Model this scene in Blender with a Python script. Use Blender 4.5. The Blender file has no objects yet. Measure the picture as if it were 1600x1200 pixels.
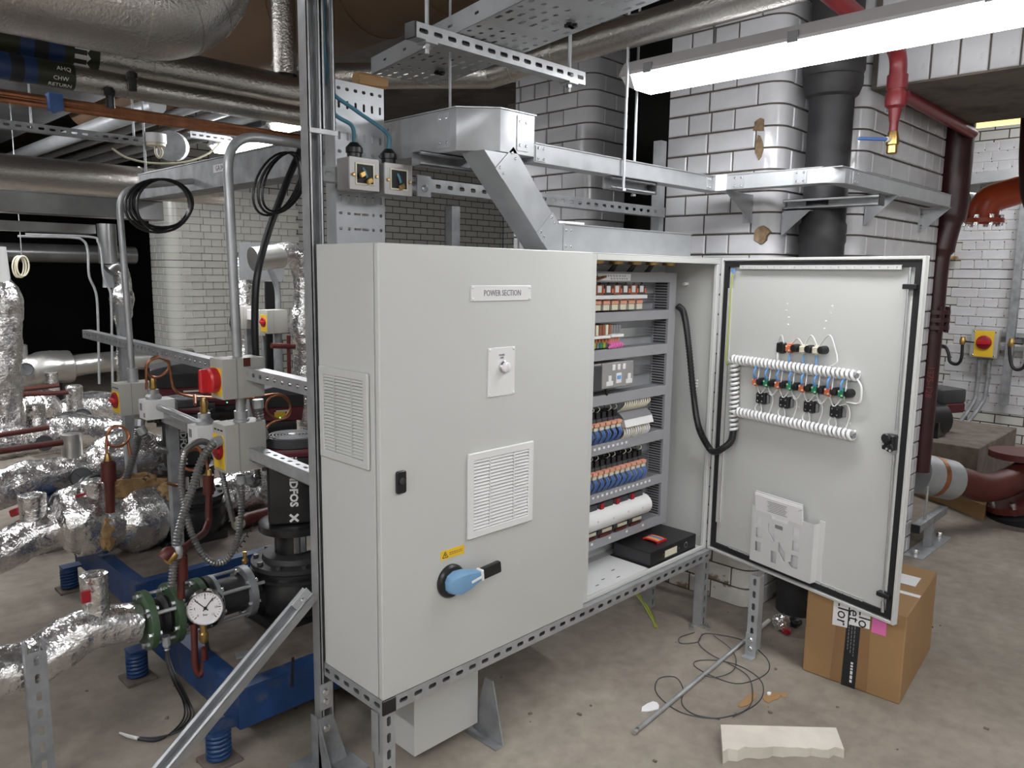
import bpy, bmesh, math, random
from mathutils import Vector, Matrix, noise
V3 = Vector
scene = bpy.context.scene
COL = scene.collection
rnd = random.Random(7)

# ---------------------------------------------------------------- camera
CAM = V3((-1.12, -1.571, 1.465))
YAW, PITCH, ROLL, FPX = 0.79126, -0.14305, 0.01361, 1202.0
_f = V3((math.sin(YAW)*math.cos(PITCH), math.cos(YAW)*math.cos(PITCH), math.sin(PITCH)))
_r0 = V3((math.cos(YAW), -math.sin(YAW), 0)); _u0 = _r0.cross(_f)
_r = math.cos(ROLL)*_r0 + math.sin(ROLL)*_u0
_u = -math.sin(ROLL)*_r0 + math.cos(ROLL)*_u0
cd = bpy.data.cameras.new('camera'); cd.sensor_width = 36.0; cd.lens = FPX/1600*36.0
cd.clip_start = 0.02; cd.clip_end = 100
cam = bpy.data.objects.new('camera', cd); COL.objects.link(cam)
cam.matrix_world = Matrix(((_r.x, _u.x, -_f.x, CAM.x), (_r.y, _u.y, -_f.y, CAM.y), (_r.z, _u.z, -_f.z, CAM.z), (0, 0, 0, 1)))
scene.camera = cam

# ---------------------------------------------------------------- world, exposure
w = bpy.data.worlds.new('world'); scene.world = w; w.use_nodes = True
w.node_tree.nodes['Background'].inputs[0].default_value = (0.9, 0.95, 1, 1)
w.node_tree.nodes['Background'].inputs[1].default_value = 0.02
vs = scene.view_settings
vs.view_transform = 'Standard'; vs.look = 'None'; vs.gamma = 1.0; vs.use_curve_mapping = False
vs.exposure = 0.2
LAMP = 24.0          # emission strength of the fluorescent battens

# ---------------------------------------------------------------- a pixel of the photograph to a point on a plane
def ray(px, py):
    return _f + _r*((px-800)/FPX) + _u*((600-py)/FPX)
def at(px, py, X=None, Y=None, Z=None, D=None):
    v = ray(px, py)
    if X is not None: s = (X-CAM.x)/v.x
    elif Y is not None: s = (Y-CAM.y)/v.y
    elif Z is not None: s = (Z-CAM.z)/v.z
    else: s = D
    return CAM + v*s
def atpl(px, py, P0, N):
    v = ray(px, py)
    return CAM + v*((P0-CAM).dot(N)/v.dot(N))

# ---------------------------------------------------------------- materials
MATS = {}
def mat(name, col, rough=0.5, metal=0.0, var=0.0, vscale=8.0, bump=0.0, bscale=60.0, emit=0.0, objvar=0.0,
        col2=None, mix=(0.45, 0.62), mscale=5.0, spec=0.5, bump2=0.0, b2scale=14.0, trans=0.0, coat=0.0, rvar=0.0, bd=(0.002, 0.01)):
    if name in MATS: return MATS[name]
    m = bpy.data.materials.new(name); MATS[name] = m; m.use_nodes = True
    nt = m.node_tree; N = nt.nodes; L = nt.links
    b = N['Principled BSDF']
    b.inputs['Base Color'].default_value = (*col, 1)
    b.inputs['Roughness'].default_value = rough; b.inputs['Metallic'].default_value = metal
    b.inputs['Specular IOR Level'].default_value = spec
    if coat: b.inputs['Coat Weight'].default_value = coat; b.inputs['Coat Roughness'].default_value = 0.08
    if trans: b.inputs['Transmission Weight'].default_value = trans
    if emit:
        b.inputs['Emission Color'].default_value = (*col, 1); b.inputs['Emission Strength'].default_value = emit
    tc = None
    def coords():
        nonlocal tc
        if tc is None: tc = N.new('ShaderNodeTexCoord')
        return tc.outputs['Object']
    def ntex(scale, detail=4.0, rg=0.55):
        t = N.new('ShaderNodeTexNoise'); t.inputs['Scale'].default_value = scale
        t.inputs['Detail'].default_value = detail; t.inputs['Roughness'].default_value = rg
        L.new(coords(), t.inputs['Vector']); return t.outputs['Fac']
    cur = None
    if col2 is not None:
        mx = N.new('ShaderNodeMix'); mx.data_type = 'RGBA'
        mx.inputs[6].default_value = (*col, 1); mx.inputs[7].default_value = (*col2, 1)
        mr = N.new('ShaderNodeMapRange'); mr.inputs[1].default_value = mix[0]; mr.inputs[2].default_value = mix[1]
        L.new(ntex(mscale, 6.0, 0.65), mr.inputs[0]); L.new(mr.outputs[0], mx.inputs[0]); cur = mx.outputs[2]
    if var or objvar:
        hs = N.new('ShaderNodeHueSaturation')
        if cur is None: hs.inputs['Color'].default_value = (*col, 1)
        else: L.new(cur, hs.inputs['Color'])
        val = None
        if var:
            mr = N.new('ShaderNodeMapRange'); mr.inputs[1].default_value = 0.3; mr.inputs[2].default_value = 0.7
            mr.inputs[3].default_value = 1-var; mr.inputs[4].default_value = 1+var
            L.new(ntex(vscale, 5.0), mr.inputs[0]); val = mr.outputs[0]
        if objvar:
            oi = N.new('ShaderNodeObjectInfo'); mr = N.new('ShaderNodeMapRange')
            mr.inputs[3].default_value = 1-objvar; mr.inputs[4].default_value = 1+objvar*0.5
            L.new(oi.outputs['Random'], mr.inputs[0])
            if val is None: val = mr.outputs[0]
            else:
                mu = N.new('ShaderNodeMath'); mu.operation = 'MULTIPLY'
                L.new(val, mu.inputs[0]); L.new(mr.outputs[0], mu.inputs[1]); val = mu.outputs[0]
        L.new(val, hs.inputs['Value']); cur = hs.outputs[0]
    if cur is not None: L.new(cur, b.inputs['Base Color'])
    if rvar:
        mr = N.new('ShaderNodeMapRange'); mr.inputs[1].default_value = 0.3; mr.inputs[2].default_value = 0.7
        mr.inputs[3].default_value = max(0.03, rough-rvar); mr.inputs[4].default_value = rough+rvar
        L.new(ntex(vscale*1.7, 4.0), mr.inputs[0]); L.new(mr.outputs[0], b.inputs['Roughness'])
    prev = None
    for st, sc, dist in ((bump, bscale, bd[0]), (bump2, b2scale, bd[1])):
        if st:
            bp = N.new('ShaderNodeBump'); bp.inputs['Strength'].default_value = st; bp.inputs['Distance'].default_value = dist
            L.new(ntex(sc, 3.0), bp.inputs['Height'])
            if prev: L.new(prev, bp.inputs['Normal'])
            prev = bp.outputs[0]
    if prev: L.new(prev, b.inputs['Normal'])
    return m

M = dict(
 floor=mat('concrete_floor', (0.225, 0.192, 0.158), 0.9, col2=(0.335, 0.295, 0.245), mix=(0.35, 0.68), mscale=1.7, var=0.13, vscale=18, bump=0.5, bscale=50),
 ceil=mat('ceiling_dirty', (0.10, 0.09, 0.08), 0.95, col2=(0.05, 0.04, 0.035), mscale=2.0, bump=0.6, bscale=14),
 wallp=mat('wall_plain', (0.22, 0.21, 0.2), 0.9, var=0.2, vscale=3),
 walld=mat('wall_shade_black', (0.022, 0.02, 0.019), 0.95),  # near-black colour stands in for unlit darkness
 mortar=mat('mortar', (0.10, 0.085, 0.07), 0.95, var=0.35, vscale=25),
 tile=mat('glazed_brick', (0.60, 0.60, 0.62), 0.18, objvar=0.07, var=0.09, vscale=5, bump2=0.10, b2scale=9, col2=(0.42, 0.40, 0.39), mix=(0.66, 0.78), mscale=7, rvar=0.08),
 tilew=mat('glazed_brick_cream', (0.80, 0.80, 0.745), 0.2, objvar=0.06, var=0.07, vscale=5, col2=(0.4, 0.36, 0.3), mix=(0.70, 0.80), mscale=6),
 tileold=mat('painted_brick', (0.56, 0.54, 0.51), 0.45, objvar=0.10, var=0.12, vscale=9, col2=(0.20, 0.14, 0.09), mix=(0.55, 0.60), mscale=7, bump=0.5, bscale=40),
 conc=mat('raw_concrete', (0.16, 0.135, 0.11), 0.95, col2=(0.08, 0.07, 0.06), mscale=4, bump=0.9, bscale=22),
 rust=mat('spalled_brick', (0.22, 0.15, 0.09), 0.95, var=0.4, vscale=40),
 cab=mat('cabinet_paint', (0.545, 0.55, 0.53), 0.42, var=0.015, vscale=2.0, bump=0.08, bscale=420),
 cabin=mat('cabinet_paint_inside', (0.50, 0.50, 0.49), 0.45),
 white=mat('white_plastic', (0.74, 0.74, 0.73), 0.35),
 paper=mat('paper', (0.80, 0.79, 0.80), 0.8),
 duct=mat('grey_duct_plastic', (0.30, 0.30, 0.315), 0.5),
 galv=mat('galvanised', (0.42, 0.43, 0.44), 0.40, 0.5, var=0.16, vscale=16, rvar=0.1),
 galvb=mat('galvanised_bright', (0.42, 0.435, 0.45), 0.38, 0.4, var=0.10, vscale=9, rvar=0.08),
 galvd=mat('galvanised_dull', (0.30, 0.31, 0.32), 0.55, 0.45, var=0.28, vscale=14, bump=0.1, bscale=60),
 flexm=mat('flexible_steel', (0.27, 0.27, 0.265), 0.32, 0.75),
 zinc=mat('zinc_screw', (0.70, 0.71, 0.73), 0.25, 0.95),
 chrome=mat('chrome', (0.75, 0.75, 0.75), 0.12, 1.0),
 black=mat('black_plastic', (0.012, 0.012, 0.013), 0.35),
 blackm=mat('black_paint', (0.014, 0.014, 0.015), 0.32, var=0.2, vscale=20, coat=0.2),
 rubber=mat('black_rubber', (0.010, 0.010, 0.011), 0.6),
 dark=mat('dark_grey', (0.05, 0.05, 0.055), 0.45),
 grey=mat('mid_grey', (0.2, 0.2, 0.21), 0.5),
 iron=mat('cast_iron', (0.028, 0.027, 0.029), 0.55, var=0.3, vscale=12, bump=0.3, bscale=45),
 redox=mat('red_oxide', (0.095, 0.019, 0.014), 0.42, var=0.2, vscale=14),
 redpipe=mat('red_gloss_pipe', (0.22, 0.024, 0.030), 0.35, var=0.1, vscale=12),
 maroon=mat('maroon_pipe', (0.045, 0.012, 0.014), 0.4, var=0.15, vscale=12),
 orange=mat('orange_red_paint', (0.50, 0.075, 0.028), 0.38, var=0.1, vscale=14),
 burg=mat('burgundy_plastic', (0.10, 0.013, 0.022), 0.4),
 copper=mat('copper', (0.46, 0.20, 0.105), 0.36, 0.85, var=0.2, vscale=30),
 brass=mat('brass', (0.55, 0.36, 0.13), 0.32, 0.9),
 foil=mat('aluminium_foil', (0.80, 0.79, 0.78), 0.22, 0.94, var=0.14, vscale=30, bump=0.7, bscale=55, bump2=0.9, b2scale=19, rvar=0.08, bd=(0.003, 0.013)),
 foils=mat('foil_smooth', (0.72, 0.71, 0.68), 0.30, 0.9, bump=0.5, bscale=45, bump2=0.35, b2scale=8),
 clad=mat('stucco_aluminium', (0.56, 0.535, 0.50), 0.27, 0.94, bd=(0.003, 0.01), bump=0.75, bscale=105, var=0.06, vscale=3),
 steel=mat('plain_steel_duct', (0.30, 0.30, 0.30), 0.30, 0.85, var=0.2, vscale=5, bump2=0.25, b2scale=4),
 kraft=mat('brown_lagging', (0.10, 0.055, 0.025), 0.75, var=0.15, vscale=4, bump2=0.2, b2scale=6),
 wool=mat('mineral_wool', (0.30, 0.19, 0.085), 0.95, var=0.3, vscale=35, bump=1.0, bscale=60),
 blue=mat('blue_enamel', (0.010, 0.042, 0.135), 0.5, var=0.25, vscale=10, col2=(0.10, 0.095, 0.09), mix=(0.54, 0.70), mscale=7),
 bluesp=mat('blue_spring', (0.015, 0.05, 0.15), 0.4),
 cover=mat('dusty_concrete_fill', (0.15, 0.125, 0.105), 0.9, var=0.3, vscale=11, bump=0.4, bscale=40),
 green=mat('green_enamel', (0.045, 0.085, 0.042), 0.5, var=0.25, vscale=16),
 yellow=mat('yellow_label', (0.80, 0.52, 0.03), 0.45),
 red=mat('red_plastic', (0.55, 0.02, 0.025), 0.35),
 redd=mat('dark_red_plastic', (0.30, 0.01, 0.02), 0.4),
 orangew=mat('orange_plastic', (0.65, 0.16, 0.07), 0.45),
 salmon=mat('salmon_plastic', (0.70, 0.33, 0.22), 0.5),
 rbrown=mat('fuse_brown', (0.26, 0.09, 0.045), 0.5),
 bluec=mat('blue_wire', (0.075, 0.16, 0.42), 0.45),
 bluew=mat('light_blue_wire', (0.13, 0.33, 0.68), 0.45),
 bluel=mat('blue_cable', (0.06, 0.19, 0.26), 0.45),
 blueh=mat('blue_handle', (0.17, 0.33, 0.52), 0.4),
 greenw=mat('green_plastic', (0.02, 0.26, 0.12), 0.45),
 yg=mat('yellow_green_wire', (0.36, 0.42, 0.05), 0.5),
 cream=mat('cream_plastic', (0.66, 0.62, 0.48), 0.5),
 pink=mat('pink_label', (0.72, 0.16, 0.42), 0.5),
 box=mat('grey_enclosure', (0.41, 0.40, 0.365), 0.5, var=0.05, vscale=8),
 boxt=mat('iron_clad_box', (0.36, 0.35, 0.34), 0.4, 0.3, var=0.06, vscale=20),
 card=mat('cardboard', (0.33, 0.195, 0.085), 0.8, var=0.06, vscale=6),
 tape=mat('brown_tape', (0.27, 0.155, 0.07), 0.25),
 ink=mat('black_ink', (0.012, 0.012, 0.014), 0.6),
 inkg=mat('grey_ink', (0.22, 0.22, 0.23), 0.7),
 whitep=mat('white_print', (0.78, 0.78, 0.78), 0.5),
 wood=mat('pale_slab', (0.62, 0.58, 0.51), 0.85, var=0.08, vscale=12, bump=0.6, bscale=30),
 lamp=mat('lamp_lit_diffuser', (0.97, 0.98, 1.0), 0.3, emit=LAMP),
 lampf=mat('lamp_lit_diffuser_boosted', (0.97, 0.98, 1.0), 0.3, emit=LAMP*2.8),  # boosted emission, mainly for the unseen fill battens
 lamps=mat('lamp_lit_diffuser_pumps', (0.97, 0.98, 1.0), 0.3, emit=LAMP*3.6),
 lampl=mat('lamp_lit_diffuser_left', (0.97, 0.98, 1.0), 0.3, emit=LAMP*0.8),
 pocket=mat('pocket_plastic', (0.60, 0.60, 0.59), 0.4),
 grit=mat('grit', (0.16, 0.14, 0.12), 0.9, var=0.4, vscale=60),
 wallw=mat('wall_white', (0.72, 0.71, 0.69), 0.85),
 lampb=mat('lamp_body', (0.42, 0.40, 0.40), 0.5),
 warm=mat('lamp_warm_diffuser', (1.0, 0.62, 0.22), 0.3, emit=2.0),
 clear=mat('clear_polycarbonate', (0.85, 0.87, 0.9), 0.12, trans=0.6),
 glass=mat('gauge_glass', (0.80, 0.77, 0.78), 0.1, coat=1.0),
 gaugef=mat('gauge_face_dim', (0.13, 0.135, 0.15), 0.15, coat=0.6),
 led=mat('green_led', (0.1, 1.0, 0.3), 0.3, emit=3.0),
)

# ---------------------------------------------------------------- geometry helpers
def perp(d):
    d = d.normalized()
    a = V3((0, 0, 1)) if abs(d.z) < 0.9 else V3((1, 0, 0))
    u = d.cross(a).normalized(); return u, d.cross(u).normalized()

class B:
    def __init__(s): s.v = []; s.f = []; s.m = []
    def add(s, vs, fs, mi=0):
        n = len(s.v); s.v += [V3(p) for p in vs]
        for q in fs: s.f.append(tuple(i+n for i in q)); s.m.append(mi)
        return s
    def box(s, a, b, mi=0):
        x0, y0, z0 = a; x1, y1, z1 = b
        return s.add([(x0,y0,z0),(x1,y0,z0),(x1,y1,z0),(x0,y1,z0),(x0,y0,z1),(x1,y0,z1),(x1,y1,z1),(x0,y1,z1)],
            [(0,3,2,1),(4,5,6,7),(0,1,5,4),(1,2,6,5),(2,3,7,6),(3,0,4,7)], mi)
    def ob(s, c, U, Vv, W, mi=0):
        """box from a centre and three half-axis vectors"""
        c = V3(c); P = []
        for k in (-1, 1):
            for i, j in ((-1,-1),(1,-1),(1,1),(-1,1)): P.append(c + U*i + Vv*j + W*k)
        fl = U.cross(Vv).dot(W) < 0
        F = [(0,3,2,1),(4,5,6,7),(0,1,5,4),(1,2,6,5),(2,3,7,6),(3,0,4,7)]
        return s.add(P, [tuple(reversed(q)) for q in F] if fl else F, mi)
    def bar(s, p0, p1, a, b, up=None, mi=0):
        """box beam p0 to p1, width a across, b along up"""
        p0 = V3(p0); p1 = V3(p1); d = (p1-p0)
        if up is None: u, v = perp(d)
        else:
            v = V3(up); v = (v - d.normalized()*v.dot(d.normalized())).normalized(); u = d.cross(v).normalized()
        return s.ob((p0+p1)/2, u*(a/2), v*(b/2), d/2, mi)
    def cyl(s, p0, p1, r0, r1=None, n=16, mi=0, cap=True):
        p0 = V3(p0); p1 = V3(p1); r1 = r0 if r1 is None else r1
        u, v = perp(p1-p0); P = []
        for p, r in ((p0, r0), (p1, r1)):
            for i in range(n):
                a = 2*math.pi*i/n; P.append(p + (u*math.cos(a) + v*math.sin(a))*r)
        F = [(i, n+i, n+(i+1)%n, (i+1)%n) for i in range(n)]
        F = [tuple(reversed(q)) for q in F]
        if cap: F += [tuple(range(n-1, -1, -1)), tuple(range(n, 2*n))]
        # orientation: perp() gives u x v = d, so the ring is counter-clockwise seen from p1
        return s.add(P, F, mi)
    def tube(s, pts, r, n=8, mi=0, cap=True, closed=False):
        pts = [V3(p) for p in pts]; k = len(pts)
        rr = r if isinstance(r, (list, tuple)) else [r]*k
        T = []
        for i in range(k):
            a = pts[(i-1) % k] if (closed or i > 0) else pts[i]
            b = pts[(i+1) % k] if (closed or i < k-1) else pts[i]
            t = (b-a); T.append(t.normalized() if t.length > 1e-9 else V3((0, 0, 1)))
        u, v = perp(T[0]); P = []
        for i in range(k):
            if i:
                u = u - T[i]*u.dot(T[i])
                if u.length < 1e-6: u = perp(T[i])[0]
                u.normalize(); v = T[i].cross(u)
            for j in range(n):
                a = 2*math.pi*j/n; P.append(pts[i] + (u*math.cos(a) + v*math.sin(a))*rr[i])
        F = []
        for i in range(k if closed else k-1):
            i2 = (i+1) % k
            for j in range(n):
                j2 = (j+1) % n; F.append((i*n+j, i*n+j2, i2*n+j2, i2*n+j))
        if cap and not closed: F += [tuple(range(n-1, -1, -1)), tuple(range((k-1)*n, k*n))]
        return s.add(P, F, mi)
    def lathe(s, prof, o, axis=(0, 0, 1), n=24, mi=0):
        """prof: (radius, height along axis) from bottom to top"""
        o = V3(o); ax = V3(axis).normalized(); u, v = perp(ax)
        if u.cross(v).dot(ax) < 0: v = -v
        P = []; idx = []
        for r, h in prof:
            if r < 1e-6: idx.append([len(P)]); P.append(o+ax*h)
            else:
                idx.append(list(range(len(P), len(P)+n)))
                for i in range(n):
                    a = 2*math.pi*i/n; P.append(o+ax*h+(u*math.cos(a)+v*math.sin(a))*r)
        F = []
        for a, b in zip(idx, idx[1:]):
            for i in range(n):
                j = (i+1) % n
                if len(a) == 1 and len(b) == 1: continue
                if len(a) == 1: F.append((a[0], b[j], b[i]))
                elif len(b) == 1: F.append((a[i], a[j], b[0]))
                else: F.append((a[i], a[j], b[j], b[i]))
        if len(idx[0]) > 1: F.append(tuple(reversed(idx[0])))
        if len(idx[-1]) > 1: F.append(tuple(idx[-1]))
        return s.add(P, F, mi)
    def prism(s, poly, W, mi=0):
        """polygon of 3-D points extruded by vector W"""
        poly = [V3(p) for p in poly]; W = V3(W); n = len(poly)
        nrm = V3((0, 0, 0))
        for i in range(n): nrm += poly[i].cross(poly[(i+1) % n])
        if nrm.dot(W) < 0: poly.reverse()
        P = poly + [p+W for p in poly]
        F = [tuple(range(n-1, -1, -1)), tuple(range(n, 2*n))] + [(i, (i+1) % n, n+(i+1) % n, n+i) for i in range(n)]
        return s.add(P, F, mi)
    def perf(s, O, U, Vv, nx, ny, cw, ch, hole, t=0.002, mi=0, m0=0.0):
        """sheet of nx by ny cells (cw x ch) with a rounded slot hole(i, j) = (half w, half h) or None; thickness t behind"""
        O = V3(O); U = V3(U).normalized(); Vv = V3(Vv).normalized(); N = U.cross(Vv)
        def pt(x, y, k): return O + U*x + Vv*y - N*(t*k)
        for i in range(nx):
            for j in range(ny):
                x0 = i*cw; x1 = x0+cw; y0 = j*ch; y1 = y0+ch; h = hole(i, j)
                C = [(x0, y0), (x1, y0), (x1, y1), (x0, y1)]
                if h is None:
                    s.add([pt(*c, 0) for c in C], [(0, 1, 2, 3)], mi); s.add([pt(*c, 1) for c in C], [(3, 2, 1, 0)], mi); continue
                hw, hh = h; mx = (x0+x1)/2; my = (y0+y1)/2; e = min(hw, hh)*0.58
                H = [(mx-hw+e, my-hh), (mx+hw-e, my-hh), (mx+hw, my-hh+e), (mx+hw, my+hh-e), (mx+hw-e, my+hh), (mx-hw+e, my+hh), (mx-hw, my+hh-e), (mx-hw, my-hh+e)]
                FF = [(0, 1, 5, 4), (1, 6, 5), (1, 2, 7, 6), (2, 8, 7), (2, 3, 9, 8), (3, 10, 9), (3, 0, 11, 10), (0, 4, 11)]
                s.add([pt(*c, 0) for c in C+H], FF, mi)
                s.add([pt(*c, 1) for c in C+H], [tuple(reversed(q)) for q in FF], mi)
                s.add([pt(*c, 0) for c in H]+[pt(*c, 1) for c in H], [(q, 8+q, 8+(q+1) % 8, (q+1) % 8) for q in range(8)][::1], mi)
        X, Y = nx*cw, ny*ch
        R = [(0, 0), (X, 0), (X, Y), (0, Y)]
        s.add([pt(*c, 0) for c in R]+[pt(*c, 1) for c in R], [((q+1) % 4, q, 4+q, 4+(q+1) % 4) for q in range(4)], mi)
        return s
    def sheet(s, outer, holes, fn, t, mi=0):
        """flat sheet with real cut-outs: outer and holes are 2-D loops, fn(x, y, w) places them"""
        from mathutils.geometry import tessellate_polygon
        loops = [[V3((x, y, 0)) for x, y in lp] for lp in [outer]+holes]
        flat = [p for lp in loops for p in lp]; n = len(flat); tri = tessellate_polygon(loops)
        P = [fn(p.x, p.y, 0) for p in flat]+[fn(p.x, p.y, -t) for p in flat]; F = []
        for a, b, c in tri:
            if (flat[b]-flat[a]).cross(flat[c]-flat[a]).z < 0: a, b, c = a, c, b
            F += [(a, b, c), (n+c, n+b, n+a)]
        k = 0
        for q, lp in enumerate(loops):
            m = len(lp); ar = sum(lp[i].x*lp[(i+1) % m].y-lp[(i+1) % m].x*lp[i].y for i in range(m))
            for i in range(m):
                a, b = k+i, k+(i+1) % m
                if (ar > 0) != (q > 0): F.append((b, a, n+a, n+b))
                else: F.append((a, b, n+b, n+a))
            k += m
        return s.add(P, F, mi)
    def strut(s, p0, p1, face, a=0.041, h=None, slots=True, pitch=0.05, t=0.0025, sl=0.014, sw=0.0065):
        """C channel from p0 to p1 whose slotted back faces along `face`; the mouth is opposite. p0-p1 is the centre line"""
        h = a if h is None else h
        p0 = V3(p0); p1 = V3(p1); d = (p1-p0); L = d.length; d = d.normalized()
        N = V3(face); N = (N-d*N.dot(d)).normalized(); W = N.cross(d).normalized()   # d x W = N
        n = max(1, round(L/pitch)); cw = L/n
        O = p0 + N*(h/2) - W*(a/2)
        if slots: s.perf(O, d, W, n, 1, cw, a, lambda i, j: (min(sl, cw*0.36), sw), t)
        else: s.ob((p0+p1)/2 + N*(h/2-t/2), d*(L/2), W*(a/2), N*(t/2))
        for k in (-1, 1):
            s.ob((p0+p1)/2 + W*(k*(a/2-t/2)) - N*(t/2), d*(L/2), W*(t/2), N*(h/2-t/2))
            s.ob((p0+p1)/2 + W*(k*(a/2-0.005)) - N*(h/2-t/2), d*(L/2), W*0.005, N*(t/2))
            s.ob((p0+p1)/2 + W*(k*(a/2-0.009)) - N*(h/2-0.004), d*(L/2), W*(t/2), N*0.004)
        return s

ORI = {}
def build(name, b, m, parent=None, label=None, cat=None, group=None, kind=None, loc=None, smooth=True, bevel=0.0, segs=1, ang=35):
    """one mesh object from B; a child keeps its thing's origin"""
    me = bpy.data.meshes.new(name)
    if parent is not None: o0 = ORI[parent.name]
    elif loc is not None: o0 = V3(loc)
    else:
        xs = [p.x for p in b.v]; ys = [p.y for p in b.v]; zs = [p.z for p in b.v]
        o0 = V3(((min(xs)+max(xs))/2, (min(ys)+max(ys))/2, min(zs)))
    me.from_pydata([tuple(p-o0) for p in b.v], [], b.f)
    ml = m if isinstance(m, (list, tuple)) else [m]
    for k in ml: me.materials.append(M[k] if isinstance(k, str) else k)
    if len(ml) > 1: me.polygons.foreach_set('material_index', b.m)
    if bevel:
        bm = bmesh.new(); bm.from_mesh(me)
        es = [e for e in bm.edges if len(e.link_faces) == 2 and e.calc_face_angle(0) > 0.6]
        bmesh.ops.bevel(bm, geom=es, offset=bevel, segments=segs, profile=0.6, affect='EDGES', clamp_overlap=True)
        bm.to_mesh(me); bm.free()
    if smooth:
        me.polygons.foreach_set('use_smooth', [True]*len(me.polygons)); me.set_sharp_from_angle(angle=math.radians(ang))
    o = bpy.data.objects.new(name, me); COL.objects.link(o)
    if parent is not None: o.parent = parent; ORI[o.name] = o0
    else: o.location = o0; ORI[o.name] = o0
    tag(o, label, cat, group, kind); return o
def tag(o, label=None, cat=None, group=None, kind=None):
    if label: o['label'] = label
    if cat: o['category'] = cat
    if group: o['group'] = group
    if kind: o['kind'] = kind
    return o
def thing(name, label, cat, loc, group=None, kind=None):
    o = bpy.data.objects.new(name, None); COL.objects.link(o); o.location = V3(loc); o.empty_display_size = 0.05
    ORI[o.name] = V3(loc); return tag(o, label, cat, group, kind)
def text(name, body, O, U, Vv, size, m, parent, ext=0.0004, align='CENTER', sx=1.0, bold=0.0):
    """flat lettering centred at O, reading along U, up along Vv"""
    cu = bpy.data.curves.new('lettering', 'FONT'); cu.body = body; cu.size = size; cu.extrude = ext; cu.offset = bold
    cu.align_x = align; cu.align_y = 'CENTER'; cu.resolution_u = 2
    to = bpy.data.objects.new('lettering_tmp', cu); COL.objects.link(to)
    dg = bpy.context.evaluated_depsgraph_get(); me = bpy.data.meshes.new_from_object(to.evaluated_get(dg))
    bpy.data.objects.remove(to); bpy.data.curves.remove(cu)
    U = V3(U).normalized(); Vv = V3(Vv).normalized(); N = U.cross(Vv); b = B()
    b.add([V3(O)+U*(v.co.x*sx)+Vv*v.co.y+N*(v.co.z+ext) for v in me.vertices], [tuple(p.vertices) for p in me.polygons])
    bpy.data.meshes.remove(me)
    return build(name, b, m, parent, smooth=False)
def arc(c, u, v, r, a0, a1, n=8):
    c = V3(c); u = V3(u); v = V3(v)
    return [c+(u*math.cos(a0+(a1-a0)*i/n)+v*math.sin(a0+(a1-a0)*i/n))*r for i in range(n+1)]
def fillet(pts, rad, n=6):
    """polyline with rounded corners"""
    pts = [V3(p) for p in pts]; out = [pts[0]]
    for i in range(1, len(pts)-1):
        a, b, c = pts[i-1], pts[i], pts[i+1]
        d1 = (a-b); d2 = (c-b); k = min(rad, d1.length*0.48, d2.length*0.48)
        p = b+d1.normalized()*k; q = b+d2.normalized()*k
        for j in range(n+1):
            t = j/n; out.append(p*(1-t)**2 + b*(2*t*(1-t)) + q*t*t)
    out.append(pts[-1]); return out
def spline(pts, n=6):
    pts = [V3(p) for p in pts]; P = [pts[0]*2-pts[1]]+pts+[pts[-1]*2-pts[-2]]; out = []
    for i in range(1, len(P)-2):
        p0, p1, p2, p3 = P[i-1:i+3]
        for j in range(n):
            t = j/n
            out.append(0.5*((2*p1)+(p2-p0)*t+(2*p0-5*p1+4*p2-p3)*t*t+(3*p1-p0-3*p2+p3)*t**3))
    out.append(pts[-1]); return out
X_, Y_, Z_ = V3((1, 0, 0)), V3((0, 1, 0)), V3((0, 0, 1))
# ================================================================ LARGE STRUCTURE
def brickmat(name, c1, c2, mortar, scale, rough=0.25, bw=0.5, rh=0.25):
    m = bpy.data.materials.new(name); MATS[name] = m; M[name] = m; m.use_nodes = True
    N = m.node_tree.nodes; L = m.node_tree.links; b = N['Principled BSDF']
    tc = N.new('ShaderNodeTexCoord'); sp = N.new('ShaderNodeSeparateXYZ'); ad = N.new('ShaderNodeMath'); cb = N.new('ShaderNodeCombineXYZ')
    L.new(tc.outputs['Object'], sp.inputs[0]); ad.operation = 'ADD'; L.new(sp.outputs[0], ad.inputs[0]); L.new(sp.outputs[1], ad.inputs[1])
    L.new(ad.outputs[0], cb.inputs[0]); L.new(sp.outputs[2], cb.inputs[1])
    t = N.new('ShaderNodeTexBrick'); L.new(cb.outputs[0], t.inputs['Vector'])
    t.inputs['Color1'].default_value = (*c1, 1); t.inputs['Color2'].default_value = (*c2, 1); t.inputs['Mortar'].default_value = (*mortar, 1)
    t.inputs['Scale'].default_value = scale; t.inputs['Mortar Size'].default_value = 0.012; t.inputs['Brick Width'].default_value = bw; t.inputs['Row Height'].default_value = rh
    L.new(t.outputs[0], b.inputs['Base Color']); b.inputs['Roughness'].default_value = rough
    return m
brickmat('far_glazed_brick', (0.60, 0.60, 0.57), (0.54, 0.54, 0.52), (0.08, 0.07, 0.06), 2.2, bw=0.5, rh=0.18)

build('floor', B().box((-7, -7, -0.15), (12, 16, 0)), 'floor', label='dusty grey concrete floor of the plant room', kind='structure', smooth=False)
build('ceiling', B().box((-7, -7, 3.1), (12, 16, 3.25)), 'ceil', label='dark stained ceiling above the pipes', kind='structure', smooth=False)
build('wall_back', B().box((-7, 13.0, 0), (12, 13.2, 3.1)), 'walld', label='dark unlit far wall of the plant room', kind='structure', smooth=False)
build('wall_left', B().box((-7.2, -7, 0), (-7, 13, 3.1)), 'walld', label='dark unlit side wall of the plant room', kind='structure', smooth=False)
build('wall_front', B().box((-7, -4.9, 0), (12, -4.7, 3.1)), 'wallw', label='plain wall behind the viewer', kind='structure', smooth=False)  # set close and white so it bounces fill light

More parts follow.
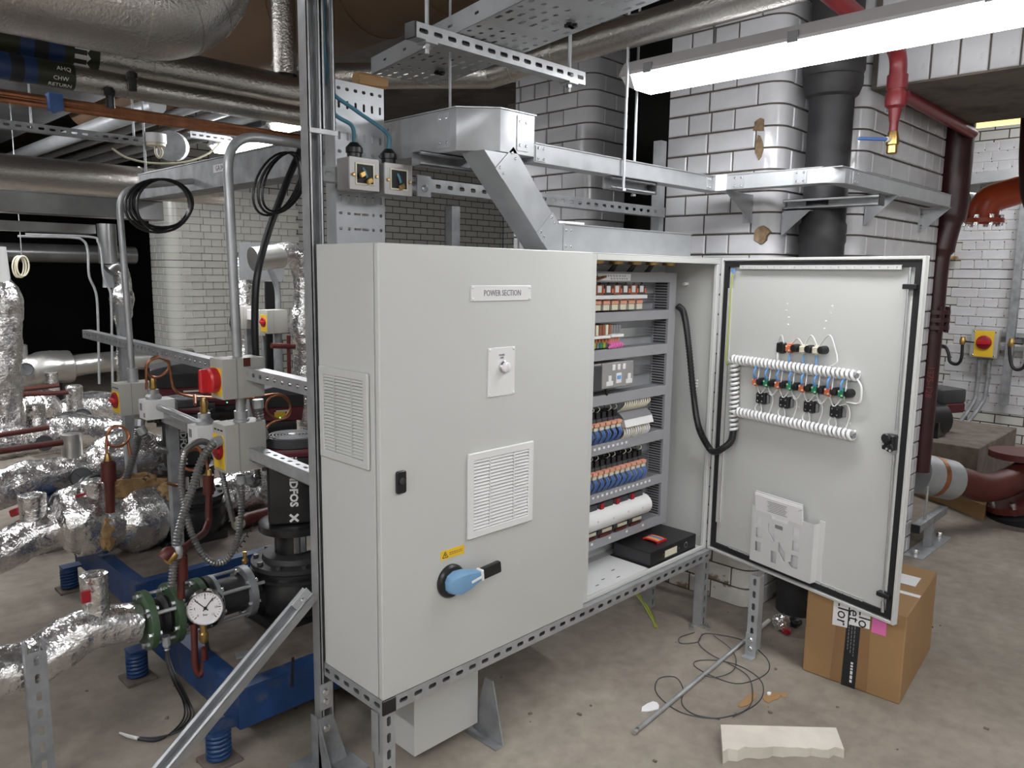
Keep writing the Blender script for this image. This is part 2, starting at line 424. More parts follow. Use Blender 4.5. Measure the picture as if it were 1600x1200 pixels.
build('wall_bounce', B().box((-4.2, -4.7, 0), (-4.0, 1.0, 3.1)), 'wallw', label='plain white wall left of the viewer', kind='structure', smooth=False)  # added reflector wall, out of view
# ---- glazed bricks, one object each, sharing meshes
BRICK = {}
def brick_mesh(l, h, m, dp=0.022, e=0.004):
    k = ('b', round(l, 4), round(h, 4), m)
    if k not in BRICK:
        me = bpy.data.meshes.new('brick'); x, z = l/2, h/2
        P = [(-x, -dp, -z), (x, -dp, -z), (x, -dp, z), (-x, -dp, z), (-x, dp*0.2, -z), (x, dp*0.2, -z), (x, dp*0.2, z), (-x, dp*0.2, z),
             (-x+e, dp*0.2+e, -z+e), (x-e, dp*0.2+e, -z+e), (x-e, dp*0.2+e, z-e), (-x+e, dp*0.2+e, z-e)]
        F = [(0, 1, 2, 3), (0, 4, 5, 1), (1, 5, 6, 2), (2, 6, 7, 3), (3, 7, 4, 0), (4, 8, 9, 5), (5, 9, 10, 6), (6, 10, 11, 7), (7, 11, 8, 4), (8, 11, 10, 9)]
        me.from_pydata(P, [], F); me.materials.append(M[m]); me.update(); BRICK[k] = me
    return BRICK[k]
def corner_mesh(a, b, R, h, m, dp=0.022):
    """bullnose brick: arm a along +x (face -y), arm b along +y (face -x), corner of the two faces at the origin"""
    k = ('c', round(a, 3), round(b, 3), round(R, 3), round(h, 4), m)
    if k not in BRICK:
        o = [(a, -0.006)] + [(R-(R+0.006)*math.sin(t), R-(R+0.006)*math.cos(t)) for t in [i*math.pi/2/6 for i in range(7)]] + [(-0.006, b)]
        i_ = [(a, dp)] + [(max(R-(R-dp)*math.sin(t), dp), max(R-(R-dp)*math.cos(t), dp)) for t in [i*math.pi/2/6 for i in range(7)]] + [(dp, b)]
        n = len(o); z = h/2; P = []
        for q in (o, i_):
            for s_ in (-z, z): P += [(x, y, s_) for x, y in q]
        F = []
        for i in range(n-1):
            F += [(i+1, i, n+i, n+i+1), (2*n+i, 2*n+i+1, 3*n+i+1, 3*n+i), (n+i+1, n+i, 3*n+i, 3*n+i+1), (i, i+1, 2*n+i+1, 2*n+i)]
        F += [(0, 2*n, 3*n, n), (n-1, 2*n-1, 4*n-1, 3*n-1)]
        me = bpy.data.meshes.new('brick'); me.from_pydata(P, [], F); me.materials.append(M[m])
        me.polygons.foreach_set('use_smooth', [True]*len(F)); me.set_sharp_from_angle(angle=0.6); BRICK[k] = me
    return BRICK[k]
def put(me, name, parent, p, rz):
    o = bpy.data.objects.new(name, me); COL.objects.link(o); o.parent = parent
    o.location = V3(p)-ORI[parent.name]; o.rotation_euler = (0, 0, rz); return o
def brick_face(parent, O, U, L, z0, n, ch, m, st=0.225, hd=0.112, gap=0.008, ofs0=0.0, starts=None, skip=None, first=0, name='brick'):
    """courses of bricks on a vertical face; O is the foot of the face, U runs along it, normal to the right of U looking down"""
    U = V3(U); Nn = V3((U.y, -U.x, 0)); rz = math.atan2(U.y, U.x)+math.pi   # local +y must be the outward normal
    rz = math.atan2(Nn.y, Nn.x)-math.pi/2
    for c in range(n):
        zc = z0+ch*(c+0.5); x = starts[(c+first) % 2] if starts else 0.0
        header = (c+first) % 2 == 1
        bl = hd if header else st
        fst = True
        while x < L-0.02:
            l = min(bl, L-x)
            if fst and ofs0 and not header: l = min(bl*0.6, L-x)
            fst = False
            pc = V3(O)+U*(x+l/2); pc.z = zc
            if not (skip and skip(x+l/2, zc)): put(brick_mesh(l-gap, ch-gap, m), name, parent, pc, rz)
            x += l
def core(name, pts, z0, z1, label, m='mortar'):
    return build(name, B().prism([(x, y, z0) for x, y in pts], (0, 0, z1-z0)), m, label=label, kind='structure', loc=(pts[0][0], pts[0][1], z0))
def rounded_corner(x, y, R, n=6):
    """arc from the -x face (x, y+R) to the -y face (x+R, y)"""
    return [(x+R-R*math.cos(t), y+R-R*math.sin(t)) for t in [i*math.pi/2/n for i in range(n+1)]]
def pillar(name, label, x, y, x1, y1, z1, ch, m, low=0, lowm=None, R=0.07, n=None, z0=0.0, st=0.225, hd=0.112, capx=None, capy=None):
    p = core(name, rounded_corner(x, y, R)+[(x1, y), (x1, y1), (x, y1)], 0, z1, label)
    n = n or int((z1-z0)/ch)
    g = 0.008
    for c in range(n):
        mm = lowm if (lowm and c < low) else m
        a, b = (0.20, 0.10) if c % 2 else (0.10, 0.20)
        put(corner_mesh(a-g/2, b-g/2, R, ch-g, mm), 'brick', p, (x, y, z0+ch*(c+0.5)), 0)
    for lo, hi, mm in ((0, low, lowm), (low, n, m)):
        if hi <= lo: continue
        brick_face(p, (x, y, 0), (1, 0, 0), (capx or x1)-x, z0+lo*ch, hi-lo, ch, mm, st, hd, g, starts=(0.10, 0.20), first=lo)
        # -x face runs along -y so that its outward normal is -x
        Ly = (capy or y1)-y
        for c in range(lo, hi):
            a = 0.20 if c % 2 == 0 else 0.10; yy = y+a; bl = (st, hd)[(c+1) % 2]
            while yy < y+Ly-0.02:
                l = min(bl, y+Ly-yy)
                put(brick_mesh(l-g, ch-g, mm), 'brick', p, (x, yy+l/2, z0+ch*(c+0.5)), math.pi/2)
                yy += l
    return p
p1 = pillar('brick_pillar', 'white glazed brick pillar with a chipped rounded corner behind the cabinet', 1.93, -0.06, 2.222, 0.47, 3.1, 0.0865, 'tile', low=6, lowm='tileold')
# spalled patches on the rounded corner of that pillar
for k, (px, py, sx, sz) in enumerate(((1188, 196, 0.030, 0.032), (1187, 228, 0.020, 0.060), (1191, 367, 0.036, 0.036))):
    c = at(px, py, X=1.928); c.x = 1.930
    r_ = random.Random(k+3); pts = []
    for i in range(11):
        a = 2*math.pi*i/11; rr = r_.uniform(0.6, 1.1); pts.append((c.x-0.0115, c.y+sx*rr*math.cos(a), c.z+sz*rr*math.sin(a)))
    build('spalled_patch', B().prism(pts, (0.02, 0, 0)), 'rust', p1)
p2 = pillar('brick_pillar', 'white glazed brick pillar beside the maroon downpipe', 2.225, -0.28, 3.28, 0.46, 3.1, 0.0865, 'tile', capy=-0.06)
p3 = pillar('brick_pillar', 'shaded white brick pillar behind the bright angled trunking', 2.25, 1.18, 2.57, 1.76, 3.1, 0.0865, 'tile', z0=0.9, n=25)
build('wall_gap_shade', B().box((2.75, 0.5, 0), (2.85, 1.6, 3.1)), 'walld', label='dark recess wall between the brick pillars', kind='structure', smooth=False)  # added black panel, paints the shade in the gap

# lintel over the opening: soldier course on the face, raw concrete underside
lin = build('lintel', B().box((2.245, -3.6, 2.228), (3.28, -0.29, 3.1)), 'conc', label='raw concrete lintel faced with upright white tiles above the opening', kind='structure', smooth=False)
for j in range(3):
    zz = 2.234+0.112+j*0.232
    for i in range(17):
        put(brick_mesh(0.093, 0.222, 'tile'), 'tile', lin, (2.242, -0.36-i*0.1005, zz), math.pi/2)
build('trim_1', B().box((4.4, -3.6, 2.62), (5.0, 4.0, 3.1)), 'conc', label='dark downstand beam under the ceiling in the next room', kind='structure', smooth=False)

# white brick wall of the room beyond the opening
wr = build('wall_right', B().box((6.93, -4, 0), (7.15, 6.6, 3.1)), 'far_glazed_brick', label='white glazed brick wall beyond the opening', kind='structure', smooth=False)
ch = 0.0865
for c in range(3, 31):
    yy = 0.62; bl = 0.225 if c % 2 else 0.112
    yy -= 0.0 if c % 2 else 0.056
    while yy > -0.75:
        put(brick_mesh(bl-0.008, ch-0.008, 'tile'), 'brick', wr, (6.93, yy-bl/2, ch*(c+0.5)), math.pi/2); yy -= bl
# brick wall at the back of the pump hall, with its rounded corner
wb = core('wall_mid', rounded_corner(2.10, 6.62, 0.12)+[(6.93, 6.62), (6.93, 7.1), (2.10, 7.1)], 0, 3.1,
          'cream glazed brick wall with a rounded corner behind the pumps', 'far_glazed_brick')
ch = 0.0755; g = 0.007
for c in range(25):
    z = 0.42+ch*(c+0.5); odd = c % 2
    put(corner_mesh(*((0.22, 0.14) if odd else (0.14, 0.22)), 0.12, ch-g, 'tilew'), 'brick', wb, (2.10, 6.62, z), 0)
    yy = 6.62+(0.14 if odd else 0.22)
    for k in range(2):
        l = 0.17 if odd else 0.13
        put(brick_mesh(l-g, ch-g, 'tilew'), 'brick', wb, (2.10, yy+l/2, z), math.pi/2); yy += l
    x = 2.10+(0.22 if odd else 0.14); l = 0.11*1.02 if odd else 0.225
    l = 0.225 if not odd else 0.1125
    while x < (3.55 if z > 0.8 else 3.0):
        put(brick_mesh(l-g, ch-g, 'tilew'), 'brick', wb, (x+l/2, 6.62, z), 0); x += l

# ================================================================ LAMPS
def batten(name, label, x, y0, y1, z, m='lampf', w=0.115, clips=4, group=None):
    """weatherproof fluorescent batten along y, underside at z"""
    t = thing(name, label, 'light fitting', (x, (y0+y1)/2, z+0.095), group)
    h = w/2
    def sect(yy, k=1.0, zlo=0.0): return [(x-h*k, yy, z+0.045), (x-h*0.62*k, yy, z+zlo), (x+h*0.62*k, yy, z+zlo), (x+h*k, yy, z+0.045)]
    e = 0.045
    b = B(); a = sect(y0+e); c = sect(y1-e)
    b.add([V3(p) for p in a+c], [(0, 4, 5, 1), (1, 5, 6, 2), (2, 6, 7, 3), (3, 7, 4, 0), (0, 1, 2, 3), (7, 6, 5, 4)])
    build('diffuser', b, m, t, smooth=False)
    for ya, yb in ((y0+e, y0), (y1-e, y1)):
        b = B(); a = sect(ya, 1.0); c = sect(yb, 0.92, 0.022)
        F = [(0, 4, 5, 1), (1, 5, 6, 2), (2, 6, 7, 3), (3, 7, 4, 0), (0, 1, 2, 3), (7, 6, 5, 4)]
        b.add([V3(p) for p in a+c], F if yb > ya else [tuple(reversed(q)) for q in F])
        build('end_cap', b, 'white', t, smooth=False)
    b = B(); hh = h*1.08
    def hs(yy, k): return [(x-hh*k, yy, z+0.045), (x+hh*k, yy, z+0.045), (x+hh*k, yy, z+0.055), (x+h*0.7*k, yy, z+0.095), (x-h*0.7*k, yy, z+0.095), (x-hh*k, yy, z+0.055)]
    P = [V3(p) for yy, k in ((y0-0.004, 0.94), (y0+e, 1), (y1-e, 1), (y1+0.004, 0.94)) for p in hs(yy, k)]
    F = []
    for i in range(3):
        for j in range(6): F.append((i*6+j, i*6+(j+1) % 6, (i+1)*6+(j+1) % 6, (i+1)*6+j))
    F += [tuple(range(5, -1, -1)), tuple(range(18, 24))]
    b.add(P, F); build('housing', b, 'lampb', t, smooth=False)
    for f in (0.18, 0.82):
        build('hanger', B().cyl((x, y0+(y1-y0)*f, z+0.094), (x, y0+(y1-y0)*f, 3.1), 0.0035, n=6), 'galvd', t)
    for k in range(clips):
        yy = y0+0.12+(y1-y0-0.24)*k/max(1, clips-1)
        for s_ in (-1, 1):
            build('clip', B().ob((x+s_*(hh+0.002), yy, z+0.055), X_*0.004, Y_*0.016, Z_*0.016), 'grey', t)
    return t
main_lamp = batten('batten_light', 'bright white fluorescent batten hanging above the open cabinet door', 1.20, -1.62, 0.14, 2.10, m='lamp', w=0.15)
batten('batten_light', 'lit batten far back over the pumps, the longer and lower one', 1.46, 3.2, 4.0, 2.29, m='lamps', w=0.16, group='battens over the pumps')
batten('batten_light', 'short lit batten end seen just under the large lagged pipe', 1.34, 2.55, 2.95, 2.30, m='lamps', group='battens over the pumps')
batten('batten_light', 'fluorescent batten over the walkway behind the viewer', -1.9, -3.4, -1.7, 2.55)  # out of view, fills light onto the cabinet
batten('batten_light', 'fluorescent batten left of the viewer over the walkway', -2.6, -1.3, 0.4, 2.5)  # added out of view to lift the cabinet side
batten('batten_light', 'fluorescent batten right of and behind the viewer', 0.4, -4.2, -2.6, 2.6)  # added out of view for more ambient fill
batten('batten_light', 'fluorescent batten over the left end of the pump rows', -1.2, 1.4, 3.4, 2.75, m='lampl')  # unseen fill lamp for the foil pipes
batten('batten_light', 'fluorescent batten left of the white brick corner', -0.25, 4.0, 5.9, 2.36)  # added out of view to brighten the cream bricks
batten('batten_light', 'fluorescent batten in the room beyond the opening', 5.6, -1.6, 0.2, 2.75)
batten('batten_light', 'warm orange batten glowing beyond the opening', 5.2, -0.45, 0.6, 2.53, m='warm')
# ================================================================ CONTROL CABINET
ZB, ZT, CW, CD_, DW = 0.335, 1.535, 1.665, 0.284, 0.832
cab = thing('control_cabinet', 'large pale grey steel control cabinet with one door closed and one open', 'control cabinet', (0.83, 0.15, ZB))
b = B(); t = 0.003
b.box((0, 0.024, ZB), (t, CD_, ZT)); b.box((CW-t, 0.024, ZB), (CW, CD_, ZT))
b.box((t, 0.024, ZT-t), (CW-t, CD_, ZT)); b.box((t, 0.024, ZB), (CW-t, CD_, ZB+t)); b.box((t, CD_-t, ZB+t), (CW-t, CD_, ZT-t))
build('body', b, 'cab', cab, bevel=0.0012)
for q in (((0.835, 0.024, ZB+t), (0.882, 0.05, ZT-t)), ((0.882, 0.024, ZT-0.024), (CW-t, 0.04, ZT-t)), ((CW-0.02, 0.024, ZB+t), (CW-t, 0.04, ZT-0.024)),
          ((0.882, 0.024, ZB+t), (CW-0.02, 0.036, ZB+0.014)), ((t, 0.024, ZB+t), (0.03, 0.04, ZT-t))):
    build('front_flange', B().box(*q), 'cab', cab, bevel=0.002)
# --- side ventilation grille (panel x = 0)
def grille(parent, O, U, Vv, N, W, H, nsl, rim=0.022):
    """louvred filter grille, O lower corner on the surface"""
    O = V3(O)
    def P(x, y, w_): return O+U*x+Vv*y+N*w_
    b = B()
    b.sheet([(0, 0), (W, 0), (W, H), (0, H)], [[(rim, rim), (W-rim, rim), (W-rim, H-rim), (rim, H-rim)]], lambda x, y, k: P(x, y, 0.010+k), 0.009)
    g_ = build('vent_grille', b, 'white' if W > 0.25 else 'cab', parent, bevel=0.002)
    bk = B().ob(P(W/2, H/2, 0.0012), U*(W/2-rim), Vv*(H/2-rim), N*0.001); build('grille_backing', bk, 'grey', parent)
    hh = (H-2*rim)/nsl
    for i in range(nsl):
        y = rim+hh*(i+0.5)
        b = B().prism([P(rim, y+hh*0.34, 0.0025), P(rim, y+hh*0.46, 0.0035), P(rim, y-hh*0.16, 0.0088), P(rim, y-hh*0.30, 0.0080)], U*(W-2*rim))
        build('louvre_slat', b, 'white' if W > 0.25 else 'cab', parent)
    b = B()
    for k in (0.28, 0.72): b.ob(P(rim+(W-2*rim)*k, H/2, 0.0072), U*0.0016, Vv*(H/2-rim), N*0.0018)
    build('grille_bar', b, 'white' if W > 0.25 else 'cab', parent)
    return g_
grille(cab, (0, 0.271, 0.957), -Y_, Z_, -X_, 0.229, 0.252, 24)
# --- closed door
ld = build('door', B().box((-0.001, 0, ZB-0.001), (DW, 0.020, ZT)), 'cab', cab, bevel=0.006, segs=3)
build('door_return', B().box((0.008, 0.020, ZB+0.008), (DW-0.006, 0.024, ZT-0.008)), 'rubber', ld)
def screws(parent, pts, N, r=0.0045):
    for p in pts: build('screw', B().lathe([(r, 0), (r, 0.0012), (r*0.6, 0.0024), (0, 0.0027)], p, N, 10), 'white', parent)
b = B().box((0.303, -0.0035, 1.387), (0.541, 0.0002, 1.430)); build('name_plate', b, 'white', ld, bevel=0.001)
screws(ld, [(x, -0.0035, z) for x in (0.309, 0.535) for z in (1.393, 1.424)], -Y_)
text('name_lettering', 'POWER SECTION', (0.424, -0.0036, 1.4085), X_, Z_, 0.0235, 'inkg', ld, sx=0.80)
b = B().box((0.370, -0.003, 1.113), (0.478, 0.0002, 1.254)); build('lamp_plate', b, 'white', ld, bevel=0.001)
screws(ld, [(x, -0.003, z) for x in (0.376, 0.472) for z in (1.119, 1.248)], -Y_)
text('lamp_lettering', 'PANEL\nLIVE', (0.424, -0.0031, 1.228), X_, Z_, 0.008, 'inkg', ld)
build('lamp_bezel', B().lathe([(0.019, 0), (0.019, 0.006), (0.016, 0.010)], (0.430, -0.003, 1.197), -Y_, 24), 'zinc', ld)
build('indicator_lens', B().lathe([(0.0155, 0.008), (0.015, 0.016), (0.011, 0.019), (0, 0.020)], (0.430, -0.003, 1.197), -Y_, 24), 'glass', ld)
grille(ld, (0.292, 0, 0.711), X_, Z_, -Y_, 0.267, 0.250, 21)
b = B().box((0.197, -0.0012, 0.673), (0.284, 0.0002, 0.699)); build('warning_label', b, 'yellow', ld)
b = B().prism([(0.202, -0.0012, 0.677), (0.224, -0.0012, 0.677), (0.213, -0.0012, 0.696)], (0, -0.0004, 0)); build('warning_triangle', b, 'ink', ld)
b = B().prism([(0.2055, -0.0016, 0.679), (0.2205, -0.0016, 0.679), (0.213, -0.0016, 0.692)], (0, -0.0003, 0)); build('warning_triangle_field', b, 'yellow', ld)
b = B().prism([(0.2135, -0.0019, 0.690), (0.210, -0.0019, 0.6845), (0.2125, -0.0019, 0.6845), (0.212, -0.0019, 0.6795), (0.216, -0.0019, 0.686), (0.2135, -0.0019, 0.686)], (0, -0.0003, 0)); build('warning_bolt', b, 'ink', ld)
r_ = random.Random(12)
for ln, zz in enumerate((0.6885, 0.6835)):
    x = 0.229
    while x < 0.274:
        w_ = r_.uniform(0.003, 0.008); build('warning_print', B().box((x, -0.0015, zz-0.0011), (x+w_, -0.0012, zz+0.0011)), 'rbrown', ld); x += w_+0.0022
# lock
b = B().lathe([(0.0, 0), (0.0135, 0), (0.0135, 0.007), (0.011, 0.010), (0, 0.0105)], (0, 0, 0), -Y_, 20)
for p in b.v: p.x += 0.060; p.z = 0.924+p.z*1.75 if False else 0.924+p.z*1.0
lk = B(); hx, hz = 0.0155, 0.030
ring = [(0.060+sx_*(hx-0.006)+0.006*math.cos(a), 0.924+sz_*(hz-0.006)+0.006*math.sin(a)) for sx_, sz_, a0 in ((1, -1, -math.pi/2), (1, 1, 0), (-1, 1, math.pi/2), (-1, -1, math.pi)) for a in [a0+i*math.pi/8 for i in range(5)]]
lk.prism([(x, 0.0, z) for x, z in ring], (0, -0.009, 0)); build('lock_plate', lk, 'black', ld, bevel=0.002)
build('lock_barrel', B().lathe([(0.0085, 0.008), (0.0085, 0.013), (0.006, 0.0135), (0.006, 0.011), (0, 0.011)], (0.060, 0, 0.928), -Y_, 16), 'dark', ld)
# rotary isolator handle
hc = V3((0.232, 0, 0.606))
build('isolator_rose', B().lathe([(0.048, 0), (0.048, 0.008), (0.043, 0.014), (0.034, 0.016)], hc, -Y_, 32), 'black', ld)
hb = B(); d1 = V3((0.995, 0, 0.10)).normalized(); n1 = V3((-d1.z, 0, d1.x))
def hs_(s_, w_, y0, y1): return [hc+d1*s_+n1*w_+V3((0, y0, 0)), hc+d1*s_-n1*w_+V3((0, y0, 0)), hc+d1*s_-n1*w_*0.8+V3((0, y1, 0)), hc+d1*s_+n1*w_*0.8+V3((0, y1, 0))]
secs = [hs_(-0.032, 0.012, -0.014, -0.030), hs_(-0.022, 0.027, -0.014, -0.045), hs_(0.0, 0.034, -0.014, -0.052), hs_(0.028, 0.030, -0.016, -0.052), (hs_(0.062, 0.020, -0.024, -0.052)), hs_(0.074, 0.0175, -0.026, -0.052)]
P = [p for q in secs for p in q]; F = [(3, 2, 1, 0), tuple(range(20, 24))]
for i in range(5):
    for j in range(4): F.append((i*4+j, i*4+(j+1) % 4, (i+1)*4+(j+1) % 4, (i+1)*4+j))
hb.add(P, [tuple(reversed(q)) for q in F]); build('isolator_handle', hb, 'blueh', ld, bevel=0.004, segs=2)
hb = B().bar(hc+d1*0.074+V3((0, -0.040, 0)), hc+d1*0.084+V3((0, -0.040, 0)), 0.026, 0.033, n1); build('handle_band', hb, 'white', ld, bevel=0.002)
hb = B().bar(hc+d1*0.084+V3((0, -0.041, 0)), hc+d1*0.152+V3((0, -0.045, 0)), 0.018, 0.034, n1); build('handle_grip', hb, 'black', ld, bevel=0.005, segs=2)
hb = B().bar(hc+d1*0.035-n1*0.004+V3((0, -0.0525, 0)), hc+d1*0.073-n1*0.002+V3((0, -0.0525, 0)), 0.0016, 0.007, n1); build('handle_pointer', hb, 'whitep', ld)

# --- open door, local frame: u from the hinge, w towards the room, z up
TH = 1.809; EU = V3((math.cos(TH), -math.sin(TH), 0)); EN = V3((EU.y, -EU.x, 0)); HG = V3((CW, 0.02, 0))
def dp(u, z, w_=0.0): return HG+EU*u+EN*w_+Z_*z
def dbox(b, u0, u1, z0, z1, w0, w1, mi=0): return b.ob(dp((u0+u1)/2, (z0+z1)/2, (w0+w1)/2), EU*((u1-u0)/2), Z_*((z1-z0)/2), EN*((w1-w0)/2), mi)
b = B(); dbox(b, 0, DW, ZB, ZT, -0.022, -0.0165)
L_ = 0.010
for q in ((0, L_, ZB, ZT), (DW-L_, DW, ZB, ZT), (L_, DW-L_, ZB, ZB+L_), (L_, DW-L_, ZT-L_, ZT)): dbox(b, *q, -0.0165, 0)
od = build('door', b, 'cab', cab, bevel=0.0012); od['label'] = 'open right-hand door swung towards the room'
b = B(); g0, g1 = 0.014, 0.034
for q in ((g0, g1, ZB+g0, ZT-g0), (DW-g1, DW-g0, ZB+g0, ZT-g0), (g1, DW-g1, ZB+g0, ZB+g1), (g1, DW-g1, ZT-g1, ZT-g0)): dbox(b, *q, -0.0165, -0.006)
build('gasket', b, 'rubber', od)
IN = -0.0165
def dperf(name, u0, z0, Uv, n_, cw, hgt, w_=0.012):
    b = B(); O = dp(u0, z0, IN+w_)
    Vv = Z_ if abs(Uv.z) < 0.5 else -EU
    # U x V must point along EN
    if Uv.cross(Vv).dot(EN) < 0: Vv = -Vv
    b.perf(O, Uv, Vv, n_, 1, cw, hgt, lambda i, j: (0.0022, 0.0022), 0.002)
    e_ = n_*cw
    for off in (0.001, hgt-0.001): b.ob(O+Uv*(e_/2)+Vv*off-EN*(w_/2), Uv*(e_/2), Vv*0.001, EN*(w_/2))
    build(name, b, 'cab', od)
dperf('stiffener', 0.095, 1.492, EU, 22, 0.030, 0.016, 0.016)
dperf('stiffener', 0.052, 0.458, Z_, 32, 0.030, 0.020, 0.008)
dperf('stiffener', 0.808, 0.44, Z_, 33, 0.0295, 0.020, 0.010)
dperf('stiffener', 0.11, 0.362, EU, 20, 0.030, 0.014, 0.006)
# locking rod with guides and the black lock body
b = B().cyl(dp(0.783, 1.50, -0.004), dp(0.783, 1.44, -0.004), 0.004).cyl(dp(0.781, 1.44, -0.004), dp(0.781, 0.98, -0.004), 0.0035).cyl(dp(0.781, 0.90, -0.004), dp(0.787, 0.40, -0.004), 0.0035).cyl(dp(0.787, 0.40, -0.004), dp(0.790, 0.365, -0.004), 0.006)
build('locking_rod', b, 'zinc', od)
for z in (1.440, 0.425):
    b = B(); dbox(b, 0.766, 0.812, z-0.008, z+0.008, IN, 0.006); build('rod_guide', b, 'black', od, bevel=0.002)
b = B(); dbox(b, 0.752, 0.790, 0.915, 0.965, IN, 0.022); b.cyl(dp(0.770, 0.955, 0.02), dp(0.770, 0.955, 0.034), 0.016).cyl(dp(0.782, 0.925, 0.02), dp(0.782, 0.925, 0.028), 0.014)
build('lock_body', b, 'black', od, bevel=0.003)
for k, (u, z) in enumerate(((0.776, 0.922), (0.788, 0.918), (0.762, 0.935))):
    build('lock_screw', B().cyl(dp(u, z, 0.026), dp(u, z, 0.031), 0.004, n=10), 'zinc', od)
for u, z in ((0.317, 1.368), (0.314, 1.343), (0.327, 1.318), (0.326, 1.292), (0.505, 1.367), (0.502, 1.341), (0.484, 1.314), (0.480, 1.287), (0.398, 1.222), (0.408, 1.222), (0.384, 0.995), (0.396, 0.995), (0.609, 0.972), (0.22, 1.0)):
    build('rivet', B().lathe([(0.0035, 0), (0.003, 0.0022), (0, 0.0028)], dp(u, z, IN), EN, 8), 'white', od)
# white spiral wrap carrying the wires
def spiral(p0, p1, R=0.0145, wire=0.0058, pitch=0.0180, m='white', parent=od, name='spiral_wrap', corem='grey', n=12):
    p0 = V3(p0); p1 = V3(p1); d = p1-p0; L = d.length; u, v = perp(d); k = int(L/pitch*n)
    pts = [p0+d*(i/k)+(u*math.cos(2*math.pi*i/n)+v*math.sin(2*math.pi*i/n))*R for i in range(k+1)]
    build(name, B().tube(pts, wire, 6), m, parent)
    build(name+'_core', B().cyl(p0, p1, R*0.72, n=10), corem, parent)
W0 = IN+0.018
spiral(dp(0.080, 1.140, W0), dp(0.633, 1.140, W0)); spiral(dp(0.120, 0.936, W0), dp(0.640, 0.936, W0)); spiral(dp(0.100, 1.120, W0), dp(0.112, 0.862, W0))
for u, z in ((0.086, 1.14), (0.60, 1.14), (0.30, 1.14), (0.2, 0.936), (0.58, 0.936)):
    b = B(); dbox(b, u-0.008, u+0.008, z-0.02, z-0.013, IN, IN+0.008); build('cable_tie_base', b, 'white', od)
def lampholder(u, z, cm, body=True, cu=None):
    """coloured contact block with its black lamp body beside it"""
    b = B(); dbox(b, u-0.012, u+0.012, z-0.012, z+0.012, IN, IN+0.026); dbox(b, u-0.007, u+0.007, z-0.017, z+0.017, IN, IN+0.019)
    q = build('contact_block', b, cm, od, bevel=0.002)
    if body:
        build('lamp_holder', B().lathe([(0.015, 0), (0.015, 0.020), (0.0125, 0.030), (0.006, 0.032), (0, 0.032)], dp(u+0.025, z+0.003, IN), EN, 16), 'black', od)
    for s_ in (-1, 1): build('terminal_screw', B().cyl(dp(u+s_*0.006, z-0.007*s_, IN+0.024), dp(u+s_*0.006, z-0.007*s_, IN+0.029), 0.0032, n=8), 'cream', od)
for i, (u, cm) in enumerate(((0.312, 'black'), (0.352, 'orangew'), (0.412, 'cream'), (0.466, 'cream'))):
    z = 1.206+0.0015*i
    if i == 0:
        b = B(); dbox(b, u-0.017, u+0.017, z-0.018, z+0.018, IN, IN+0.022); dbox(b, u-0.010, u+0.010, z-0.021, z+0.021, IN, IN+0.016); build('switch_block', b, 'black', od, bevel=0.003)
    else: lampholder(u, z, cm)
for i in range(8):
    u = 0.206+i*0.0535; lampholder(u, 1.066+0.001*i, 'orangew' if i % 2 == 0 else 'greenw', body=True)
    for k in range(2):
        a = dp(u+0.006-0.010*k, 1.078, IN+0.020); c = dp(u+0.012-0.006*k, 1.126, IN+0.026)
        build('wire', B().tube(spline([a, (a+c)/2+EU*(0.004 if k else -0.004)+EN*0.012, c], 5), 0.0030, 6), 'bluew', od)
    a = dp(u+0.016, 1.126, IN+0.018); c = dp(u+0.006, 1.052, IN+0.014)
    build('wire', B().tube(spline([a, dp(u+0.022, 1.085, IN+0.03), c], 6), 0.0022, 6), 'white', od)
    if i < 7:
        a = dp(u+0.004, 1.052, IN+0.014); m_ = dp(u+0.028, 1.024, IN+0.02); c = dp(u+0.050, 1.053, IN+0.014)
        build('wire', B().tube(spline([a, m_, c], 6), 0.0022, 6), 'white', od)
for i in range(4):
    u = 0.238+i*0.108; z = 1.006
    b = B(); dbox(b, u-0.021, u+0.021, z-0.018, z+0.018, IN, IN+0.024)
    for s_ in (-0.5, 0.5): dbox(b, u-0.012+s_*0.02, u+0.004+s_*0.02, z-0.022, z+0.022, IN, IN+0.018)
    build('switch_block', b, 'black', od, bevel=0.002)
    b = B(); dbox(b, u+0.020, u+0.030, z-0.016, z+0.016, IN, IN+0.012); build('switch_collar', b, 'grey', od, bevel=0.002)
    for s_ in (-1, 1):
        for q in (-1, 1): build('terminal_screw', B().cyl(dp(u+s_*0.010, z+q*0.010, IN+0.023), dp(u+s_*0.010, z+q*0.010, IN+0.026), 0.003, n=8), 'zinc', od)
    lp = [dp(u-0.018, z-0.02, IN+0.014), dp(u-0.026, z-0.042, IN+0.018), dp(u-0.012, z-0.058, IN+0.018), dp(u+0.004, z-0.046, IN+0.016), dp(u-0.004, z-0.02, IN+0.014)]
    build('wire', B().tube(spline(lp, 6), 0.0022, 6), 'white', od)
    lp = [dp(u+0.010, z+0.022, IN+0.014), dp(u+0.040, z+0.030, IN+0.016), dp(u+0.052, z-0.005, IN+0.014), dp(u+0.040, z-0.055, IN+0.016)]
    build('wire', B().tube(spline(lp, 6), 0.0021, 6), 'white', od)
for a, m_, c in (((0.30, 1.226), (0.318, 1.252), (0.326, 1.216)), ((0.36, 1.226), (0.39, 1.246), (0.408, 1.222)), ((0.416, 1.225), (0.445, 1.262), (0.468, 1.225)), ((0.474, 1.225), (0.52, 1.268), (0.548, 1.20))):
    build('wire', B().tube(spline([dp(*a, IN+0.014), dp(*m_, IN+0.022), dp(*c, IN+0.014)], 7), 0.0022, 6), 'white', od)
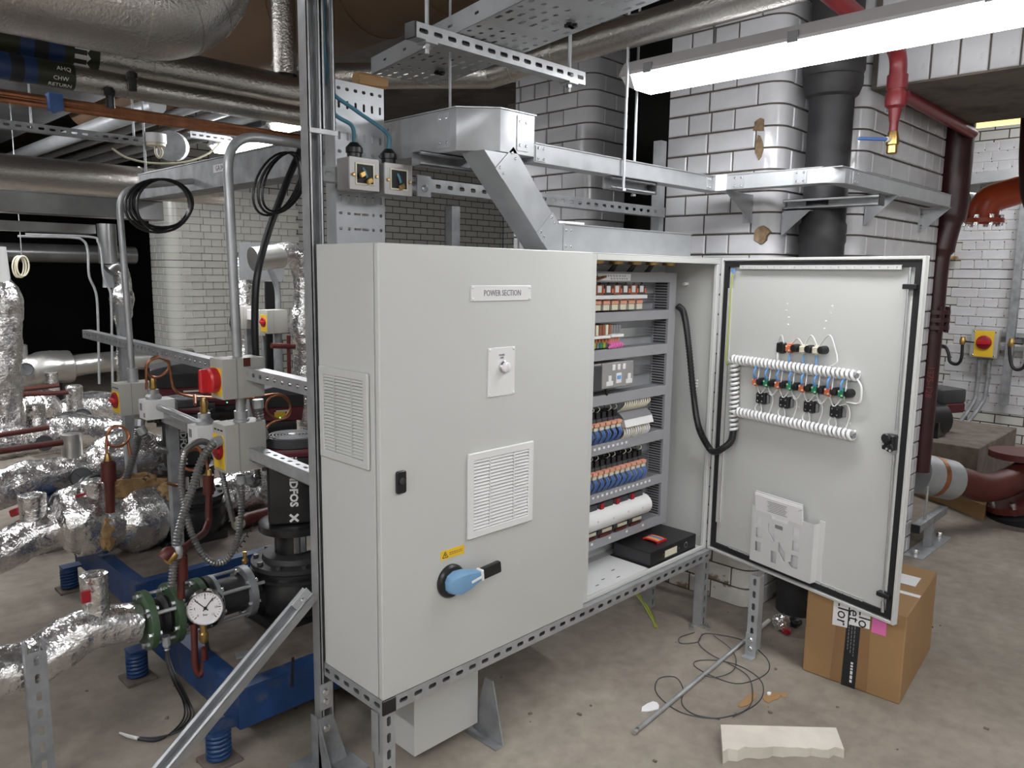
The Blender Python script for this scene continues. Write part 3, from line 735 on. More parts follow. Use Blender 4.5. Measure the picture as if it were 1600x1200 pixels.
for u in (0.30, 0.352, 0.412, 0.466):
    build('wire', B().tube(spline([dp(u, 1.192, IN+0.014), dp(u+0.006, 1.172, IN+0.022), dp(u+0.004, 1.150, IN+0.018)], 5), 0.003, 6), 'bluew' if u > 0.31 else 'white', od)
build('wire', B().tube(spline([dp(0.548, 1.20, IN+0.014), dp(0.552, 1.175, IN+0.02), dp(0.51, 1.152, IN+0.018)], 6), 0.0022, 6), 'white', od)
build('wire', B().tube(spline([dp(0.633, 1.13, W0), dp(0.652, 1.10, W0), dp(0.648, 1.05, W0), dp(0.60, 1.045, IN+0.016)], 7), 0.0035, 6), 'white', od)
build('earth_wire', B().tube(spline([dp(0.062, 1.49, 0.0), dp(0.058, 1.40, 0.0), dp(0.056, 1.25, 0.0), dp(0.050, 1.15, 0.0), dp(0.060, 1.116, 0.002), dp(0.085, 1.135, 0.004)], 7), 0.0025, 6), 'yg', od)
build('earth_lug', B().ob(dp(0.064, 1.486, 0.0), EU*0.006, Z_*0.008, EN*0.003), 'bluew', od)
# document pocket with cut-outs
pu0, pu1, pz0, pz1 = 0.243, 0.520, 0.372, 0.590
b = B(); pw = 0.034
def PF(x, y, k): return dp(pu0+x, pz0+y, IN+pw+k)
PW, PH = pu1-pu0, pz1-pz0
def rr(x0, y0, x1, y1): return [(x0, y0), (x1, y0), (x1, y1), (x0, y1)]
holes = [rr(0.022, 0.150, 0.050, 0.186), rr(0.022, 0.096, 0.050, 0.134), rr(0.022, 0.042, 0.050, 0.080),
         rr(0.190, 0.150, 0.220, 0.186), rr(0.190, 0.096, 0.220, 0.134), [(0.176, 0.046), (0.190, 0.030), (0.220, 0.030), (0.220, 0.080), (0.190, 0.080), (0.190, 0.050)],
         [(0.078, 0.168), (0.078, 0.134), (0.110, 0.100), (0.110, 0.140)], [(0.130, 0.108), (0.130, 0.072), (0.162, 0.036), (0.162, 0.076)], rr(0.098, 0.020, 0.124, 0.066)]
outer = [(0, 0), (PW, 0), (PW, PH), (0.175, PH), (0.165, PH-0.028), (0.095, PH-0.028), (0.085, PH), (0, PH)]
b.sheet(outer, holes, PF, 0.0022)
for u in (pu0, pu1): dbox(b, u-0.0011, u+0.0011, pz0, pz1, IN, IN+pw)
dbox(b, pu0, pu1, pz0-0.002, pz0, IN, IN+pw)
dbox(b, pu0-0.012, pu0, pz0, pz1+0.012, IN, IN+0.003); dbox(b, pu1, pu1+0.022, pz0, pz1+0.012, IN, IN+0.003)
build('document_pocket', b, 'pocket', od)
b = B(); dbox(b, pu0+0.11, pu0+0.145, pz0+0.158, pz0+0.172, IN+pw, IN+pw+0.0005); build('pocket_emblem', b, 'grey', od)
# papers standing in the pocket
pp = thing('paper_stack', 'stapled stack of white printed sheets standing in the door pocket', 'papers', dp(0.37, pz0+0.001, IN+0.016))
ptop = V3(EN)*0.020+Z_*0.27
pd = (EN*0.125+Z_*1.0).normalized(); pn = EU.cross(pd); pn = pn if pn.dot(EN) > 0 else -pn
for i, (h_, du, dw) in enumerate(((0.276, 0.0, -0.003), (0.282, 0.002, -0.001), (0.274, -0.003, 0.001), (0.268, 0.001, 0.003))):
    c0 = dp(0.258+du, pz0+0.001, IN+0.004+dw); c1 = dp(0.470+du, pz0+0.001, IN+0.004+dw)
    b = B().prism([c0, c1, c1+pd*h_, c0+pd*h_], pn*0.0018); build('sheet', b, 'paper', pp)
for i in range(7):
    c0 = dp(0.30, 0, 0)-Z_*0+pd*0; base = dp(0.31, pz0+0.001, IN+0.0090)+pd*(0.254-i*0.0065)
    build('printed_line', B().ob(base+EU*0.05, EU*(0.045-0.004*(i % 3)), pd*0.0010, pn*0.0003), 'inkg', pp)
build('staple', B().ob(dp(0.464, pz0+0.001, IN+0.0092)+pd*0.258, (EU+pd*0.5)*0.008, (pd-EU*0.5)*0.001, pn*0.0008), 'zinc', pp)

# --- inside: mounting plate, slotted cable ducts, rails
build('mounting_plate', B().box((0.02, 0.250, 0.37), (CW-0.05, 0.253, 1.50)), 'galvb', cab)
DZ = [(1.437, 1.476), (1.291, 1.328), (1.151, 1.191), (0.982, 1.021), (0.796, 0.837), (0.611, 0.648), (0.431, 0.468)]
yf = 0.170
for z0, z1 in DZ:
    b = B().box((0.90, yf, z0), (1.583 if z0 < 0.5 or z0 > 1.4 else 1.535, yf+0.004, z1)); build('duct_cover', b, 'duct', cab, bevel=0.001)
    for zz in (z0+0.001, z1-0.001):
        x0 = 0.90; n_ = 54; cw_ = (1.583-0.90)/n_ if (z0 < 0.5) else (1.53-0.90)/n_
        b = B().perf((x0, yf+0.004, zz), X_, Y_, n_, 1, cw_, 0.076, lambda i, j: (cw_*0.30, 0.029), 0.0015); build('duct_side', b, 'duct', cab)
build('duct_cover', B().box((1.535, yf, 0.468), (1.583, yf+0.004, 1.437)), 'duct', cab, bevel=0.001)
b = B()
for z0, z1 in zip([q[1] for q in DZ[1:]], [q[0] for q in DZ[:-1]]):
    n_ = max(6, int((z1-z0)/0.0105)); cw_ = (z1-z0)/n_
    b.perf((1.535, yf+0.004, z0), Z_, Y_, n_, 1, cw_, 0.074, lambda i, j: (cw_*0.30, 0.030), 0.0015)
build('duct_side', b, 'duct', cab)
build('duct_shade_block', B().box((1.541, 0.180, 0.470), (1.580, 0.248, 1.435)), 'dark', cab)  # dark block stands in for shade behind the slots
for zc in (1.375, 1.24, 1.085, 0.905, 0.72, 0.54):
    b = B().box((0.90, 0.240, zc-0.0175), (1.53, 0.250, zc+0.0175)); b.box((0.90, 0.236, zc-0.0175), (1.53, 0.240, zc-0.0135)); b.box((0.90, 0.236, zc+0.0135), (1.53, 0.240, zc+0.0175))
    build('din_rail', b, 'zinc', cab)
b = B().box((1.07, yf-0.0012, 1.443), (1.268, yf, 1.468)); dl = build('duct_label', b, 'paper', cab)
r_ = random.Random(5)
for ln in range(2):
    x = 1.125+0.02*ln
    while x < 1.24:
        w_ = r_.uniform(0.006, 0.014); build('handwriting', B().tube([(x, yf-0.0016, 1.459-0.010*ln), (x+w_*0.3, yf-0.0016, 1.463-0.010*ln), (x+w_*0.6, yf-0.0016, 1.457-0.010*ln), (x+w_, yf-0.0016, 1.461-0.010*ln)], 0.0006, 4), 'ink', dl); x += w_+0.005
# number tickets on the duct covers
for k, (zr, n_) in enumerate(((DZ[4], 8), (DZ[5], 14), (DZ[6], 4))):
    for i in range(n_):
        x = 1.075+i*(0.028 if k < 2 else 0.11); build('number_ticket', B().box((x, yf-0.0014, zr[0]+0.020), (x+0.012, yf, zr[0]+0.029)), 'paper', cab)
# row 1: relays with clear bodies, white marker strip, terminal row below
def comp(name, x0, x1, y0, y1, z0, z1, m, parent=cab, bv=0.0015): return build(name, B().box((x0, y0, z0), (x1, y1, z1)), m, parent, bevel=bv)
x = 0.955
for i in range(8):
    r1 = comp('relay', x, x+0.046, 0.165, 0.236, 1.392, 1.428, 'rbrown' if i % 2 == 0 else 'dark')
    comp('relay_label', x+0.008, x+0.030, 0.1635, 0.165, 1.400, 1.424, 'white', r1, 0)
    comp('relay_lever', x+0.034, x+0.044, 0.160, 0.168, 1.398, 1.414, 'orangew', r1, 0)
    s1 = comp('relay_socket', x, x+0.046, 0.180, 0.236, 1.333, 1.366, 'grey')
    comp('socket_terminal', x+0.002, x+0.040, 0.172, 0.182, 1.357, 1.369, 'salmon', s1, 0)
    comp('socket_body', x+0.004, x+0.040, 0.174, 0.182, 1.335, 1.355, 'cream', s1, 0)
    for k in range(2): build('wire', B().tube(spline([(x+0.012+0.018*k, 0.178, 1.368), (x+0.016+0.018*k, 0.168, 1.376), (x+0.014+0.018*k, 0.172, 1.386)], 3), 0.0028, 5), 'orangew', s1)
    build('wire', B().tube(spline([(x+0.018, 0.172, 1.428), (x+0.026, 0.166, 1.433), (x+0.030, 0.178, 1.437)], 3), 0.0018, 5), 'black', r1)
    x += 0.0515
comp('marker_strip', 0.92, 1.366, 0.158, 0.176, 1.376, 1.390, 'white')
# row 2: fuse terminals, coloured terminals
x = 0.96
for i in range(11):
    f1 = comp('fuse_terminal', x, x+0.015, 0.172, 0.236, 1.244, 1.282, 'rbrown' if i % 3 else 'cream')
    f2 = comp('terminal', x, x+0.015, 0.182, 0.236, 1.196, 1.228, ('yg', 'grey', 'greenw')[i % 3])
    comp('terminal_screw', x+0.003, x+0.012, 0.176, 0.184, 1.218, 1.230, 'orangew', f2, 0)
    x += 0.019
comp('marker_strip', 0.92, 1.146, 0.160, 0.178, 1.233, 1.243, 'white'); comp('marker_strip', 1.150, 1.226, 0.160, 0.178, 1.235, 1.246, 'white')
for i in range(5):
    f1 = comp('fuse_terminal', 1.152+i*0.0155, 1.165+i*0.0155, 0.176, 0.236, 1.250, 1.280, 'grey')
    f2 = comp('terminal', 1.152+i*0.0155, 1.165+i*0.0155, 0.180, 0.236, 1.214, 1.232, 'salmon')
    build('wire', B().tube(spline([(1.158+i*0.0155, 0.185, 1.214), (1.160+i*0.016, 0.166, 1.206), (1.150+i*0.018, 0.172, 1.195)], 4), 0.005, 6), 'pink', f2)
# row 3: metal-clad twin socket outlet
so = comp('socket_outlet', 1.045, 1.295, 0.165, 0.236, 1.045, 1.140, 'boxt', bv=0.006)
build('outlet_side', B().box((1.02, 0.160, 1.04), (1.10, 0.236, 1.135)), 'dark', cab, bevel=0.004)
b = B().box((1.100, 0.1575, 1.046), (1.292, 0.166, 1.142)); build('outlet_plate', b, 'boxt', so, bevel=0.003)
for cx in (1.142, 1.262):
    comp('socket_face', cx-0.020, cx+0.020, 0.1550, 0.158, 1.056, 1.073, 'white', so, 0.0008); comp('socket_face', cx-0.008, cx+0.010, 0.1550, 0.158, 1.073, 1.094, 'white', so, 0.0008)
for cx in (1.165, 1.196, 1.228): comp('outlet_rocker', cx-0.009, cx+0.009, 0.1545, 0.158, 1.112, 1.134, 'white', so, 0.0015)
comp('test_button', 1.186, 1.210, 0.1545, 0.158, 1.076, 1.092, 'bluew', so, 0.0015); comp('test_surround', 1.182, 1.214, 0.1555, 0.158, 1.062, 1.100, 'white', so, 0.001)
build('outlet_cable', B().tube(spline([(1.14, 0.175, 1.047), (1.142, 0.168, 1.035), (1.146, 0.172, 1.02)], 4), 0.006, 8), 'black', cab)
# rows 4 and 5: slim interface relays with salmon tops and blue loops
for zc, n_, x0 in ((0.905, 9, 0.925), (0.720, 14, 0.925)):
    for i in range(n_):
        x = x0+i*0.0345
        r1 = comp('interface_relay', x, x+0.030, 0.176, 0.236, zc-0.020, zc+0.026, 'dark')
        comp('relay_cap', x+0.001, x+0.029, 0.158, 0.182, zc+0.002, zc+0.014, 'salmon', r1, 0.001)
        comp('relay_clip', x+0.003, x+0.027, 0.162, 0.180, zc-0.014, zc+0.000, 'cream', r1, 0.001)
        comp('relay_head', x+0.004, x+0.026, 0.180, 0.232, zc+0.026, zc+0.050, 'black', r1, 0.001)
        for k in (0.009, 0.020):
            build('wire', B().tube(spline([(x+k, 0.166, zc-0.012), (x+k+0.003, 0.154, zc-0.030), (x+k+0.001, 0.162, zc-0.050), (x+k+0.003, 0.176, zc-0.066)], 4), 0.0036, 6), 'bluec', r1)
        build('wire', B().tube(spline([(x+0.014, 0.19, zc+0.048), (x+0.019, 0.178, zc+0.062), (x+0.017, 0.19, zc+0.076)], 4), 0.0016, 5), 'cream' if i % 3 else 'black', r1)
tb = comp('terminal_strip', 1.245, 1.43, 0.178, 0.236, 0.868, 0.918, 'grey')
b = B().prism([(1.245, 0.150, 0.885), (1.245, 0.176, 0.882), (1.245, 0.190, 0.918), (1.245, 0.160, 0.914)], (0.185, 0, 0)); build('terminal_cover', b, 'white', cab)
b = B().prism([(1.245, 0.158, 0.914), (1.245, 0.190, 0.918), (1.245, 0.205, 0.938), (1.245, 0.186, 0.938)], (0.185, 0, 0)); build('terminal_cover', b, 'grey', cab)
for i in range(12):
    x = 1.255+i*0.0147
    build('wire', B().tube(spline([(x, 0.200, 0.938), (x+0.004, 0.178, 0.956), (x+0.012, 0.172, 0.972), (x+0.014, 0.185, 0.984)], 4), 0.0030, 6), 'cream', tb)
    build('wire', B().tube(spline([(x, 0.176, 0.884), (x-0.003, 0.160, 0.866), (x-0.004, 0.164, 0.850), (x-0.003, 0.176, 0.836)], 4), 0.0042, 6), 'white' if i % 4 else 'cream', tb)
    comp('ferrule', x-0.004, x+0.004, 0.166, 0.174, 0.872, 0.884, 'yellow', tb, 0)
# row 6: white hinged breaker cover, terminals above and below
n_ = 12; prof = []
for i in range(n_+1):
    a = -math.pi*0.62+math.pi*1.24*i/n_; prof.append((0.92, 0.190-0.046*math.cos(a), 0.541+0.042*math.sin(a)))
build('breaker_cover', B().prism(prof+[(0.92, 0.215, 0.575), (0.92, 0.215, 0.507)], (0.515, 0, 0)), 'white', cab)
for i in range(5):
    c = comp('breaker', 0.93+i*0.098, 1.02+i*0.098, 0.176, 0.238, 0.578, 0.602, 'dark'); comp('breaker_busbar', 0.935+i*0.098, 0.955+i*0.098, 0.170, 0.18, 0.580, 0.602, 'redd', c, 0)
    c = comp('breaker', 0.93+i*0.098, 1.02+i*0.098, 0.176, 0.238, 0.480, 0.500, 'dark'); comp('breaker_label', 0.952+i*0.098, 1.012+i*0.098, 0.173, 0.177, 0.484, 0.496, 'cream', c, 0); comp('breaker_busbar', 0.93+i*0.098, 1.00+i*0.098, 0.166, 0.176, 0.473, 0.479, 'redox', c, 0)
for i in range(5):
    build('cover_screw', B().lathe([(0.005, 0), (0.004, 0.002), (0, 0.0025)], (0.99+i*0.095, 0.1445, 0.545+0.004*(i % 2)), -Y_, 8), 'cream', cab)
# cable glands under the roof and the black cables they let in
for i in range(6):
    x = 0.94+i*0.115
    g_ = build('cable_gland', B().lathe([(0.027, 0), (0.027, 0.012), (0.020, 0.014), (0.020, 0.030)], (x, 0.165, ZT-0.032), Z_, 16), 'brass', cab)
    if i < 5:
        for k in range(3):
            build('cable', B().tube(spline([(x+0.006*k, 0.165, ZT-0.025), (x-0.010+0.010*k, 0.182, ZT-0.050), (x-0.02+0.015*k, 0.205, ZT-0.080), (x-0.02+0.015*k, 0.215, 1.45)], 4), 0.0045, 6), 'black', g_)
for k in range(5):
    build('cable', B().tube(spline([(0.92, 0.15+0.004*k, 1.50-0.006*k), (1.00, 0.155, 1.472-0.008*k), (1.055+0.012*k, 0.158, 1.450+0.002*k)], 5), 0.0045, 6), 'black' if k % 2 else 'copper', cab)
build('knob', B().cyl((CW-t, 0.17, 1.432), (CW-0.030, 0.17, 1.430), 0.007, n=12), 'white', cab)
# black spiral-bound loom from the duct across to the open door
lp = [V3((1.580, 0.16, 1.345)), V3((1.600, 0.14, 1.31)), at(1076, 540, Y=0.11), at(1084, 620, Y=0.08), at(1092, 668, Y=0.045), at(1108, 700, Y=0.015), dp(0.050, 0.762, 0.035), dp(0.085, 0.782, 0.030), dp(0.110, 0.815, 0.012), dp(0.112, 0.862, W0)]
lp = spline(lp, 8); lm = build('door_loom', B().tube(lp, 0.0115, 10), 'black', cab)
b = B()
for i in range(1, len(lp)-1):
    for q in (0.0, 0.5):
        c = lp[i].lerp(lp[i+1], q); d = (lp[i+1]-lp[i-1]).normalized(); b.cyl(c-d*0.0026, c+d*0.0026, 0.0135, n=10)
build('loom_wrap', b, 'black', lm)
c = at(1086, 600, Y=0.085)
for k in range(3): build('cable_tie', B().ob(c+Z_*(0.012*k-0.01)+X_*0.012, X_*0.004, Y_*0.004, Z_*0.003), 'white', lm)
# gland plate on the floor of the cabinet
build('gland_plate', B().box((0.90, 0.055, ZB+t), (CW-0.06, 0.240, ZB+t+0.003)), 'white', cab)
for x, y in ((1.00, 0.08), (1.06, 0.10), (1.12, 0.075), (1.16, 0.13)): build('plate_slot', B().box((x, y, ZB+t+0.003), (x+0.018, y+0.004, ZB+t+0.0036)), 'ink', cab)

# ring binder lying in the cabinet, and the strip of ribbon cable on it
zb0 = ZB+t+0.0032
rb = thing('ring_binder', 'black lever arch binder lying flat on the cabinet floor', 'binder', (1.45, 0.12, zb0))
b = B().box((1.285, 0.045, zb0), (1.612, 0.235, zb0+0.004)).box((1.285, 0.045, zb0+0.058), (1.612, 0.235, zb0+0.062)); build('cover', b, 'black', rb)
build('spine', B().box((1.285, 0.042, zb0), (1.612, 0.045, zb0+0.062)), 'black', rb, bevel=0.001)
build('pages', B().box((1.295, 0.046, zb0+0.004), (1.600, 0.225, zb0+0.058)), 'dark', rb)
build('spine_label', B().box((1.385, 0.0412, zb0+0.018), (1.470, 0.042, zb0+0.046)), 'cream', rb)
b = B().lathe([(0.010, 0), (0.012, 0.0006), (0.012, 0.0012), (0.009, 0.0012)], (1.535, 0.0421, zb0+0.034), -Y_, 18); build('finger_ring', b, 'zinc', rb)
build('finger_hole', B().cyl((1.535, 0.0420, zb0+0.034), (1.535, 0.0405, zb0+0.034), 0.009, n=16), 'ink', rb)
for x in (1.375, 1.485): build('rivet', B().cyl((x, 0.042, zb0+0.034), (x, 0.0405, zb0+0.034), 0.003, n=8), 'zinc', rb)
rc = thing('ribbon_cable_offcut', 'short multicoloured ribbon cable offcut on top of the black binder', 'cable', (1.425, 0.12, zb0+0.062))
cols = ['red', 'orangew', 'salmon', 'yellow', 'orangew', 'bluew', 'bluec', 'grey', 'salmon', 'red']
for i in range(10):
    x = 1.395+i*0.0062
    build('strand', B().tube(spline([(x, 0.085, zb0+0.066), (x, 0.10, zb0+0.069), (x, 0.135, zb0+0.069), (x, 0.150, zb0+0.066)], 4), 0.0032, 6), cols[i], rc)
for y in (0.083, 0.150): build('end_band', B().box((1.391, y, zb0+0.0622), (1.456, y+0.003, zb0+0.0705)), 'red', rc)

# ================================================================ STRUT FRAME UNDER THE CABINET
fr = thing('cabinet_stand', 'galvanised slotted strut frame carrying the control cabinet', 'support frame', (0.83, 0.15, 0))
zr = ZB-0.0205-0.0018
build('rail', B().strut((0.043, 0.022, zr), (CW, 0.022, zr), -Y_), 'galv', fr)
build('rail', B().strut((0.0205, 0.004, zr), (0.0205, 0.30, zr), -X_), 'galv', fr)
build('rail', B().strut((CW-0.0205, 0.045, zr), (CW-0.0205, 0.30, zr), X_), 'galv', fr)
build('rail', B().strut((0.043, 0.28, zr), (CW, 0.28, zr), Y_, slots=False), 'galv', fr)
build('end_cap', B().box((-0.002, -0.0005, zr-0.022), (0.043, 0.006, zr+0.0205)), 'black', fr, bevel=0.002)
for x, y in ((0.0205, 0.025), (CW-0.0225, 0.025), (CW-0.0225, 0.28)):
    build('leg', B().strut((x, y, 0.0), (x, y, zr-0.0215), -Y_), 'galv', fr)
# inner hanging bracket between the front leg and the box
build('bracket', B().bar((-0.004, 0.035, zr-0.02), (-0.004, 0.035, zr-0.14), 0.002, 0.03, Y_), 'galv', fr)

# tall column rising behind the left end of the cabinet
colm = thing('strut_column', 'tall galvanised strut column at the left rear corner of the cabinet', 'strut post', (0.0, 0.31, 0))
build('channel', B().strut((0.010, 0.3115, 0), (0.010, 0.3115, 3.1), Y_, pitch=0.1), 'galv', colm)
build('channel', B().strut((0.0525, 0.3115, 1.84), (0.0525, 0.3115, 3.1), Y_, pitch=0.1), 'galv', colm)
build('splice_plate', B().box((-0.010, 0.286, 1.826), (0.076, 0.2895, 1.838)), 'galv', colm)
b = B().prism([(-0.026, 0.27, 0.0), (-0.026, 0.33, 0.0), (-0.026, 0.33, 0.165), (-0.026, 0.295, 0.165)], (0.004, 0, 0))
b.prism([(-0.026, 0.290, 0.0), (0.07, 0.290, 0.0), (0.022, 0.290, 0.165), (-0.026, 0.290, 0.165)], (0, -0.004, 0)); b.box((-0.08, 0.20, 0), (0.09, 0.37, 0.006))
b.prism([(-0.026, 0.288, 0.006), (-0.026, 0.21, 0.006), (-0.026, 0.282, 0.15)], (0.004, 0, 0))
build('gusset_foot', b, 'galvd', colm)
for z in (0.13, 0.215, 0.245):
    build('bolt', B().lathe([(0.013, 0), (0.013, 0.003), (0.008, 0.003), (0.008, 0.009), (0, 0.009)], (-0.001, 0.286, z), -Y_, 6), 'zinc', colm)
build('angle_bracket', B().box((-0.020, 0.285, 0.19), (0.021, 0.289, 0.27)), 'galvb', colm)
# ================================================================ TRUNKING, TRAYS AND RAILS ABOVE THE CABINET
def bolt(p, N, parent, r=0.006, h=0.004, m='zinc', name='bolt'):
    build(name, B().lathe([(r, 0), (r, h*0.5), (r*0.7, h), (0, h)], p, N, 8), m, parent)
def joint(parent, c, U, Vv, N, w_=0.034, h_=0.10, m='galvb', n=2):
    """riveted joint plate, centre c on the surface"""
    c = V3(c); q = build('joint_plate', B().ob(c+N*0.0015, U*(w_/2), Vv*(h_/2), N*0.0015), m, parent)
    for i in (-1, 1):
        for j in ((-1, 1) if n == 2 else (-1, -0.3, 0.3, 1)): bolt(c+N*0.003+U*(i*w_*0.27)+Vv*(j*h_*0.34), N, q, 0.0045, 0.003, name='rivet')
    return q
YT = 0.094
wt = thing('trunking_run', 'wide galvanised trunking with a chamfered bend above the closed cabinet door', 'cable trunking', (0.46, 0.3, 1.815))
z0, z1 = 1.817, 1.938
pts = [(0.407, 0.75), (0.407, 0.180), (0.502, YT), (0.648, YT), (0.648, YT+0.115), (0.560, YT+0.115), (0.520, 0.250), (0.520, 0.75)]
build('trunk', B().prism([(x, y, z0) for x, y in pts], (0, 0, z1-z0)), 'galvb', wt, bevel=0.0015)
build('trunk', B().box((0.407, 0.751, z0), (0.520, 2.65, z1)), 'galvd', wt, bevel=0.0015)
lid = [(0.403, 2.65), (0.403, 0.178), (0.500, YT-0.004), (0.652, YT-0.004), (0.652, YT+0.12), (0.403, 2.65)]
build('lid', B().prism([(x, y, z1) for x, y in lid[:5]]+[(0.524, 0.25, z1), (0.524, 2.65, z1)], (0, 0, 0.003)), 'galvb', wt)
joint(wt, (0.407, 0.235, 1.878), Y_, Z_, -X_, 0.055); joint(wt, (0.407, 0.52, 1.878), Y_, Z_, -X_, 0.055); joint(wt, (0.595, YT, 1.878), X_, Z_, -Y_, 0.050)
hk = thing('hanger_rod', 'thin threaded rod dropping to the wide trunking', 'threaded rod', (0.46, 0.27, z1+0.003))
build('rod', B().cyl((0.46, 0.27, z1+0.003), (0.46, 0.27, 3.1), 0.004, n=8), 'galvd', hk); build('nut', B().cyl((0.46, 0.27, z1+0.003), (0.46, 0.27, z1+0.011), 0.008, n=6), 'zinc', hk)
build('strut_stub', B().strut((0.33, 0.27, 1.795), (0.56, 0.27, 1.795), Y_, slots=False), 'galvd', label='short dull strut stub under the wide trunking', cat='strut')
# narrow trunking: along the cabinet, back along the pillar, and round onto the next pillar
nt_ = thing('trunking_run', 'narrow bright trunking zigzagging along the brick pillars above the open door', 'cable trunking', (1.6, YT, 1.80))
za, zb_ = 1.803, 1.858; xe = 1.692; ye = -0.412
build('trunk', B().box((0.648, YT, za), (xe+0.075, YT+0.06, zb_)), 'galvb', nt_, bevel=0.001)
build('trunk', B().prism([(xe, YT, za), (xe, -0.355, za), (xe+0.055, ye, za), (xe+0.10, ye, za), (xe+0.10, ye+0.06, za), (xe+0.075, -0.33, za), (xe+0.075, YT, za)], (0, 0, zb_-za)), 'galvb', nt_, bevel=0.001)
build('trunk', B().box((xe+0.10, ye, za), (3.0, ye+0.06, zb_)), 'galvb', nt_, bevel=0.001)
build('lid', B().box((0.65, YT-0.003, zb_), (xe+0.03, YT+0.063, zb_+0.003)), 'galvb', nt_); build('lid', B().box((xe+0.02, ye-0.003, zb_), (3.0, ye+0.063, zb_+0.003)), 'galvb', nt_)
build('lid', B().box((xe-0.003, -0.35, zb_), (xe+0.078, YT-0.004, zb_+0.003)), 'galvb', nt_)
build('joint_band', B().box((xe-0.004, 0.030, za-0.002), (xe, 0.078, zb_+0.005)), 'white', nt_)
for yy in (-0.02, -0.27): joint(nt_, (xe, yy, 1.83), Y_, Z_, -X_, 0.05, 0.045)
joint(nt_, (xe-0.03, YT, 1.83), X_, Z_, -Y_, 0.03, 0.045); joint(nt_, (0.675, YT, 1.83), X_, Z_, -Y_, 0.045, 0.045); joint(nt_, (1.84, ye, 1.83), X_, Z_, -Y_, 0.05, 0.045)
# angled drop down to the trunking on the cabinet roof
ag = thing('trunking_run', 'angled galvanised trunking dropping onto the cabinet roof', 'cable trunking', (0.7, YT, ZT+0.001))
zt5 = 1.624
fp = [(0.440, 1.816), (0.585, 1.816), (0.768, zt5), (0.790, zt5), (0.790, ZT+0.001), (0.724, ZT+0.001)]
build('trunk', B().prism([(x, YT+0.003, z) for x, z in fp], (0, 0.1, 0)), 'galvb', ag, bevel=0.001)
build('trunk', B().box((0.790, YT+0.003, ZT+0.001), (1.56, YT+0.103, zt5)), 'galvb', ag, bevel=0.001)
dg = V3((0.768-0.585, 0, zt5-1.816)).normalized(); dn = V3((-dg.z, 0, dg.x)); 
joint(ag, V3((0.535, YT+0.003, 1.788)), dg, dn, -Y_, 0.04, 0.10); joint(ag, V3((0.715, YT+0.003, 1.610)), dg, dn, -Y_, 0.04, 0.10); joint(ag, (0.815, YT+0.003, 1.578), X_, Z_, -Y_, 0.045, 0.075)
build('lid', B().box((0.80, YT, zt5), (1.56, YT+0.106, zt5+0.003)), 'galvb', ag); build('loose_clip', B().box((0.79, YT+0.02, zt5+0.003), (0.92, YT+0.06, zt5+0.012)), 'white', ag)
# brackets on the pillars
def gusset(label, c, out, along, L, H, t_=0.004, plate=True):
    """triangular wall bracket: c on the wall at the top, `out` away from the wall"""
    c = V3(c); g_ = thing('wall_bracket', label, 'bracket', c)
    build('gusset', B().prism([c+along*0.018, c+out*L+along*0.018, c-Z_*H+along*0.018+out*0.004], along*-t_), 'galvb', g_)
    build('back_plate', B().ob(c-Z_*(H/2)+out*0.003, along*0.020, Z_*(H/2), out*0.003), 'galvb', g_)
    build('arm', B().ob(c+out*(L/2)-Z_*0.002, along*0.020, Z_*0.002, out*(L/2)), 'galvb', g_)
    for k in (0.3, 0.75): bolt(c-Z_*(H*k)+out*0.006, out, g_, 0.010, 0.008)
gusset('triangular bracket on the left face of the chipped pillar', (1.922, 0.055, za-0.001), -X_, -Y_, 0.225, 0.115)
gusset('triangular bracket under the strut arm on the chipped pillar', (2.0, -0.068, 1.735), -Y_, -X_, 0.12, 0.10)
gusset('triangular bracket on the rounded corner of the downpipe pillar', (2.30, -0.288, za-0.001), -Y_, -X_, 0.13, 0.115)
gusset('triangular bracket at the far end of the zigzag trunking', (2.98, -0.288, za-0.001), -Y_, X_, 0.13, 0.115)
am = thing('cantilever_strut', 'strut arm with a black end cap under the trunking bend', 'strut', (2.0, -0.26, 1.74))
build('channel', B().strut((2.0, -0.069, 1.7605), (2.0, -0.45, 1.7605), X_, slots=False), 'galv', am); build('end_cap', B().box((1.978, -0.458, 1.739), (2.022, -0.45, 1.783)), 'black', am, bevel=0.001)
hb_ = thing('trapeze_hanger', 'short strut hung on two bright rods under the narrow trunking', 'strut', (1.18, 0.13, 1.76))
build('channel', B().strut((1.06, 0.13, 1.7815), (1.32, 0.13, 1.7815), Y_, slots=False), 'galv', hb_)
build('end_cap', B().box((1.32, 0.108, 1.76), (1.327, 0.152, 1.803)), 'dark', hb_)
for x, y in ((1.088, 0.082), (1.262, 0.166)):
    build('rod', B().cyl((x, y, 1.755), (x, y, 3.1), 0.005, n=8), 'galvb', hb_); build('nut', B().cyl((x, y, 1.752), (x, y, 1.760), 0.010, n=6), 'zinc', hb_)
# long slotted rail behind the cabinet and its uprights
rl = thing('slotted_rail', 'long slotted strut rail running behind the cabinet roof', 'strut', (0.9, 0.40, 1.735))
build('channel', B().strut((0.08, 0.405, 1.737), (1.80, 0.405, 1.737), -Y_, h=0.041, sl=0.011), 'galv', rl)
build('clamp', B().box((0.42, 0.378, 1.70), (0.475, 0.384, 1.765)), 'galvb', rl); bolt((0.448, 0.378, 1.725), -Y_, rl, 0.012, 0.008)
build('strut_post', B().strut((1.83, 0.445, 0), (1.83, 0.445, 2.05), -Y_, slots=False), 'galv', label='slim upright strut ending beside the chipped pillar', cat='strut post')
build('strut_post', B().strut((0.86, 0.72, 0), (0.86, 0.72, 1.715), -Y_, slots=False), 'galvd', label='dark upright post seen past the angled trunking', cat='strut post')
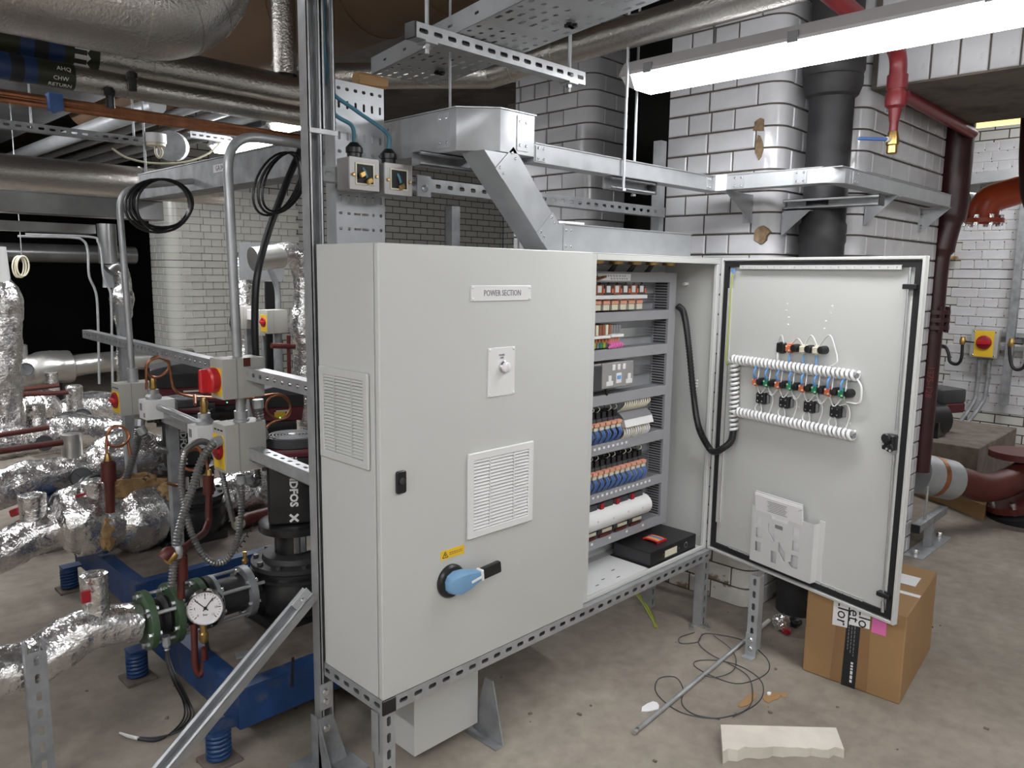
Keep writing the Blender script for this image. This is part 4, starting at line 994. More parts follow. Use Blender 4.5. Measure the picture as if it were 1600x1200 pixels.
# vertical perforated tray behind the boxes
vp = thing('cable_tray', 'upright perforated cable tray standing behind the two socket boxes', 'cable tray', (0.245, 0.44, 1.54))
def vhole(i, j):
    if j in (12, 10, 6): return (0.0042, 0.0115)
    if j in (5, 4): return (0.0055, 0.0045) if i < 2 else ((0.0125, 0.0035) if i in (2, 3) else (0.005, 0.005))
    if j in (13, 9): return (0.0065, 0.0048)
    return None
build('tray_sheet', B().perf((0.160, 0.432, 1.39), X_, Z_, 6, 14, 0.029, 0.0445, vhole, 0.0015), 'galvb', vp)
for x in (0.160, 0.333): build('flange', B().box((x-0.001, 0.4335, 1.39), (x+0.001, 0.485, 2.013)), 'galvb', vp)
# brown wrapping stub on its top
# two metal-clad boxes with glands and blue cables
for k, (cx, hw) in enumerate(((0.180, 0.050), (0.300, 0.050))):
    zc = 1.738-0.004*k; y1_ = 0.382
    bx_ = thing('socket_back_box', ('metal-clad box with two brass tags, nearer the strut column', 'metal-clad box with one brass tag, nearer the wide trunking')[k], 'junction box', (cx, 0.35, zc-0.045))
    build('body', B().box((cx-hw, 0.316, zc-0.045), (cx+hw, y1_, zc+0.045)), 'boxt', bx_, bevel=0.007, segs=3)
    ring = [(-hw, -0.045), (hw, -0.045), (hw, 0.045), (-hw, 0.045)]
    def fn(x, z, q, cx=cx, zc=zc): return V3((cx+x, 0.314-q, zc+z))
    build('face_plate', B().sheet(ring, [[(-0.030, -0.028), (0.030, -0.028), (0.030, 0.028), (-0.030, 0.028)]], fn, 0.003), 'boxt', bx_, bevel=0.0008)
    build('opening', B().box((cx-0.030, 0.3145, zc-0.028), (cx+0.030, 0.3162, zc+0.028)), 'ink', bx_)
    b = B().sheet([(-0.032, -0.030), (0.032, -0.030), (0.032, 0.030), (-0.032, 0.030)], [[(-0.028, -0.026), (0.028, -0.026), (0.028, 0.026), (-0.028, 0.026)]], lambda x, z, q, cx=cx, zc=zc: V3((cx+x, 0.3112-q, zc+z)), 0.002); build('bezel', b, 'cream', bx_)
    for s_ in (-1, 1): bolt((cx+s_*0.039, 0.311, zc-0.004), -Y_, bx_, 0.005, 0.003, 'brass', 'screw')
    build('cable_gland', B().lathe([(0.021, 0), (0.021, 0.014), (0.0245, 0.016), (0.0245, 0.030), (0.019, 0.036), (0.012, 0.044), (0.009, 0.045)], (cx-0.01, 0.35, zc+0.045), Z_, 12), 'black', bx_)
    for q in ((-0.012, 0.006), (0.012, -0.010)) if k == 0 else ((0.006, -0.012),):
        build('tag', B().ob((cx+q[0], 0.308, zc-0.008+q[1]), V3((0.010, 0.003, 0.005)), V3((-0.003, 0, 0.007)), V3((0, -0.006, 0.0))), 'brass', bx_, bevel=0.002)
    build('core', B().tube(spline([(cx-0.006, 0.330, zc+0.030), (cx-0.002, 0.312, zc+0.010), (cx+0.004, 0.309, zc-0.010)], 5), 0.004, 6), 'bluel', bx_)
    top = V3((cx-0.01, 0.35, zc+0.089)); d_ = 0.010*k
    cb = [top, top+V3((-0.008, -0.002, 0.045)), V3((cx-0.075-0.05*k, 0.345, 1.895+0.02*k)), V3((0.078+d_, 0.338, 1.945+d_)), V3((0.058+d_*0.6, 0.322, 2.03)), V3((0.0525+d_*0.3, 0.318, 2.20)), V3((0.0525+d_*0.3, 0.318, 3.09))]
    build('cable', B().tube(spline(cb, 8), 0.006, 8), 'bluel', label=('blue-grey cable swooping from the column into the left metal-clad box', 'blue-grey cable swooping from the column into the right metal-clad box')[k], cat='cable', loc=top)

# ---- hanging perforated tray with its trapeze strut
tz = thing('trapeze_hanger', 'slotted strut with a black end cap hung on two rods under the perforated tray', 'strut', (0.62, 0.2, 2.10))
build('channel', B().strut((0.262, 0.2, 2.1205), (0.985, 0.2, 2.1205), -Y_, sl=0.016), 'galv', tz); build('end_cap', B().box((0.254, 0.178, 2.0995), (0.262, 0.222, 2.1415)), 'black', tz, bevel=0.001)
for x in (0.315, 0.925):
    build('rod', B().cyl((x, 0.2, 2.07), (x, 0.2, 3.1), 0.006, n=8), 'galvb', tz); build('plate_washer', B().box((x-0.022, 0.178, 2.095), (x+0.022, 0.222, 2.0995)), 'galvb', tz)
    build('nut', B().cyl((x, 0.2, 2.083), (x, 0.2, 2.095), 0.011, n=6), 'zinc', tz)
pt = thing('cable_tray', 'perforated cable tray hung overhead, running out of the top of the picture', 'cable tray', (0.55, -0.2, 2.143))
tdir = V3((-0.19, -1, 0)).normalized(); tside = V3((1, -0.19, 0)).normalized(); T0 = V3((0.52, 0.76, 2.1435)); TL = 1.9; TW = 0.27
def thole(i, j): return None if i % 6 in (2, 5) else ((0.010, 0.0042) if i % 6 in (0, 1) else (0.008, 0.0042))
# seen from below: U x V must point down
build('tray_sheet', B().perf(T0+tside*0, tside, tdir, 7, 38, TW/7, TL/38, lambda i, j: None if j % 5 == 4 else ((0.006, 0.015) if j % 5 in (0, 1) else (0.006, 0.009)), 0.0015), 'galvb', pt)
for k, sd in enumerate((0.0, TW)):
    b = B().perf(T0+tside*sd+Z_*0.0, tdir, Z_, 26, 1, TL/26, 0.055, lambda i, j: (0.012, 0.004) if i % 2 else None, 0.0015); build('flange', b, 'galvb', pt)
for q in (T0+tdir*0.20+tside*0.16, T0+tdir*0.86+tside*0.20):
    for a in (0.4, 2.0, 3.4): build('wing_knot', B().ob(q-Z_*0.010, V3((math.cos(a), math.sin(a), 0))*0.018, V3((-math.sin(a), math.cos(a), 0))*0.006, Z_*0.004), 'black', pt)

# ================================================================ STACK, DOWNPIPE AND RED PIPES
bs = thing('soil_stack', 'black cast iron stack with a flared collar between the white pillars', 'pipe', (2.125, -0.17, 0))
build('pipe', B().lathe([(0.088, 0), (0.088, 1.60), (0.092, 1.61), (0.092, 1.68), (0.086, 1.69), (0.086, 2.18)], (2.090, -0.197, 0), Z_, 28), 'iron', bs)
build('collar', B().lathe([(0.086, 2.18), (0.100, 2.19), (0.112, 2.225), (0.114, 2.235), (0.114, 2.26), (0.110, 2.265), (0.118, 2.285), (0.118, 2.40), (0.10, 2.41), (0.10, 3.1)], (2.090, -0.197, 0), Z_, 28), 'iron', bs)
rp = thing('sprinkler_pipe', 'red pipe elbow dropping to a brass valve beside the black stack', 'pipe', (2.075, -0.45, 2.0))
e0 = at(1404, 88, Y=-0.45)
zq = at(1400, 145, X=2.075).z
path = fillet([V3((1.50, -0.40, 2.40)), V3((2.075, -0.45, e0.z+0.02)), V3((2.075, -0.45, zq))], 0.10, 8)
build('pipe', B().tube(path, 0.031, 16), 'redpipe', rp)
zv = [at(1400, y, X=2.075).z for y in (118, 140, 158, 170, 190, 205, 240)]
build('coupling', B().lathe([(0.037, zv[1]), (0.037, zv[0])], (2.075, -0.45, 0), Z_, 16), 'redpipe', rp)
build('reducer', B().lathe([(0.018, zv[4]), (0.024, zv[3]), (0.037, zv[3]+0.01), (0.039, zv[2]), (0.036, zv[1]-0.01)], (2.075, -0.45, 0), Z_, 16), 'redpipe', rp)
build('nipple', B().cyl((2.075, -0.45, zv[5]), (2.075, -0.45, zv[4]), 0.016, n=12), 'redpipe', rp)
build('valve_body', B().lathe([(0.016, zv[6]), (0.020, zv[6]+0.004), (0.020, zv[6]+0.03), (0.024, zv[6]+0.035), (0.024, zv[5]-0.03), (0.018, zv[5])], (2.075, -0.45, 0), Z_, 10), 'brass', rp)
build('valve_lever', B().bar((2.045, -0.44, (zv[5]+zv[6])/2+0.01), (1.945, -0.37, (zv[5]+zv[6])/2+0.008), 0.014, 0.012, Z_), 'bluec', rp, bevel=0.003)
build('valve_stem', B().cyl((2.075, -0.45, (zv[5]+zv[6])/2+0.01), (2.04, -0.44, (zv[5]+zv[6])/2+0.01), 0.010, n=8), 'cream', rp)
p0_ = at(1412, 148, Y=-0.38); p1_ = at(1510, 203, Y=-0.38)
build('sprinkler_branch', B().tube([p0_, p1_+(p1_-p0_)*0.12], 0.026, 14), 'redpipe', label='red branch pipe running back under the lintel to the downpipe', cat='pipe')
dpz = thing('downpipe', 'dark maroon downpipe at the far end of the white pillar', 'pipe', (3.42, -0.3, 0))
tx, ty = 3.42, -0.30
dpath = fillet([V3((tx, ty, 3.1)), V3((tx, ty, 1.80)), V3((tx-0.02, ty+0.02, 1.68)), V3((tx-0.03, ty+0.03, 1.55)), V3((tx-0.03, ty+0.03, 0.42))], 0.12, 6)
build('pipe', B().tube(dpath, [0.078 if p.z > 1.78 else (0.052 if p.z < 1.60 else 0.066) for p in dpath], 20), 'maroon', dpz)
for z in (1.28, 1.24, 1.20): build('flange', B().cyl((tx-0.03, ty+0.03, z), (tx-0.03, ty+0.03, z+0.022), 0.080, n=20), 'maroon', dpz)
for k in range(8):
    a = k*math.pi/4; build('bolt', B().cyl((tx-0.03+0.070*math.cos(a), ty+0.03+0.070*math.sin(a), 1.185), (tx-0.03+0.070*math.cos(a), ty+0.03+0.070*math.sin(a), 1.32), 0.010, n=6), 'maroon', dpz)
text('pipe_lettering', '1375-128', V3((tx-0.03, ty+0.03, 0.92))+V3((-0.9, -0.45, 0)).normalized()*0.0528, -Z_, V3((0.45, -0.9, 0)), 0.045, 'redpipe', dpz, ext=0.0005)
# red elbow near the floor in the next room, its clamp and stand
fe = thing('floor_pipe', 'red oxide flanged pipe elbow near the floor past the open door', 'pipe', (4.0, -0.45, 0.2))
q = [at(1430, 735, D=4.45), at(1500, 752, D=4.55), at(1545, 762, D=4.62), at(1600, 740, D=4.75), at(1650, 690, D=4.9)]
build('pipe', B().tube(spline(q, 8), 0.085, 20), 'redox', fe)
fc = at(1592, 775, D=4.72); fn_ = V3((0.25, -0.25, -1)).normalized()
build('flange', B().cyl(fc-fn_*0.0, fc+fn_*0.04, 0.20, n=24).cyl(at(1590, 715, D=4.8), at(1590, 715, D=4.8)+V3((0, 0, 0.04)), 0.16, n=24), 'redox', fe)
for k in range(8):
    a = k*math.pi/4; u_, v_ = perp(fn_); c = fc+(u_*math.cos(a)+v_*math.sin(a))*0.165; build('bolt', B().cyl(c-fn_*0.03, c+fn_*0.05, 0.018, n=8), 'zinc', fe)
build('rubber_bellows', B().lathe([(0.14, 0.0), (0.19, 0.04), (0.19, 0.10), (0.14, 0.13)], fc+fn_*0.04, fn_, 20), 'rubber', fe)
sl = [at(1429, 738, D=4.44), at(1484, 750, D=4.53)]
sv = build('pipe_sleeve', B().tube([sl[0], sl[0].lerp(sl[1], 0.5), sl[1]], 0.118, 24), 'galvb', fe)
build('sleeve_band', B().tube([sl[0].lerp(sl[1], 0.42), sl[0].lerp(sl[1], 0.55)], 0.1195, 24), 'copper', sv)
st_ = thing('pipe_stand', 'low strut stand with a threaded rod holding up the sleeved pipe', 'pipe support', (3.5, -0.33, 0))
sa = at(1432, 812, D=4.05); sb = at(1475, 790, D=4.4)
sa.z = sb.z = 0.16
build('arm', B().strut(sa, sb, Z_, slots=False), 'galvd', st_); build('end_cap', B().bar(sa, sa+(sa-sb).normalized()*0.008, 0.044, 0.044, Z_), 'black', st_)
mid = sa.lerp(sb, 0.5); build('leg', B().strut((mid.x, mid.y, 0.006), (mid.x, mid.y, 0.139), -Y_), 'galv', st_); build('base_plate', B().box((mid.x-0.25, mid.y-0.05, 0), (mid.x+0.25, mid.y+0.05, 0.006)), 'galv', st_)
rdp = sa.lerp(sb, 0.30); build('rod', B().cyl((rdp.x, rdp.y, 0.14), (rdp.x, rdp.y, 0.36), 0.007, n=8), 'zinc', st_)
for dx in (-0.2, 0.2): bolt((mid.x+dx, mid.y, 0.006), Z_, st_, 0.018, 0.03)
# isolator, strut and conduit on the far white wall
iso = thing('rotary_isolator', 'grey isolator with red knob on the white wall beyond the opening', 'isolator switch', (6.84, 0.27, 0.77))
build('box', B().box((6.80, 0.165, 0.765), (6.88, 0.385, 1.02)), 'box', iso, bevel=0.008, segs=2); build('label_plate', B().box((6.797, 0.20, 0.775), (6.80, 0.352, 1.01)), 'yellow', iso)
build('knob', B().lathe([(0.062, 0), (0.062, 0.012), (0.05, 0.02)], (6.797, 0.276, 0.905), -X_, 24), 'redd', iso); build('knob_grip', B().ob((6.772, 0.276, 0.905), X_*0.008, Y_*0.052, Z_*0.014), 'red', iso)
for dy in (0.19, 0.36):
    for dz in (0.785, 1.0): bolt((6.80, dy, dz), -X_, iso, 0.008, 0.004)
iso2 = thing('rotary_isolator', 'second yellow isolator on the white wall, cut by the picture edge', 'isolator switch', (6.84, -0.14, 0.77))
build('box', B().box((6.80, -0.26, 0.765), (6.88, -0.03, 1.02)), 'box', iso2, bevel=0.008); build('label_plate', B().box((6.797, -0.22, 0.79), (6.80, -0.05, 1.0)), 'yellow', iso2)
wsr = thing('strut_post', 'dark strut hanging on the white wall beside the isolators', 'strut post', (6.83, 0.11, 0.35))
build('channel', B().strut((6.86, 0.085, 0.35), (6.86, 0.085, 2.62), -X_, a=0.06, slots=False), 'galvd', wsr)
for z in (0.86, 0.98): build('cross_rail', B().strut((6.905, -0.25, z), (6.905, 0.37, z), -X_, slots=False), 'galv', wsr)
for k, (px, tw) in enumerate(((1531, 0.0), (1546, 0.02))):
    a = at(px, 562, X=6.85); e = at(1473+8*k, 648, X=6.3)
    build('flexible_conduit', B().tube(spline([a, a-Z_*0.25, at(1520+14*k, 630, X=6.7), at(1490+12*k, 668, X=6.5), e], 7), 0.018, 10), 'galvd', label=('grey flexible conduit looping from the wall isolator, inner of two', 'grey flexible conduit looping from the wall isolator, outer of two')[k], cat='conduit', loc=a)
for k, (pp_) in enumerate(([(1455, 540), (1475, 541), (1482, 552), (1484, 565), (1495, 569), (1502, 560), (1504, 535)], [(1577, 537), (1579, 565), (1586, 577), (1598, 575), (1606, 560)])):
    build('gauge_siphon', B().tube(spline([at(x, y, X=6.6) for x, y in pp_], 6), 0.014, 8), 'black', label=('black bent siphon tube left of the wall isolator', 'black bent siphon tube at the right picture edge')[k], cat='pipe')
for k, (px, py) in enumerate(((1504, 533), (1580, 536))):
    c = at(px, py, X=6.6); v_ = thing('gauge_cock', ('small brass cock left of the wall isolator', 'small brass cock right of the wall isolator')[k], 'valve', c)
    build('body', B().lathe([(0.02, -0.03), (0.026, -0.01), (0.026, 0.01), (0.018, 0.04)], c, Z_, 8), 'brass', v_); build('lever', B().bar(c, at(px+18, py+2, X=6.58), 0.012, 0.012, Z_), 'black', v_)
dv = at(1483, 404, X=6.84); dvv = thing('drain_cock', 'small brass tap handle beside the maroon downpipe', 'valve', dv)
build('wheel', B().cyl(dv, dv+Z_*0.02, 0.075, n=16), 'brass', dvv); build('stem', B().tube([dv, dv+Z_*0.12, dv+V3((0.09, 0, 0.13))], 0.012, 8), 'galvd', dvv)
# orange flanged pipe high in the next room
op = thing('flanged_pipe', 'bright orange-red flanged pipe high in the next room', 'pipe', at(1560, 310, D=4.6))
a = at(1540, 318, D=4.7); c = at(1640, 288, D=4.7); 
build('pipe', B().tube(fillet([a-Z_*0.11+V3((0.02, 0.02, 0)), a+Z_*0.02, c+Z_*0.02], 0.10, 6), 0.085, 20), 'orange', op)
fx = a-Z_*0.09+V3((0.02, 0.02, 0))
build('flange', B().cyl(fx, fx-Z_*0.025, 0.125, n=24), 'orange', op)
for k in range(8):
    an = k*math.pi/4; cc = fx+V3((math.cos(an)*0.106, math.sin(an)*0.106, 0)); build('bolt', B().cyl(cc+Z_*0.02, cc-Z_*0.045, 0.014, n=8), 'zinc', op)
build('grey_branch_pipe', B().tube([at(1506, 318, D=5.0), at(1536, 322, D=5.0)], 0.075, 18), 'galvd', label='grey pipe end behind the orange flange', cat='pipe')
build('maroon_riser', B().tube(spline([at(1624, 330, D=4.2), at(1614, 300, D=4.2), at(1612, 250, D=4.2), at(1616, 160, D=4.2)], 6), 0.06, 18), 'maroon', label='dark maroon riser at the right picture edge', cat='pipe')
build('strut_rail', B().bar(at(1505, 282, X=6.7), at(1610, 268, X=6.7), 0.06, 0.09, Z_), 'galvb', label='pale rail high on the far white wall', cat='strut')
# pump head and base seen low beyond the door
pm = thing('pump', 'small pump with a black and burgundy control box by the white wall', 'pump', at(1470, 690, Z=0.0))
c = at(1470, 620, D=5.9)
build('control_box', B().ob(c+Z_*0.02, V3((0.11, -0.05, 0)), V3((0.05, 0.11, 0)), Z_*0.055), 'dark', pm, bevel=0.02, segs=2); build('box_base', B().ob(c-Z_*0.07, V3((0.11, -0.05, 0)), V3((0.05, 0.11, 0)), Z_*0.038), 'burg', pm, bevel=0.01)
c2 = at(1452, 655, D=5.8); build('motor', B().cyl(c2+V3((-0.1, 0.05, 0)), c2+V3((0.08, -0.04, 0)), 0.13, n=20), 'blackm', pm); build('pedestal', B().box((c2.x-0.12, c2.y-0.1, 0.30), (c2.x+0.08, c2.y+0.1, c2.z)), 'blackm', pm)
pb = at(1490, 735, Z=0.18); build('concrete_plinth', B().box((4.9, -0.2, 0), (6.0, 0.55, 0.30)), 'cover', label='dusty raised plinth under the far pump', cat='plinth', bevel=0.005)
# cardboard piece under the elbow
b = B().prism([at(1425, 770, Z=0), at(1480, 790, Z=0), at(1537, 815, Z=0), at(1548, 788, Z=0), at(1440, 755, Z=0)], Z_*0.10); build('cardboard_box', b, 'card', label='flat brown cardboard box under the red elbow', cat='box')

# ================================================================ THINGS ON THE FLOOR TO THE RIGHT
ct = thing('carton', 'brown cardboard carton with black tape under the open door', 'box', (1.83, -0.6, 0))
c0 = V3((1.592, -0.448, 0)); c1 = V3((1.602, -0.790, 0)); cx_ = (V3((2.12, -0.735, 0))-c1); cy_ = c0-c1; HB = 0.325
build('walls', B().prism([c1, c1+cx_, c1+cx_+cy_, c0], Z_*HB), 'card', ct, bevel=0.004)
nL = V3((-1, -0.03, 0)).normalized(); yU = -cy_.normalized()
def cl(f_, z, o=0.0012): return c0+(c1-c0)*f_+Z_*z+nL*o
build('tape', B().prism([cl(0.30, 0.005), cl(0.68, 0.005), cl(0.66, HB), cl(0.34, HB)], nL*0.0004), 'tape', ct)
build('black_tape', B().prism([cl(0.42, 0.0, 0.0018), cl(0.565, 0.0, 0.0018), cl(0.575, HB+0.001, 0.0018), cl(0.435, HB+0.001, 0.0018)], nL*0.0004), 'ink', ct)
r_ = random.Random(3)
for f_, z0_, z1_, hh in ((0.455, 0.14, 0.30, 0.0022), (0.485, 0.13, 0.30, 0.0022), (0.515, 0.12, 0.26, 0.0022), (0.505, 0.02, 0.095, 0.006)):
    z = z0_
    while z < z1_:
        w_ = r_.uniform(0.006, 0.014); build('tape_print', B().prism([cl(f_, z, 0.0024), cl(f_+hh*4, z, 0.0024), cl(f_+hh*4, z+w_, 0.0024), cl(f_, z+w_, 0.0024)], nL*0.0003), 'whitep' if hh > 0.003 else 'grey', ct); z += w_+0.004
for f0, f1, zl, zh in ((0.285, 0.44, 0.215, 0.33), (0.455, 0.66, 0.235, 0.33)): build('address_label', B().prism([cl(f0, zl, 0.0024), cl(f1, zl+0.005, 0.0024), cl(f1, zh-0.006, 0.0024), cl(f0, zh-0.006, 0.0024)], nL*0.0004), 'paper', ct)
for f0, s_ in ((0.385, 'Llor'), (0.50, 'et'), (0.60, 'Llo')): text('label_lettering', s_, cl(f0, 0.272, 0.003), -Z_, yU, 0.058, 'ink', ct)
build('pink_label', B().prism([cl(0.68, 0.232, 0.0022), cl(0.82, 0.232, 0.0022), cl(0.82, 0.305, 0.0022), cl(0.68, 0.305, 0.0022)], nL*0.0004), 'pink', ct)
tp = c1+cx_*0.35+cy_*0.35+Z_*(HB+0.0008)
build('top_tape', B().ob(c1+cx_*0.40+cy_*0.5+Z_*(HB+0.0006), cx_*0.025, cy_*0.5, Z_*0.0004), 'whitep', ct)
build('pink_label', B().ob(c1+cx_*0.55+cy_*0.45+Z_*(HB+0.0014), cx_*0.22, cy_*0.14, Z_*0.0004), 'pink', ct); build('paper_label', B().ob(c1+cx_*0.66+cy_*0.30+Z_*(HB+0.0024), cx_*0.10, cy_*0.20, Z_*0.0004), 'paper', ct)
build('torn_flap', B().prism([c1+cy_*0.06+Z_*(HB-0.02)+nL*0.002, c1+cy_*0.14+Z_*(HB-0.012)+nL*0.002, c1+cy_*0.12+Z_*(HB-0.05)+nL*0.012], nL*0.002), 'tape', ct)
# post propping the door
ps = thing('strut_prop', 'short slotted strut post with an angle foot under the open door', 'strut post', (1.552, -0.255, 0))
build('channel', B().strut((1.565, -0.262, 0.03), (1.565, -0.262, 0.328), -X_), 'galvb', ps)
b = B().box((1.512, -0.284, 0.0), (1.546, -0.240, 0.004)).box((1.541, -0.284, 0.004), (1.5445, -0.240, 0.095)); build('angle_foot', b, 'galvb', ps)
for z in (0.035, 0.070): bolt((1.541, -0.262, z), -X_, ps, 0.011, 0.008)
# threaded rod, wire coils, slab and scraps
ra, re_ = V3((0.795, -0.252, 0.0085)), V3((1.88, -0.172, 0.0085))
td = thing('threaded_rod', 'long steel threaded rod lying across the floor', 'threaded rod', (1.3, -0.2, 0))
build('rod', B().cyl(ra, re_, 0.0075, n=10), 'galv', td); dr_ = (re_-ra).normalized(); build('nut', B().cyl(ra+dr_*0.012, ra+dr_*0.024, 0.0085, n=6), 'zinc', td); build('tip', B().cyl(re_-dr_*0.11, re_, 0.0083, n=10), 'whitep', td)
def floorpath(pix, z=0.004): return [at(x, y, Z=z) for x, y in pix]
loops = [[(1085, 988), (1062, 996), (1064, 1005), (1090, 1003), (1096, 993), (1110, 990), (1160, 1000), (1195, 1025), (1202, 1045), (1185, 1060), (1150, 1068), (1110, 1055), (1085, 1040), (1092, 1032), (1130, 1033), (1165, 1045), (1190, 1065), (1190, 1090), (1165, 1110), (1120, 1122), (1070, 1115), (1040, 1098), (1024, 1078), (1030, 1060), (1055, 1058), (1067, 1075), (1066, 1100), (1085, 1116), (1125, 1124)],
         [(1097, 990), (1092, 1005), (1110, 1022), (1145, 1040), (1170, 1058), (1176, 1085), (1170, 1105), (1145, 1120)], [(1115, 993), (1140, 1012), (1150, 1030), (1145, 1048), (1120, 1058), (1095, 1055)]]
for k, lp in enumerate(loops):
    build('wire_coil', B().tube(spline(floorpath(lp, 0.0025+0.003*k), 7), 0.0018, 6), 'dark', label=('longest loose coil of thin dark wire on the floor', 'thin dark wire curving inside the coil by the rod', 'short thin wire loop near the strut prop')[k], cat='wire')
fm = thing('pale_slab', 'off-white broken slab lying in the foreground', 'slab', (1.05, -0.6, 0))
r_ = random.Random(4); e0_, e1_ = V3((0.990, -0.448, 0)), V3((1.262, -0.708, 0)); f0_, f1_ = V3((0.872, -0.520, 0)), V3((1.165, -0.772, 0)); n_ = 16; P = []; 
for k in range(n_+1):
    a = e0_.lerp(e1_, k/n_); c = f0_.lerp(f1_, k/n_)+V3((r_.uniform(-0.006, 0.006), r_.uniform(-0.006, 0.006), 0))+(e0_-f0_)*0.22*math.sin(math.pi*k/n_)*0.5
    hh = 0.040-0.012*k/n_
    P += [a, a+Z_*hh, c+Z_*(hh+r_.uniform(-0.004, 0.003)), c+V3((r_.uniform(-0.004, 0.004), r_.uniform(-0.004, 0.004), 0))]
F = [(0, 1, 2, 3), tuple(4*n_+i for i in (3, 2, 1, 0))]
for k in range(n_):
    for j in range(4): F.append((4*k+j, 4*(k+1)+j, 4*(k+1)+(j+1) % 4, 4*k+(j+1) % 4))
b = B().add(P, F); build('slab', b, 'wood', fm, ang=25)
r_ = random.Random(9)
def scrap(name, label, cat, px, py, rx, ry, h, m, n=9, seed=1):
    q = random.Random(seed); c = at(px, py, Z=0); pts = []
    for i in range(n):
        a = 2*math.pi*i/n; k = q.uniform(0.65, 1.1); pts.append(c+V3((math.cos(a)*rx*k, math.sin(a)*ry*k, 0.0)))
    return build(name, B().prism(pts, Z_*h), m, label=label, cat=cat, bevel=min(0.001, h*0.3))
scrap('cardboard_scrap', 'torn brown cardboard strip on the floor by the wire', 'scrap', 1168, 1095, 0.06, 0.02, 0.003, 'card', seed=2)
scrap('cardboard_scrap', 'torn brown cardboard flake nearer the carton', 'scrap', 1206, 1090, 0.045, 0.025, 0.003, 'card', seed=5)
scrap('cardboard_scrap', 'small round brown cardboard flake beside the torn strips', 'scrap', 1224, 1086, 0.02, 0.016, 0.002, 'card', seed=8)
scrap('plastic_scrap', 'crumpled clear plastic scrap under the threaded rod', 'scrap', 1017, 1106, 0.05, 0.026, 0.005, 'paper', seed=3)
scrap('paper_scrap', 'tiny white crumb beside the cardboard flakes', 'scrap', 1201, 1086, 0.012, 0.008, 0.010, 'paper', n=7, seed=4)
for k, (px, py) in enumerate(((1080, 984), (1106, 984), (1098, 981))):
    c = at(px, py, Z=0); nb = thing('loose_fixing', ('loose zinc bolt by the cabinet leg', 'loose zinc nut on the coil of wire', 'loose zinc washer between the bolt and nut')[k], 'fixing', c)
    build('head', B().cyl(c, c+Z_*0.014, 0.012, n=6), 'zinc', nb); build('shank', B().cyl(c+Z_*0.007, c+Z_*0.007+V3((0.03, 0.02, 0)), 0.006, n=8), 'zinc', nb)
def crumple(name, label, cat, c, r, m, seed, sub=3, amp=0.35, parent=None):
    bm = bmesh.new(); bmesh.ops.create_icosphere(bm, subdivisions=sub, radius=1.0); b = B()
    for v in bm.verts:
        k = 1+amp*noise.noise(v.co*2.3+V3((seed*7.1, 0, 0)))+amp*0.5*noise.noise(v.co*6+V3((0, seed*3.3, 0))); b.v.append(V3(c)+V3((v.co.x*r[0], v.co.y*r[1], v.co.z*r[2]))*k)
    for f_ in bm.faces: b.f.append(tuple(v.index for v in f_.verts)); b.m.append(0)
    bm.free(); return build(name, b, m, parent, label, cat, ang=20)
crumple('foil_ball', 'crumpled silver foil ball on the floor by the carton', 'foil', at(1221, 972, Z=0.035), (0.034, 0.034, 0.034), 'foil', 2)
crumple('red_wrapper', 'dark red wrapper next to the foil ball', 'wrapper', at(1229, 986, Z=0.014), (0.022, 0.018, 0.013), 'redd', 3)
crumple('black_wrapper', 'black crumpled wrapper next to the foil ball', 'wrapper', at(1242, 972, Z=0.02), (0.035, 0.025, 0.018), 'black', 5)
for k, o in enumerate((0, 0.012)):
    build('earth_wire', B().tube(spline([at(985, 918, Z=0.05)+X_*o, at(1003, 940, Z=0.02)+X_*o, at(1016, 962, Z=0.004)+X_*o, at(1027, 981, Z=0.004)+Y_*o], 6), 0.004, 6), 'yg', label=('yellow-green earth wire offcut under the cabinet, left strand', 'yellow-green earth wire offcut under the cabinet, right strand')[k], cat='wire')
# sheet metal drop box and gusset under the cabinet
ub = thing('trunking_drop', 'pale grey sheet metal box hanging below the cabinet floor', 'trunking', (0.31, 0.17, 0.03))
build('shell', B().box((0.186, 0.106, 0.035), (0.442, 0.225, ZB-0.0005)), 'cab', ub, bevel=0.0015)
b = B().prism([(0.446, 0.135, 0), (0.446, -0.005, 0), (0.446, 0.045, 0.20), (0.446, 0.080, 0.20)], (0.005, 0, 0)).box((0.415, -0.005, 0), (0.446, 0.135, 0.005)); build('gusset_bracket', b, 'galvd', label='dark galvanised gusset foot standing beside the drop box', cat='bracket')
# ================================================================ PIPES AND TRUNKING OVERHEAD, LEFT
def lagged(name, label, pts, r, m='clad', n=32, seams=(), parent=None, cat='pipe'):
    """smooth clad pipe with raised seam bands at the given path fractions"""
    t_ = thing(name, label, cat, pts[len(pts)//2]-Z_*(r if not isinstance(r, list) else r[0])) if parent is None else parent
    build('cladding', B().tube(pts, r, n), m, t_)
    L = [0.0]
    for a, c in zip(pts, pts[1:]): L.append(L[-1]+(c-a).length)
    for s_ in seams:
        q = s_*L[-1]; i = max(k for k in range(len(L)-1) if L[k] <= q); f = (q-L[i])/max(1e-6, L[i+1]-L[i]); c = pts[i].lerp(pts[i+1], f)
        a = pts[max(0, i-1)]; e = pts[min(len(pts)-1, i+2)]; d = (e-a).normalized(); rr_ = r if not isinstance(r, list) else r[i]
        build('seam_band', B().cyl(c-d*0.006, c+d*0.006, rr_+0.003, n=n), m, t_)
    return t_
